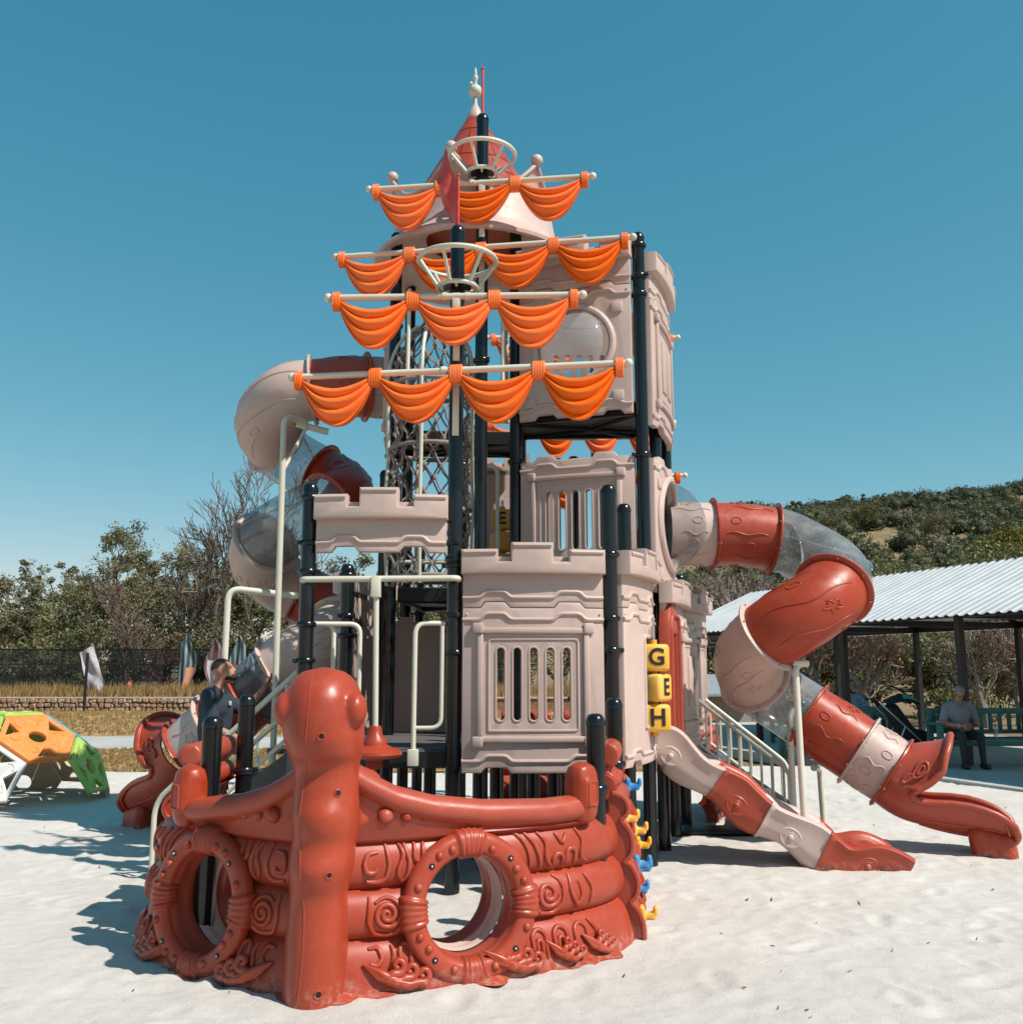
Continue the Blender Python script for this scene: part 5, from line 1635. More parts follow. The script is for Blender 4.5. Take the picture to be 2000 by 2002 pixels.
# --- sunlit slide on the right (one clockwise turn)
HC, HR = (2.63, 9.16), .42
slR = empty('tube_slide', (3.0, 9.2, 0)); slR.parent = ship; slR.location = Vector((3.0, 9.2, 0)) - WL[ship.name]
tag(slR, 'sunlit terracotta and beige spiral tube slide with clear sections beside the stairs')
turn = helix(HC, HR, 2.90, 1.30, PI / 2, 1.0, 80)
path = [Vector((1.55, HC[1] + HR, 2.93)), Vector((2.3, HC[1] + HR, 2.92))] + turn[2:]
e_ = Vector((3.50, 9.22, .66)); path += [turn[-1].lerp(e_, .33), turn[-1].lerp(e_, .66), e_]
path = [Vector(p) for p in path]
def smooth_path(pts, it=6, n=160):
    q = resample(pts, n)
    for _ in range(it):
        q = [q[0]] + [(q[i - 1] + q[i] * 2 + q[i + 1]) / 4 for i in range(1, len(q) - 1)] + [q[-1]]
    return q
path = smooth_path(path, 5)
def s_at(path, fn):
    """arc fraction of the path point that scores lowest"""
    P_ = [Vector(p) for p in path]; d = [0]
    for i in range(1, len(P_)): d.append(d[-1] + (P_[i] - P_[i - 1]).length)
    i = min(range(len(P_)), key=lambda k: fn(P_[k]))
    return d[i] / d[-1]
Ltot = sum((path[i + 1] - path[i]).length for i in range(len(path) - 1))
l0 = 2.0 - 1.55; l1 = 2.63 - 1.55; arc = 2 * PI * HR * 1.17
F = lambda m_: m_ / Ltot
cutsR = [0, F(l0), F(l1 - .02), F(l1 + arc * .36), F(l1 + arc * .62), F(l1 + arc * .86), F(l1 + arc * 1.08), None, 1]
rest = (cutsR[6], 1.0); cutsR[7] = rest[0] + (rest[1] - rest[0]) * .62
kinds = ['b', 't', 'c', 't', 'b', 'c', 't', 'b']
frR = build_slide(path, [(cutsR[k], cutsR[k + 1], kinds[k]) for k in range(8)], slR)
flange(frR, 1.0, TERRA, slR)
dlast = path[-1] - path[-6]
exit_piece(path[-1], dlast, math.atan2(-dlast.z, math.hypot(dlast.x, dlast.y)), TERRA, slR, 1.02, .10)
# supports
def sup(pts, r=.03, rad=.1): return obj('support_pole', tube(bend_path(pts, rad, 6), r, 12), CREAM, slR)
q = P(1558, 1302, 8.7)
sup([(q.x + .02, 8.75, -.15), (q.x, 8.75, q.z - .0), (q.x + .10, 8.86, q.z + .02)])
obj('saddle', box(q.x - .02, q.x + .13, 8.74, 8.96, q.z - .01, q.z + .05, .02), CREAM, slR)
sup([(2.62, 9.35, -.15), (2.62, 9.35, 1.15), (2.7, 9.5, 1.2)])
sup([(3.1, 10.0, -.15), (3.08, 10.0, .62), (2.9, 9.6, .66)])
cl = P(1508, 1130, 9.55)
obj('tube_clamp', tube([(cl.x, 9.3, cl.z), (cl.x, 9.7, cl.z)], .03, 10), BLACKPOST, slR)
# --- shaded slide on the left (two clockwise turns)
HC2 = (-2.18, 10.05)
slL = empty('tube_slide', (-2.3, 10, 0)); slL.parent = ship; slL.location = Vector((-2.3, 10, 0)) - WL[ship.name]
tag(slL, 'shaded double spiral tube slide descending from the tall roofed tower')
turn = helix(HC2, HR, 4.44, 1.66, -PI / 2, 2.0, 150)
path = [Vector((-1.12, HC2[1] - HR + .25, 4.50)), Vector((-1.6, HC2[1] - HR + .06, 4.48))] + turn[2:]
e_ = Vector((-2.90, 9.86, 1.06)); path += [turn[-1].lerp(e_, .33), turn[-1].lerp(e_, .66), e_]
path = smooth_path(path, 5, 220)
Ltot = sum((path[i + 1] - path[i]).length for i in range(len(path) - 1))
l0 = 1.06 + .02; a1 = math.sqrt((2 * PI * HR) ** 2 + 1.39 ** 2)
F = lambda m_: min(1, m_ / Ltot)
cuts = [0, F(.42), F(.95), F(l0 + a1 * .33), F(l0 + a1 * .53), F(l0 + a1 * .86), F(l0 + a1 * 1.13), F(l0 + a1 * 1.46), F(l0 + a1 * 1.74), F(l0 + a1 * 2.02), F(l0 + a1 * 2.02 + .40), 1]
kinds = ['b', 't', 'b', 'c', 't', 'c', 'b', 't', 'b', 'c', 't']
frL = build_slide(path, [(cuts[k], cuts[k + 1], kinds[k]) for k in range(len(kinds))], slL)
# last beige piece and the exit
e2 = path[-1]; dl = (path[-1] - path[-6]); sl = math.atan2(-dl.z, math.hypot(dl.x, dl.y)); e3 = e2 + dl.normalized() * .40
fr3 = tube_frame(dense([e2, e3])); section(fr3, 0, 1, BEIGE, slL, 77); flange(fr3, 0, BEIGE, slL); flange(fr3, 1, TERRA, slL)
exit_piece(e3, Vector((-.74, .67, 0)), sl, TERRA, slL, 1.0, .08)
def sup(pts, r=.03, rad=.12): return obj('support_pole', tube(bend_path(pts, rad, 8), r, 12), CREAM, slL)
q = P(552, 811, 9.2); w_ = P(599, 836, 9.45)
sup([(q.x + .04, 9.2, -.15), (q.x + .02, 9.2, q.z), (w_.x, w_.y, w_.z + .05)])
obj('brace', tube([(q.x + .03, 9.2, q.z - .55), (w_.x, w_.y, w_.z)], .018, 8), CREAM, slL)
obj('tube_clamp', tube([(w_.x - .1, w_.y, w_.z + .04), (w_.x + .2, w_.y + .1, w_.z - .02)], .035, 10), CREAM, slL)
q = P(447, 1150, 9.2)
sup([(q.x - .02, 9.2, -.15), (q.x, 9.2, q.z), (P(575, 1152, 9.2).x, 9.4, q.z - .06)])

# --- open wave slide on the right
wv = empty('wave_slide', (2.2, 8.4, 0)); wv.parent = ship; wv.location = Vector((2.2, 8.4, 0)) - WL[ship.name]
tag(wv, 'open wavy slide in beige and terracotta pieces beside the letter blocks')
ctl = [P(1283, 1432, 8.45), P(1315, 1437, 8.44), P(1380, 1487, 8.40), P(1450, 1537, 8.36), P(1530, 1583, 8.30), P(1600, 1630, 8.26), P(1660, 1660, 8.22), P(1718, 1652, 8.20), P(1775, 1680, 8.18)]
ctl = [Vector((p.x, p.y + .27, p.z - .12)) for p in ctl]
wp = smooth_path(ctl, 10, 120)
wf = tube_frame(wp)
def wave_sec(s):
    """closed section (side, up); side<0 is the near wall"""
    hgt = .155 + .030 * math.sin(s * 2 * PI * 3.2 + .8)
    dp = .155 + .03 * math.sin(s * 2 * PI * 3.4 - 1.2)
    if s > .78: hgt *= 1 - .30 * (s - .78) / .22; dp *= 1 - .50 * (s - .78) / .22
    o_ = [(.245, hgt - .02), (.27, hgt + .012), (.30, hgt + .018), (.325, hgt - .008), (.318, hgt - .05), (.305, .04), (.315, -.03), (.30, -dp + .05), (.25, -dp), (.12, -dp - .01)]
    outer = [(-x, y) for x, y in o_] + [(x, y) for x, y in o_[::-1]]
    inner = [(.215, .02), (.17, -.055), (.08, -.075), (-.08, -.075), (-.17, -.055), (-.215, .02)]
    return outer + inner
def wave_piece(s0, s1, mat, k):
    n = 30; V = []; Fc = []; m_ = len(wave_sec(0))
    for i in range(n + 1):
        s = s0 + (s1 - s0) * i / n; f_ = s * (len(wf) - 1); j = min(int(f_), len(wf) - 2); t = f_ - j
        p = wf[j][0].lerp(wf[j + 1][0], t); sd = wf[j][2]; up = wf[j][3].lerp(wf[j + 1][3], t)
        sc_ = 1.0 + (.05 if i < 2 and k else 0)
        for x, y in wave_sec(s): V.append(p + sd * (x * sc_ * 1.12) + up * (y * sc_))
    for i in range(n):
        for q in range(m_):
            q2 = (q + 1) % m_
            Fc.append((i * m_ + q, i * m_ + q2, (i + 1) * m_ + q2, (i + 1) * m_ + q))
    Fc.append(tuple(range(m_))); Fc.append(tuple(n * m_ + q for q in range(m_ - 1, -1, -1)))
    o = obj('slide_piece', Geo().add(V, Fc), mat, wv, angle=55)
    # round boss moulded in the wall
    s = s0 + (s1 - s0) * (.5 if k else .3); j = int(s * (len(wf) - 1)); p, t, sd, up = wf[j]
    for w_ in (1, -1):
        g = Geo()
        for rr_, rt in ((.085, .014), (.066, .012), (.045, .014)):
            ring = [p + sd * (w_ * .336) + t * (rr_ * math.cos(2 * PI * q / 24)) + up * (-.03 + rr_ * .8 * math.sin(2 * PI * q / 24)) for q in range(24)]
            g.join(tube(ring, rt, 8, closed=True))
        g.join(ball(p + sd * (w_ * .332) + up * -.03, .034, 14, 8))
        obj('side_boss', g, mat, o)
    return o
for k, (a, b_, mt) in enumerate(((0, .265, BEIGE), (.265, .475, TERRA), (.475, .70, BEIGE), (.70, 1, TERRA))):
    wave_piece(a, b_, mt, k)
p = wp[int(.86 * 119)]
b_ = Geo()
for dx_ in (-.14, 0, .12):
    for dy_ in (-.17, 0, .17): b_.join(capsule((p.x + dx_ * .8, p.y + dy_, -.08), (p.x + dx_, p.y + dy_, .05), .10, .11))
obj('slide_foot', blob(b_, .02, 6), TERRA, wv)

# --- stairs
def stairs(a, b_, w, za, zb, n, lab, nbal=9, solid=True):
    """a bottom, b_ top (plan points of the near side); w width vector"""
    root = empty('stairs', a); root.parent = ship; root.location = Vector(a) - WL[ship.name]; WL[root.name] = Vector(a)
    tag(root, lab)
    a, b_ = Vector(a), Vector(b_); w = Vector(w)
    for k in range(n):
        t0, t1 = k / n, (k + 1) / n
        p, q = a.lerp(b_, t0), a.lerp(b_, t1); z = za + (zb - za) * (k + 1) / n
        V = [p, q, q + w, p + w]; d = (b_ - a).normalized() * .02
        V[0] = V[0] - d; V[3] = V[3] - d
        obj('step', Geo().add([v + Vector((0, 0, z - .04)) for v in V] + [v + Vector((0, 0, z)) for v in V], [(0, 3, 2, 1), (4, 5, 6, 7), (0, 1, 5, 4), (1, 2, 6, 5), (2, 3, 7, 6), (3, 0, 4, 7)]), DECKMAT, root, smooth=False)
    for off in (Vector((0, 0, 0)), w):
        o1 = off * 1.02 if off.length else -w * .02
        g = Geo(); s_ = .09; wn_ = w.normalized() * .02
        V = [a + o1 + Vector((0, 0, za - .03)), b_ + o1 + Vector((0, 0, zb - .16)), b_ + o1 + Vector((0, 0, zb + .03)), a + o1 + Vector((0, 0, za + .2))]
        g.add([v - wn_ for v in V] + [v + wn_ for v in V], [(0, 1, 2, 3), (7, 6, 5, 4), (0, 4, 5, 1), (1, 5, 6, 2), (2, 6, 7, 3), (3, 7, 4, 0)])
        obj('stringer', g, DECKMAT, root, smooth=False)
        o2 = off * 1.06 if off.length else -w * .06
        up = Vector((0, 0, 1)); dirn = (b_ - a).normalized()
        rail = [a + o2 + up * (za - .12), a + o2 + up * (za + .58), b_ + o2 + up * (zb + .58)]
        obj('hand_rail', tube(bend_path(rail, .12, 6), .021, 10), CREAM, root)
        lowr = [a + o2 + dirn * .12 + up * (za + .24), b_ + o2 + up * (zb + .14)]
        obj('lower_rail', tube(lowr, .017, 8), CREAM, root)
        for k in range(nbal):
            t = (k + .7) / nbal; p = a.lerp(b_, t) + o2; zb_ = za + (zb - za) * t
            obj('baluster', tube([p + up * (zb_ + .14), p + up * (zb_ + .57)], .013, 6), CREAM, root)
    return root
stairs((-2.76, 7.85, 0), (-1.62, 7.55, 0), (.10, .75, 0), 0, DK1, 5, 'left stairs with cream rails climbing from the sand to the front deck', 4)
stairs((2.78, 9.95, 0), (1.55, 10.25, 0), (.2, .8, 0), 0, DK1, 6, 'right stairs with cream balustrade behind the wave slide', 12)
obj('dark_ground_strip', box(1.5, 2.75, 9.75, 10.15, .02, .05, .01), BLACKSTEEL, ship)  # thin dark strip lying flat on the ground by the stairs
# ================================================================== things around
# ---- geodesic dome climber
DC = Vector((-6.22, 12.35, -.10)); DR = 1.18
DOME = {'o': plastic('dome_orange', (.80, .22, .035), .5, .05), 'g': plastic('dome_green', (.36, .52, .10), .5, .05), 'w': plastic('dome_white', (.62, .60, .58), .5, .05), 'b': plastic('dome_blue', (.06, .30, .42), .5, .05), 'n': plastic('dome_tan', (.50, .38, .28), .5, .05)}
dome = empty('dome_climber', (DC.x, DC.y, 0))
tag(dome, 'low geodesic climbing dome of orange, white, green and blue plastic panels', 'climbing dome')
ph = (1 + 5 ** .5) / 2
IV = [Vector(v) for v in ((-1, ph, 0), (1, ph, 0), (-1, -ph, 0), (1, -ph, 0), (0, -1, ph), (0, 1, ph), (0, -1, -ph), (0, 1, -ph), (ph, 0, -1), (ph, 0, 1), (-ph, 0, -1), (-ph, 0, 1))]
IF = [(0, 11, 5), (0, 5, 1), (0, 1, 7), (0, 7, 10), (0, 10, 11), (1, 5, 9), (5, 11, 4), (11, 10, 2), (10, 7, 6), (7, 1, 8), (3, 9, 4), (3, 4, 2), (3, 2, 6), (3, 6, 8), (3, 8, 9), (4, 9, 5), (2, 4, 11), (6, 2, 10), (8, 6, 7), (9, 8, 1)]
q = IV[5].normalized().rotation_difference(Vector((0, 0, 1)))
_c = q @ ((IV[5] + IV[4] + IV[9]).normalized())
rz = Matrix.Rotation(R(322) - math.atan2(_c.y, _c.x), 3, 'Z')
IV = [rz @ (q @ v.normalized()) for v in IV]
polys = []
for f in IF:
    loop = []
    for k in range(3):
        a, b_ = IV[f[k]], IV[f[(k + 1) % 3]]
        loop += [a.lerp(b_, 1 / 3), a.lerp(b_, 2 / 3)]
    polys.append(loop)
for i, v in enumerate(IV):
    nb = sorted({(a if b_ == i else b_) for f in IF for a, b_ in ((f[0], f[1]), (f[1], f[2]), (f[2], f[0])) if i in (a, b_)}, key=lambda j: 0)
    u_ = v.orthogonal().normalized(); w_ = v.cross(u_)
    nb.sort(key=lambda j: math.atan2(IV[j].dot(w_), IV[j].dot(u_)))
    polys.append([v.lerp(IV[j], 1 / 3) for j in nb])
def dome_panel(loop, mat):
    c_ = sum(loop, Vector()) / len(loop); n_ = c_.normalized()
    scale = DR / loop[0].length
    c_ = c_ * scale; pts = [p * scale for p in loop]
    ux = (pts[0] - c_).normalized(); uy = n_.cross(ux)
    p2 = [((p - c_).dot(ux) * .985, (p - c_).dot(uy) * .985) for p in pts]
    m_ = len(p2); holes = [circle2(0, 0, .10, 16)]
    for k in range(m_):
        a, b_ = Vector(p2[k]), Vector(p2[(k + 1) % m_]); mid = (a + b_) / 2
        if m_ == 6 and k % 2: continue
        t = [mid * .84 + (b_ - a) * .26, mid * .84 - (b_ - a) * .26, mid * .52]
        holes.append([(v.x, v.y) for v in t])
    g = plate(p2, holes, .055, .014)
    for k in range(m_):      # little arcs
        a = Vector(p2[k]); c0 = a * .55
        g.join(tube([(c0.x + .055 * math.cos(t), -.055, c0.y + .055 * math.sin(t)) for t in np.linspace(k, k + 2.6, 8)], .012, 6))
    M = Matrix(((ux.x, -n_.x, uy.x, DC.x + c_.x), (ux.y, -n_.y, uy.y, DC.y + c_.y), (ux.z, -n_.z, uy.z, DC.z + c_.z), (0, 0, 0, 1)))
    o = obj('dome_panel', g.move(M), mat, dome, angle=35)
for loop in polys:
    c_ = (sum(loop, Vector()) / len(loop)).normalized()
    if c_.z < .02: continue
    az = math.degrees(math.atan2(c_.y, c_.x)) % 360
    if len(loop) == 6 and c_.z > .6: k = 'o' if 285 < az < 355 else ('b' if (az > 355 or az < 60) else 'g')
    elif len(loop) == 5 and c_.z > .9: k = 'g'
    elif len(loop) == 5: k = 'g' if (az > 310 or az < 60) else ('w' if 200 < az < 310 else 'n')
    else:
        if 300 < az < 345: continue         # way in
        k = 'w' if 180 < az < 300 else ('g' if az > 345 or az < 30 else 'n')
    dome_panel(loop, DOME[k])

# ---- dry stone wall
STONE = simple('red_stone', (.33, .205, .135), .9, 0, .45, 5, .8, 20)
STONE2 = simple('grey_stone', (.34, .26, .19), .9, 0, .4, 5, .8, 20)
MORTAR = simple('earth_joint', (.25, .14, .08), .95, 0, .3, 8, .6, 25)
wall = empty('stone_wall', (-10, 38, 0)); tag(wall, 'low dry stone wall of reddish stones along the lawn', 'stone wall')
obj('wall_core', box(-40, 3.4, 37.96, 38.3, -.15, .46), MORTAR, wall, smooth=False)
rr = random.Random(8); smes = []
for k in range(14):
    bm = bmesh.new(); bmesh.ops.create_icosphere(bm, subdivisions=1, radius=1)
    for v in bm.verts: v.co *= 1 + rr.uniform(-.2, .2)
    for v in bm.verts: v.co = Vector((math.copysign(abs(v.co.x) ** .6, v.co.x), math.copysign(abs(v.co.y) ** .6, v.co.y), math.copysign(abs(v.co.z) ** .6, v.co.z)))
    me = mesh_of(from_bm(bm), 'stone', True, 30); me.materials.append(STONE if k % 3 else STONE2); smes.append(me)
x = -20.4; ns = 0
for row in range(3):
    x = -20.4 + row * .12
    while x < -8.2 and ns < 295:
        w_ = rr.uniform(.16, .50) * .62; hgt = rr.uniform(.075, .11)
        link('stone', rr.choice(smes), None, wall, (x + w_ / 2, 37.93 + rr.uniform(-.03, .03), .06 + row * .165 + rr.uniform(-.02, .02)), (rr.uniform(-.2, .2), rr.uniform(-.2, .2), rr.uniform(-.3, .3)), (w_ / 2, .12, hgt))
        x += w_ + .012; ns += 1
obj('coping', box(-40, 3.4, 37.9, 38.34, .46, .53, .02), simple('pale_coping', (.40, .31, .24), .9, 0, .25, 3, .5, 14), wall)

# ---- dark fence with net
NET = None
m, nt, b = nodes('fence_net'); nt.nodes.remove(b)
out = [n for n in nt.nodes if n.type == 'OUTPUT_MATERIAL'][0]
tr = nt.nodes.new('ShaderNodeBsdfTransparent'); df = nt.nodes.new('ShaderNodeBsdfDiffuse'); df.inputs[0].default_value = (.03, .035, .04, 1)
ms = nt.nodes.new('ShaderNodeMixShader'); ms.inputs[0].default_value = .34
nt.links.new(tr.outputs[0], ms.inputs[1]); nt.links.new(df.outputs[0], ms.inputs[2]); nt.links.new(ms.outputs[0], out.inputs[0])
FENCE_NET = m
fence = empty('fence', (-13, 39.7, .5)); tag(fence, 'dark see-through net fence with thin black posts behind the stone wall', 'fence')
fz = P(150, 1270, 39.7).z
for k, x in enumerate(np.arange(-25.5, 3, 2.9)):
    obj('fence_post', tube([(x, 39.7, .3), (x, 39.7, fz + .02)], .03, 8), BLACKSTEEL, fence)
    if x < 0: obj('net_panel', box(x + .04, x + 2.86, 39.695, 39.705, .52, fz - .03), FENCE_NET, fence, smooth=False)
obj('top_rail', tube([(-25.5, 39.7, fz), (3, 39.7, fz + .02)], .03, 6), BLACKSTEEL, fence)
obj('mid_rail', tube([(-25.5, 39.72, fz - .62), (3, 39.72, fz - .6)], .014, 6), BLACKSTEEL, fence)
bp = P(168, 1330, 36.8)
o = obj('marker_post', tube([(bp.x, 36.8, -.1), (bp.x, 36.8, P(168, 1277, 36.8).z)], .055, 10), BLACKSTEEL); tag(o, 'lone black post standing on the lawn before the leaning banner', 'post')
# ---- leaning banner
CLOTHG = simple('grey_cloth', (.42, .39, .42), .8, 0, .2, 4); 
def cloth(pts4, nu, nv, wav, th=.01):
    a, b_, c_, d_ = [Vector(p) for p in pts4]
    f = lambda u, v: (a.lerp(b_, u)).lerp(d_.lerp(c_, u), v) + Vector((0, wav * math.sin(u * 7 + v * 4) * math.sin(v * 5 + 1), 0))
    g = grid(f, nu, nv); g.join(grid(lambda u, v: f(1 - u, v) + Vector((0, th, 0)), nu, nv)); return g
Yb = 38.9
bn = empty('leaning_banner', P(190, 1370, Yb)); WL[bn.name] = Vector(bn.location); tag(bn, 'crumpled pale grey banner leaning over behind the lone black post', 'banner')
obj('banner_cloth', cloth([P(178, 1372, Yb), P(212, 1368, Yb), P(183, 1262, Yb), P(155, 1276, Yb)], 14, 22, .10), CLOTHG, bn)
obj('banner_pole', tube([P(212, 1372, Yb + .05), P(198, 1310, Yb + .05), P(184, 1260, Yb + .05)], .02, 8), BLACKSTEEL, bn)
# ---- feather flags
def striped(name, cols, sc_):
    m, nt, b = nodes(name); v = texco(nt, 1)
    w = nt.nodes.new('ShaderNodeTexWave'); w.inputs['Scale'].default_value = sc_; w.inputs['Distortion'].default_value = 1.5; w.inputs['Detail'].default_value = 2
    nt.links.new(v, w.inputs[0]); nt.links.new(ramp(nt, w.outputs['Fac'], cols), b.inputs['Base Color']); b.inputs['Roughness'].default_value = .75
    return m
F1 = striped('teal_flag_cloth', [(.25, (.025, .05, .06)), (.6, (.10, .15, .17)), (.8, (.22, .27, .28))], 1.6)
F2 = striped('purple_flag_cloth', [(.3, (.10, .055, .065)), (.7, (.19, .12, .13))], 2.0)
F3 = simple('pale_flag_panel', (.55, .53, .52), .8)
F4 = simple('salmon_flag_panel', (.60, .26, .17), .8)
def feather(px, ytop, ybot, pw, mt, lab, panel, Y=39.2, bend_=1, curl=1):
    base = P(px, ybot, Y); top = P(px, ytop, Y); h = top.z - base.z; w_ = pw / 1900 * Y
    root = empty('feather_flag', base); tag(root, lab, 'flag', 'feather flags at the lawn edge')
    prof = lambda v: (math.sin(min(1, max(0, v) * 1.15) * PI * .5) ** .6) * (1 - max(0, (v - .38) / .62) ** 2.0 * .96)
    def pole(v): return base + Vector((bend_ * w_ * (.15 + .5 * max(0, v - .75) ** 2 * 8 * .25), 0, h * v))
    def f(u, v):
        p0 = base + Vector((0, 0, h * v)); wd = w_ * prof(v)
        x = bend_ * (w_ * .5 - wd * 0) * 1.0
        return p0 + Vector((bend_ * (w_ * .5 * (1 if v < .75 else math.cos((v - .75) / .25 * PI * .42)) - u * wd), .05 * math.sin(u * 9 + v * 3), 0))
    g = grid(f, 12, 30); g.join(grid(lambda u, v: f(1 - u, v) + Vector((0, .008, 0)), 12, 30))
    obj('flag_cloth', g, mt, root)
    obj('flag_pole', tube([f(0, v) + Vector((0, .02, 0)) for v in np.linspace(-.02, 1, 20)], .022, 6), BLACKSTEEL, root)
    if panel:
        pm, v0, v1, u0, u1 = panel
        g = grid(lambda u, v: f(u0 + (u1 - u0) * u, v0 + (v1 - v0) * v) + Vector((0, -.012, 0)), 8, 12)
        obj('printed_panel', g, pm, root)
feather(368, 1237, 1362, 44, F1, 'dark teal feather flag with salmon print near its foot', (F4, .12, .45, .45, .95), bend_=-1)
feather(410, 1248, 1362, 40, F2, 'purple feather flag with a pale printed block', (F3, .05, .62, .30, .85))
feather(458, 1240, 1362, 36, F1, 'dark striped feather flag behind the standing man', None)
feather(482, 1278, 1362, 26, CLOTHG, 'short grey feather flag beside the pale tree trunk', (F3, .05, .4, .2, .8))
# small red thing and thin pale trunk at the fence
o = obj('fire_hydrant', lathe([(.07, 0), (.11, .02), (.11, .06), (.075, .08), (.075, .42), (.10, .44), (.10, .48), (.06, .56), (.02, .6), (.001, .6)], 14, (P(251, 1360, 39).x, 39.0, .5)).join(tube([(P(251, 1360, 39).x - .14, 39, .8), (P(251, 1360, 39).x + .14, 39, .8)], .045, 10)), FLAGRED)
tag(o, 'small red hydrant on the bank beside the pale thin trunk', 'hydrant')
# low shelter with white edge
sh = empty('low_shelter', P(520, 1365, 45)); tag(sh, 'low dark shelter with a thin white roof edge behind the flags', 'shelter')
xa, xb, zt = P(375, 1290, 45).x, P(570, 1290, 45).x, P(500, 1290, 45).z
obj('roof', box(xa, xb, 44.6, 48, zt - .12, zt - .03), BLACKSTEEL, sh, smooth=False)
obj('roof_edge', box(xa, xb, 44.5, 44.6, zt - .06, zt + .04), simple('white_trim', (.75, .74, .72), .6), sh, smooth=False)
for x in np.linspace(xa + .3, xb - .3, 4): obj('post', tube([(x, 44.7, .2), (x, 44.7, zt - .1)], .05, 8), BLACKSTEEL, sh)
# dark shade canopy and low roof far behind the stairs
cn = empty('shade_canopy', P(1352, 1340, 30)); tag(cn, 'flat dark shade canopy on one post beyond the stair railing', 'canopy')
c0, c1 = P(1325, 1258, 30), P(1400, 1258, 30)
obj('canopy_top', box(c0.x, c1.x, 29.3, 31, c0.z - .1, c0.z + .02, .03), BLACKSTEEL, cn)
obj('canopy_post', tube([(P(1352, 1300, 30).x, 30.2, -.15), (P(1352, 1300, 30).x, 30.2, c0.z - .1)], .07, 8), BLACKSTEEL, cn)
hut = empty('low_hut', P(1370, 1380, 33)); tag(hut, 'low brick hut with a grey sloping roof beyond the stairs', 'hut')
h0, h1 = P(1335, 1340, 33), P(1420, 1340, 33)
m, nt, b = nodes('hut_brick'); v = texco(nt, 1, 'Object'); bt = nt.nodes.new('ShaderNodeTexBrick'); bt.inputs['Scale'].default_value = 4
bt.inputs['Color1'].default_value = (.30, .14, .09, 1); bt.inputs['Color2'].default_value = (.24, .11, .07, 1); bt.inputs['Mortar'].default_value = (.35, .3, .26, 1)
nt.links.new(v, bt.inputs[0]); nt.links.new(bt.outputs[0], b.inputs['Base Color']); b.inputs['Roughness'].default_value = .9
obj('hut_wall', box(h0.x - .6, h1.x + .8, 33, 35, -.16, h0.z - .25), m, hut, smooth=False)
g = Geo().add([(h0.x - .9, 32.6, h0.z - .28), (h1.x + 1, 32.6, h0.z - .28), (h1.x + 1, 35.3, h0.z + .35), (h0.x - .9, 35.3, h0.z + .35), (h0.x - .9, 32.6, h0.z - .36), (h1.x + 1, 32.6, h0.z - .36), (h1.x + 1, 35.3, h0.z + .27), (h0.x - .9, 35.3, h0.z + .27)], [(0, 1, 2, 3), (7, 6, 5, 4), (0, 4, 5, 1), (1, 5, 6, 2), (2, 6, 7, 3), (3, 7, 4, 0)])
obj('hut_roof', g, simple('grey_sheet', (.32, .36, .38), .5, .2), hut, smooth=False)

# ---- pavilion with corrugated roof
SHEETW = simple('white_sheet_metal', (.56, .56, .56), .5, .1, .14, 1.2, .0, 60, .5)
pav = empty('pavilion', PV(0, 2.2)); tag(pav, 'open pavilion with white corrugated gable roof and black steel posts', 'pavilion')
EZ, RZ, SPAN = 2.64, 3.62, 4.5
S0, S1 = -7.6, 9.6
half = SPAN / 2; ov = .42
def roof_pt(s, w, side):
    """w 0 at the eave overhang, 1 at the ridge"""
    x = -ov + (half + ov) * w
    z = EZ + (RZ - EZ) * (x / half)
    if side: x = SPAN - x
    return PV(s, x, z)
sheet_w = .86; nsh = int((S1 - S0) / sheet_w)
for side in (0, 1):
    for k in range(nsh):
        a = S0 + k * sheet_w; V = []; Fc = []; npt = 4 * 8 + 1
        for i in range(npt):
            t = i / (npt - 1); s = a + t * (sheet_w + .02); ph_ = (i % 8)
            hgt = .028 if ph_ in (3, 4, 5) else 0.0
            if ph_ in (2, 6): hgt = .006
            for w_ in (0, 1.004):
                p = roof_pt(s, w_, side); V.append(p + Vector((0, 0, hgt + (.003 if k % 2 else 0))))
        for i in range(npt - 1): Fc.append((i * 2, i * 2 + 2, i * 2 + 3, i * 2 + 1))
        n0 = len(V); V += [v - Vector((0, 0, .004)) for v in V]
        Fc += [tuple(n0 + i for i in f[::-1]) for f in Fc]
        for i in range(npt - 1): Fc.append((i * 2, n0 + i * 2, n0 + i * 2 + 2, i * 2 + 2))
        obj('roof_sheet', Geo().add(V, Fc), SHEETW, pav, smooth=False)
def beam(p, q, w=.09, h=.14, name='beam', mat=BLACKSTEEL):
    p, q = Vector(p), Vector(q); d = (q - p).normalized(); sd = d.cross(Vector((0, 0, 1))).normalized() * (w / 2); u_ = Vector((0, 0, h / 2))
    V = [p + sd + u_, p - sd + u_, p - sd - u_, p + sd - u_, q + sd + u_, q - sd + u_, q - sd - u_, q + sd - u_]
    return obj(name, Geo().add(V, [(0, 1, 2, 3), (7, 6, 5, 4), (0, 4, 5, 1), (1, 5, 6, 2), (2, 6, 7, 3), (3, 7, 4, 0)]), mat, pav, smooth=False)
for w_ in (0, SPAN): beam(PV(S0 + .2, w_, EZ - .11), PV(S1 - .2, w_, EZ - .11))
beam(PV(S0 + .2, half, RZ - .12), PV(S1 - .2, half, RZ - .12), .07, .1, 'ridge_beam')
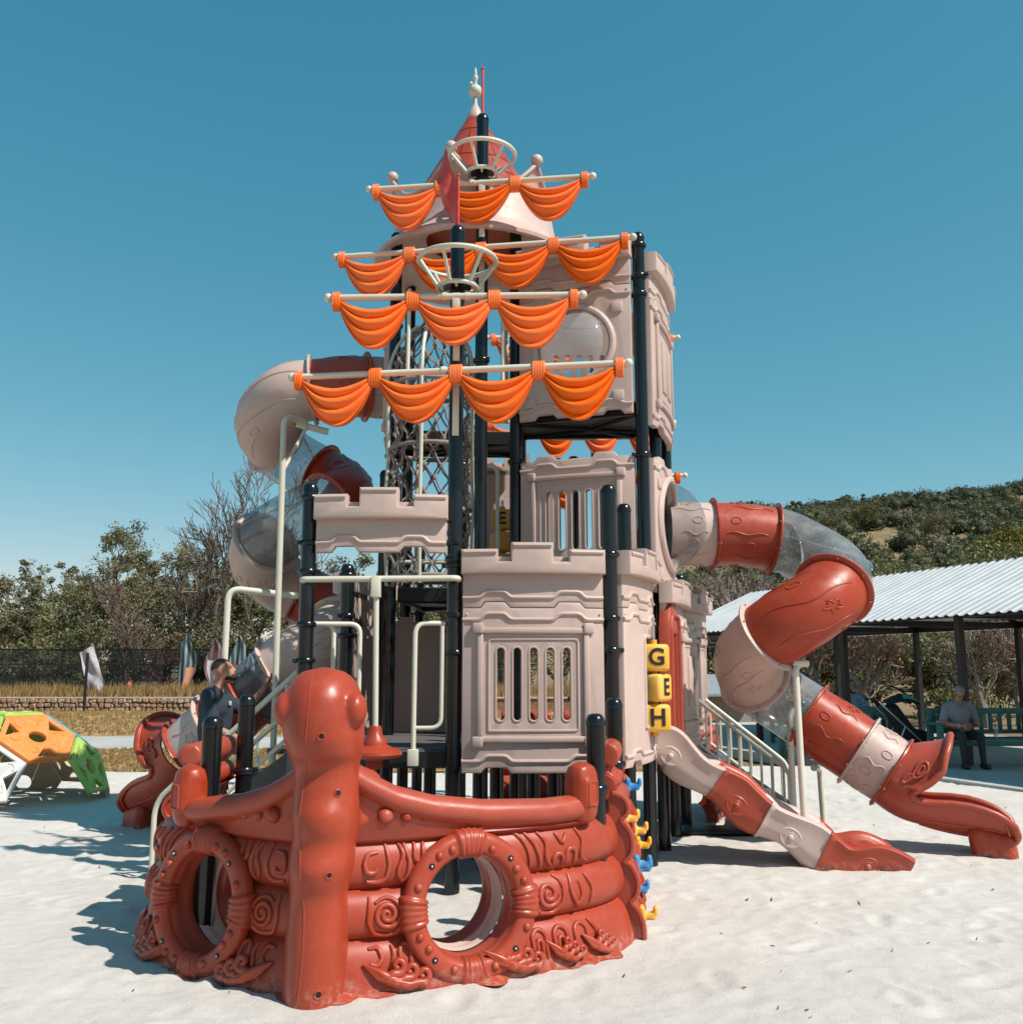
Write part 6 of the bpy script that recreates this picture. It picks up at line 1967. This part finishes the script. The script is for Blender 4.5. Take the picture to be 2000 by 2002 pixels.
for s in (-6, -3, 0, 3, 6, 9):
    for w_ in (0, SPAN):
        p = PV(s, w_); c_, d_ = .055, EZ - .05
        g = Geo(); V = [p + ex * a * c_ + ey * b2 * c_ for a, b2 in ((-1, -1), (1, -1), (1, 1), (-1, 1))]
        g.add([v + Vector((0, 0, SLAB_Z - .02)) for v in V] + [v + Vector((0, 0, d_)) for v in V], [(0, 1, 5, 4), (1, 2, 6, 5), (2, 3, 7, 6), (3, 0, 4, 7), (4, 5, 6, 7)])
        obj('post', g, BLACKSTEEL, pav, smooth=False)
    beam(PV(s, 0, EZ - .13), PV(s, SPAN, EZ - .13), .08, .12, 'tie_beam')
    beam(PV(s, 0, EZ - .08), PV(s, half, RZ - .09), .06, .1, 'rafter'); beam(PV(s, SPAN, EZ - .08), PV(s, half, RZ - .09), .06, .1, 'rafter')
for w_ in (.25, .5, .75):
    for side in (0, 1):
        p, q = roof_pt(S0 + .1, w_ + .1, side), roof_pt(S1 - .1, w_ + .1, side)
        beam(p - Vector((0, 0, .045)), q - Vector((0, 0, .045)), .05, .07, 'purlin')

# ---- benches and table
TEAL = simple('teal_painted_wood', (.045, .16, .14), .55, 0, .18, 7, .2, 40)
def bench(name, label, c, rot, L=1.8, back=True, arms=True, group=None):
    root = empty(name, c); root.rotation_euler = (0, 0, rot); tag(root, label, 'bench', group)
    def part(nm, g): 
        A = np.array(g.v); cc = (A.min(0) + A.max(0)) / 2
        g2 = Geo(); g2.v = [tuple(p) for p in A - cc]; g2.f = g.f; g2.n = len(g2.v)
        o_ = bpy.data.objects.new(nm, mesh_of(g2, nm)); o_.data.materials.append(TEAL); COL.objects.link(o_); o_.parent = root; o_.location = Vector(cc); return o_
    for k in range(4): part('seat_slat', box(-L / 2, L / 2, -.25 + k * .115, -.15 + k * .115, .42, .455, .008))
    part('seat_rail', box(-L / 2 + .01, L / 2 - .01, -.262, -.23, .33, .419, .006))
    for sx in (-1, 1):
        x = sx * (L / 2 - .045)
        part('leg', box(x - .045, x + .045, -.25, -.17, 0, .418, .006)); part('leg', box(x - .045, x + .045, .18, .26, 0, .90 if back else .418, .006))
        if arms: part('arm_post', box(x - .045 + sx * .05, x + .045 + sx * .05, -.28, -.20, 0, .66, .006)); part('arm_rest', box(x - .05 + sx * .05, x + .05 + sx * .05, -.30, .27, .662, .70, .008))
        part('side_rail', box(x - .03, x + .03, -.169, .179, .12, .19, .006))
    if back:
        part('back_rail', box(-L / 2, L / 2, .205, .245, .82, .92, .008)); part('back_rail', box(-L / 2, L / 2, .205, .245, .50, .57, .008))
        for k in range(int(L / .16)):
            x = -L / 2 + .12 + k * .16
            if x < L / 2 - .08: part('back_slat', box(x - .035, x + .035, .212, .238, .571, .819, .004))
    return root
MANP = Vector(((1865 - 1000) / 1900 * 16.05, 16.2, SLAB_Z))
bench('garden_bench', 'teal wooden bench under the man in the grey polo shirt', (MANP.x + .62, 16.36, SLAB_Z), R(2), 2.0)
bench('garden_bench', 'teal bench facing away whose slatted back hides the stroller wheels', (5.75, 17.5, SLAB_Z), R(186), 1.9)
bench('garden_bench', 'teal bench beside the elderly man behind the pavilion post', (5.9, 20.6, SLAB_Z), R(95), 1.7)
tb = empty('table', (6.1, 18.6, SLAB_Z)); tag(tb, 'dark teal picnic table behind the facing away bench', 'table')
for k in range(5): obj('table_board', box(5.2, 7.0, 18.2 + k * .16, 18.35 + k * .16, SLAB_Z + .72, SLAB_Z + .76, .008), TEAL, tb)
for sx in (5.35, 6.85): obj('leg', box(sx - .05, sx + .05, 18.3, 18.4, SLAB_Z, SLAB_Z + .72), TEAL, tb); obj('leg', box(sx - .05, sx + .05, 18.8, 18.9, SLAB_Z, SLAB_Z + .72), TEAL, tb)
BOT = clear_plastic('bottle_plastic', (.7, .85, .9), .2)
for k, (x, y, lab) in enumerate(((6.35, 18.3, 'clear blue water bottle standing on the picnic table'), (MANP.x + .58, 16.2, 'clear water bottle on the bench seat beside the man'))):
    z = SLAB_Z + (.76 if k == 0 else .456)
    o = empty('water_bottle', (x, y, z)); tag(o, lab, 'bottle')
    obj('bottle_body', lathe([(.001, 0), (.034, .002), (.035, .12), (.028, .15), (.013, .18), (.013, .205)], 14, (x, y, z)), BOT, o)
    obj('cap', lathe([(.016, .2), (.016, .225), (.001, .226)], 10, (x, y, z)), BLUEP, o)
o = obj('blue_cooler', box(5.35, 5.65, 18.35, 18.55, SLAB_Z + .762, SLAB_Z + 1.02, .03).join(tube([(5.37, 18.45, SLAB_Z + 1.0), (5.5, 18.45, SLAB_Z + 1.1), (5.63, 18.45, SLAB_Z + 1.0)], .012, 6)), simple('navy_fabric', (.03, .09, .14), .7)); tag(o, 'dark blue cooler bag on the picnic table', 'cooler bag')
o = obj('red_bag', blob(Geo().join(ball((6.0, 18.5, SLAB_Z + .82), (.28, .14, .075), 14, 9)).join(ball((6.2, 18.45, SLAB_Z + .83), (.15, .12, .07), 14, 9)), .02, 4), simple('dark_red_fabric', (.14, .03, .025), .8)); tag(o, 'crumpled dark red bag lying on the picnic table', 'bag')
bx, by = MANP.x + 1.30, 16.28
o = obj('brown_bag', box(bx - .16, bx + .22, by - .12, by + .14, SLAB_Z + .456, SLAB_Z + .66, .03).join(tube(bend_path([(bx - .05, by, SLAB_Z + .65), (bx - .03, by, SLAB_Z + .74), (bx + .1, by, SLAB_Z + .74), (bx + .12, by, SLAB_Z + .65)], .05), .012, 6)), simple('tan_leather', (.26, .085, .03), .6)); tag(o, 'tan leather bag on the bench behind the arm rest', 'bag')
o = obj('dark_bag', blob(Geo().join(ball((bx + .12, by + .06, SLAB_Z + .74), (.24, .12, .09), 14, 9)).join(ball((bx + .3, by + .05, SLAB_Z + .76), (.1, .1, .1), 12, 8)), .018, 4), simple('dark_fabric', (.02, .02, .028), .8)); tag(o, 'dark fabric bundle piled on the tan leather bag', 'bag')

# ---- stroller
STX, STY = 6.72, 16.95
st = empty('stroller', (STX, STY, SLAB_Z)); tag(st, 'black stroller with a green lined hood beside the seated man', 'stroller')
BLKF = simple('black_fabric', (.012, .013, .014), .8); GRNF = simple('green_fabric', (.06, .30, .17), .7)
W3 = lambda x, y, z: Vector((STX + x, STY + y, SLAB_Z + z))
hood = grid(lambda u, v: W3(-.34 + .56 * v - .02, (u - .5) * .46, .93 + .20 * math.sin(PI * (.10 + .78 * v)) * (1 - .6 * abs(2 * u - 1) ** 3)), 12, 12)
obj('hood', hood, BLKF, st)
obj('hood_panel', grid(lambda u, v: W3(-.08 + .30 * v, (u - .5) * .40, .945 + .205 * math.sin(PI * (.10 + .78 * (.46 + .53 * v))) * (1 - .6 * abs((2 * u - 1) * .88) ** 3)), 10, 8), GRNF, st)
obj('seat', blob(Geo().join(capsule(W3(-.22, 0, .86), W3(.05, 0, .45), .14, .15)).join(capsule(W3(.05, 0, .45), W3(.32, 0, .42), .14, .11)).join(capsule(W3(.32, 0, .42), W3(.40, 0, .22), .09, .07)), .025, 4), BLKF, st)
for sy in (-.24, .24):
    obj('frame_tube', tube([W3(-.52, sy, 1.02), W3(.1, sy, .42), W3(.42, sy, .12)], .014, 8), simple('frame_alloy', (.5, .5, .52), .3, .8) if sy < 0 else MAT['frame_alloy'], st)
    obj('frame_tube', tube([W3(-.1, sy, .60), W3(-.32, sy, .11)], .014, 8), MAT['frame_alloy'], st)
    for x in (-.32, .42):
        wl_ = obj('wheel', tube([W3(x + .1 * math.cos(2 * PI * k / 20), sy, .11 + .1 * math.sin(2 * PI * k / 20)) for k in range(20)], .018, 8, closed=True).join(tube([W3(x, sy - .02, .11), W3(x, sy + .02, .11)], .05, 12)), BLKF, st)
obj('handle', tube(bend_path([W3(-.52, -.24, 1.02), W3(-.58, -.24, 1.06), W3(-.58, .24, 1.06), W3(-.52, .24, 1.02)], .05), .016, 8), BLKF, st)

# ---- people
SKIN = simple('skin', (.42, .20, .135), .55, 0, .10, 14)
NAVY = simple('navy_tshirt', (.028, .040, .058), .85, 0, .15, 5, .3, 30)
NAVY2 = simple('navy_shorts', (.02, .032, .06), .85, 0, .15, 5)
GREYP = simple('grey_polo', (.20, .21, .23), .85, 0, .12, 5, .3, 30)
DARKT = simple('charcoal_trousers', (.035, .035, .038), .85, 0, .15, 5)
CHECK = None
m, nt, b = nodes('blue_check_shirt'); v = texco(nt, 1); ck = nt.nodes.new('ShaderNodeTexChecker'); ck.inputs['Scale'].default_value = 28
ck.inputs['Color1'].default_value = (.42, .47, .55, 1); ck.inputs['Color2'].default_value = (.10, .16, .30, 1)
nt.links.new(v, ck.inputs[0]); nt.links.new(ck.outputs[0], b.inputs['Base Color']); b.inputs['Roughness'].default_value = .85; CHECK = m
HAIRB = simple('brown_hair', (.035, .016, .010), .7, 0, .3, 60, .5, 120); HAIRG = simple('grey_hair', (.22, .21, .20), .7, 0, .3, 60, .5, 120)
SHOE = simple('shoe', (.03, .03, .035), .6)
def hand(g, wrist, d, side, curl=.5, scale=1.0):
    """palm and five fingers"""
    d = Vector(d).normalized(); sd = Vector(side).normalized(); nrm = d.cross(sd).normalized()
    w = Vector(wrist)
    g.join(ball(w + d * .045 * scale, (.028 * scale, .05 * scale, .042 * scale), 10, 7, rot=Matrix((nrm, d, sd)).transposed()))
    for k, L in enumerate((.068, .078, .072, .056)):
        b0 = w + d * .08 * scale + sd * ((k - 1.5) * .019 * scale)
        k1 = b0 + (d + nrm * curl * .4).normalized() * L * .5 * scale; k2 = k1 + (d * (1 - curl) + nrm * curl).normalized() * L * .5 * scale
        g.join(tube([b0, k1, k2], [.0095 * scale, .009 * scale, .007 * scale], 7))
    t0 = w + d * .025 * scale - sd * .035 * scale
    g.join(tube([t0, t0 + (d * .7 - sd * .7) * .035 * scale, t0 + (d * 1.1 - sd * .55 + nrm * curl * .5) * .06 * scale], [.012 * scale, .011 * scale, .009 * scale], 7))
def person(name, label, base, bones, head, mats, hair, hands, extra=None, voxel=.014, rotz=0):
    """bones: (p0, p1, r0, r1, mat index); head: (centre, forward, up, colour of hair)"""
    M = Matrix.Translation(Vector(base)) @ Matrix.Rotation(rotz, 4, 'Z')
    g = Geo()
    for p0, p1, r0, r1, mi in bones: g.join(capsule(p0, p1, r0, r1, 12))
    hc, fw, up = Vector(head[0]), Vector(head[1]).normalized(), Vector(head[2]); sd = fw.cross(up).normalized(); up = sd.cross(fw).normalized()
    H = lambda f, s, u: hc + fw * f + sd * s + up * u
    rot = Matrix((sd, fw, up)).transposed()
    g.join(ball(H(-.012, 0, .03), (.074, .094, .088), 16, 12, rot=rot)); g.join(ball(H(.022, 0, -.045), (.058, .072, .075), 14, 10, rot=rot))
    g.join(ball(H(.060, 0, -.088), (.03, .032, .026), 10, 8, rot=rot)); g.join(capsule(H(.083, 0, .018), H(.104, 0, -.022), .010, .015)); g.join(ball(H(.082, 0, .035), (.045, .014, .012), 10, 6, rot=rot))
    g.join(ball(H(.083, 0, -.055), (.024, .012, .012), 10, 6, rot=rot))
    body = blob(g, voxel, 3, name)
    fine = Geo()
    for s_ in (-1, 1):
        fine.join(ball(H(-.005, s_ * .076, -.005), (.010, .022, .032), 10, 8, rot=rot))
    for h_ in hands: hand(fine, *h_)
    nb = len(body.f); body.join(fine)
    me = bpy.data.meshes.new(name); me.from_pydata([tuple(M @ Vector(p) - Vector(base)) for p in body.v], [], body.f)
    for mt in mats: me.materials.append(mt)
    segs = [(np.array(b0[0], float), np.array(b0[1], float), (b0[2] + b0[3]) / 2, b0[4]) for b0 in bones] + [(np.array(hc), np.array(hc + up * .01), .09, 0), (np.array(H(.05, 0, -.08)), np.array(H(.06, 0, .05)), .05, 0)]
    V = np.array(body.v); C = np.array([V[list(f)].mean(0) for f in body.f])
    best = np.full(len(C), 1e9); idx = np.zeros(len(C), int)
    for a, b_, r_, mi in segs:
        ab = b_ - a; t = np.clip(((C - a) @ ab) / max(1e-9, ab @ ab), 0, 1)
        dd = np.linalg.norm(C - (a + t[:, None] * ab), axis=1) - r_
        w_ = dd < best; best[w_] = dd[w_]; idx[w_] = mi
    idx[nb:] = 0
    me.polygons.foreach_set('material_index', idx.astype(np.int32)); me.polygons.foreach_set('use_smooth', [True] * len(me.polygons)); me.update()
    o = link(name, me, None, None, base); tag(o, label, 'person')
    # hair as a cap of many short tufts over the skull
    hg = Geo()
    full = hair[1]
    def hf(u, v, k=0):
        th = 2 * PI * u; phi = .02 + full * v * (1 - .30 * max(0, math.sin(th)) ** .7)
        rr_ = .003 + .004 * noise.noise(Vector((math.cos(th) * 5, math.sin(th) * 5, v * 7))) + .007 * (1 - v)
        x, y, z = math.sin(phi) * math.cos(th), math.sin(phi) * math.sin(th), math.cos(phi)
        return H(-.012 + (.096 + rr_) * (y * .995 - z * .05), (.076 + rr_) * x, .03 + (.091 + rr_) * (z * .995 + y * .05) * 1.0)
    hg.join(grid(lambda u, v: hf(u, v), 40, 14, True))
    ho = obj('hair', hg.move(M), hair[0], o)
    eg = Geo()
    for s_ in (-1, 1): eg.join(ball(H(.081, s_ * .031, .014), (.007, .007, .005), 8, 6))
    obj('eyes', eg.move(M), NEARBLACK, o)
    return o, H, M
# standing man, profile to the right, looking up
mb = Vector((-2.72, 9.12, .0))
bones = [((0, -.10, .88), (.02, -.11, .48), .088, .062, 2), ((.02, -.11, .48), (-.02, -.12, .10), .056, .042, 0), ((0, .10, .88), (.06, .11, .48), .088, .062, 2), ((.06, .11, .48), (.03, .12, .10), .056, .042, 0),
         ((-.05, -.12, .05), (.14, -.13, .045), .05, .04, 3), ((0, .12, .05), (.19, .13, .045), .05, .04, 3),
         ((0, -.06, .94), (0, .06, .94), .135, .135, 2), ((-.01, 0, 1.02), (.0, 0, 1.22), .150, .158, 1), ((.0, -.05, 1.25), (.0, .05, 1.25), .150, .150, 1), ((-.02, -.13, 1.36), (-.02, .13, 1.36), .085, .085, 1),
         ((-.01, 0, 1.38), (.02, 0, 1.47), .07, .06, 0), ((.01, 0, 1.43), (.035, 0, 1.53), .056, .056, 0),
         ((-.02, -.185, 1.35), (.03, -.215, 1.17), .075, .068, 1), ((.03, -.215, 1.17), (.05, -.22, 1.08), .05, .045, 0), ((.05, -.22, 1.08), (.28, -.19, .98), .043, .030, 0),
         ((-.02, .185, 1.35), (.14, .21, 1.24), .075, .065, 1), ((.14, .21, 1.24), (.22, .21, 1.22), .05, .045, 0), ((.22, .21, 1.22), (.40, .17, 1.43), .042, .030, 0)]
man1, H1, M1 = person('person', 'standing man in a navy T-shirt looking up beside the shaded slide', mb, bones, ((.055, 0, 1.575), (.93, 0, .34), (-.34, 0, .93)), [SKIN, NAVY, NAVY2, SHOE], (HAIRB, 1.38), [((.28, -.19, .98), (.9, .1, -.3), (0, -.6, -.8)), ((.40, .17, 1.43), (.6, -.1, .75), (0, 1, 0))])
bd = Geo().join(ball(H1(.062, 0, -.078), (.048, .05, .034), 14, 8, rot=Matrix((H1(0, 1, 0) - H1(0, 0, 0), H1(1, 0, 0) - H1(0, 0, 0), H1(0, 0, 1) - H1(0, 0, 0))).transposed())).join(ball(H1(.03, 0, -.07), (.062, .05, .03), 14, 8, rot=Matrix((H1(0, 1, 0) - H1(0, 0, 0), H1(1, 0, 0) - H1(0, 0, 0), H1(0, 0, 1) - H1(0, 0, 0))).transposed()))
obj('beard', bd.move(M1), HAIRB, man1)
obj('chest_print', box(mb.x + .142, mb.x + .160, mb.y - .10, mb.y - .06, 1.27, 1.31, .004), F3, man1)
# man in grey polo on the bench, looking down at a phone
def seated(base, rotz, label, mats, hair, hcol=1.45, look=.75, phone=True):
    bones = [((-.10, .02, .52), (-.14, -.40, .50), .095, .07, 2), ((-.14, -.40, .49), (-.14, -.42, .10), .062, .045, 2), ((.10, .02, .52), (.15, -.40, .50), .095, .07, 2), ((.15, -.40, .49), (.16, -.42, .10), .062, .045, 2),
             ((-.14, -.38, .05), (-.15, -.56, .045), .05, .042, 3), ((.16, -.38, .05), (.17, -.56, .045), .05, .042, 3),
             ((-.07, .04, .56), (.07, .04, .56), .13, .13, 2), ((0, .02, .64), (0, -.01, .84), .155, .165, 1), ((-.05, -.01, .86), (.05, -.01, .86), .15, .15, 1), ((-.14, -.02, .97), (.14, -.02, .97), .085, .085, 1),
             ((0, -.02, 1.0), (0, -.05, 1.09), .062, .056, 0),
             ((-.19, -.02, .96), (-.26, -.02, .76), .075, .068, 1), ((-.26, -.02, .76), (-.275, -.04, .68), .052, .047, 0), ((-.275, -.04, .68), (-.07, -.27, .66), .045, .031, 0),
             ((.19, -.02, .96), (.26, -.02, .76), .075, .068, 1), ((.26, -.02, .76), (.275, -.04, .68), .052, .047, 0), ((.275, -.04, .68), (.07, -.27, .66), .045, .031, 0)]
    p_, H_, M_ = person('person', label, base, bones, ((0, -.095, 1.17), (0, -look, -.62), (0, -.62, look)), mats, (hair, hcol), [((-.07, -.27, .66), (.75, -.6, .1), (0, .2, 1)), ((.07, -.27, .66), (-.75, -.6, .1), (0, .2, 1))], rotz=rotz)
    return p_, H_, M_
man2, H2, M2 = seated(MANP + Vector((0, .02, 0)), 0, 'seated man in a grey polo shirt looking down at his phone', [SKIN, GREYP, DARKT, SHOE], HAIRG)
gl = Geo()
for s_ in (-1, 1): gl.join(tube([H2(.100, s_ * .034 + .022 * math.cos(2 * PI * k / 14), .010 + .018 * math.sin(2 * PI * k / 14)) for k in range(14)], .003, 5, closed=True)).join(tube([H2(.098, s_ * .056, .012), H2(.0, s_ * .08, .012)], .003, 5))
obj('glasses', gl.move(M2), NEARBLACK, man2)
obj('collar', tube([M2 @ Vector((-.06, -.03, 1.04)), M2 @ Vector((-.035, -.12, 1.00)), M2 @ Vector((0, -.155, .95)), M2 @ Vector((.035, -.12, 1.00)), M2 @ Vector((.06, -.03, 1.04))], .012, 6), GREYP, man2)
ph_ = obj('phone', box(MANP.x + .02, MANP.x + .13, MANP.y - .36, MANP.y - .31, MANP.z + .66, MANP.z + .70, .006), NEARBLACK); tag(ph_, 'dark smartphone held by the seated man', 'phone')
obj('watch', tube([M2 @ Vector((-.105 + .033 * math.cos(2 * PI * k / 14) * .6, -.235 + .02 * math.cos(2 * PI * k / 14), .663 + .036 * math.sin(2 * PI * k / 14))) for k in range(14)], .007, 6, closed=True), F3, man2)
ob = Vector(((1672 - 1000) / 1900 * 20.6, 20.75, SLAB_Z))
man3, H3, M3 = seated(ob + Vector((.0, .0, 0)), R(100), 'elderly person in a blue checked shirt seated behind the pavilion post', [SKIN, CHECK, DARKT, SHOE], HAIRG, 1.9, .95)
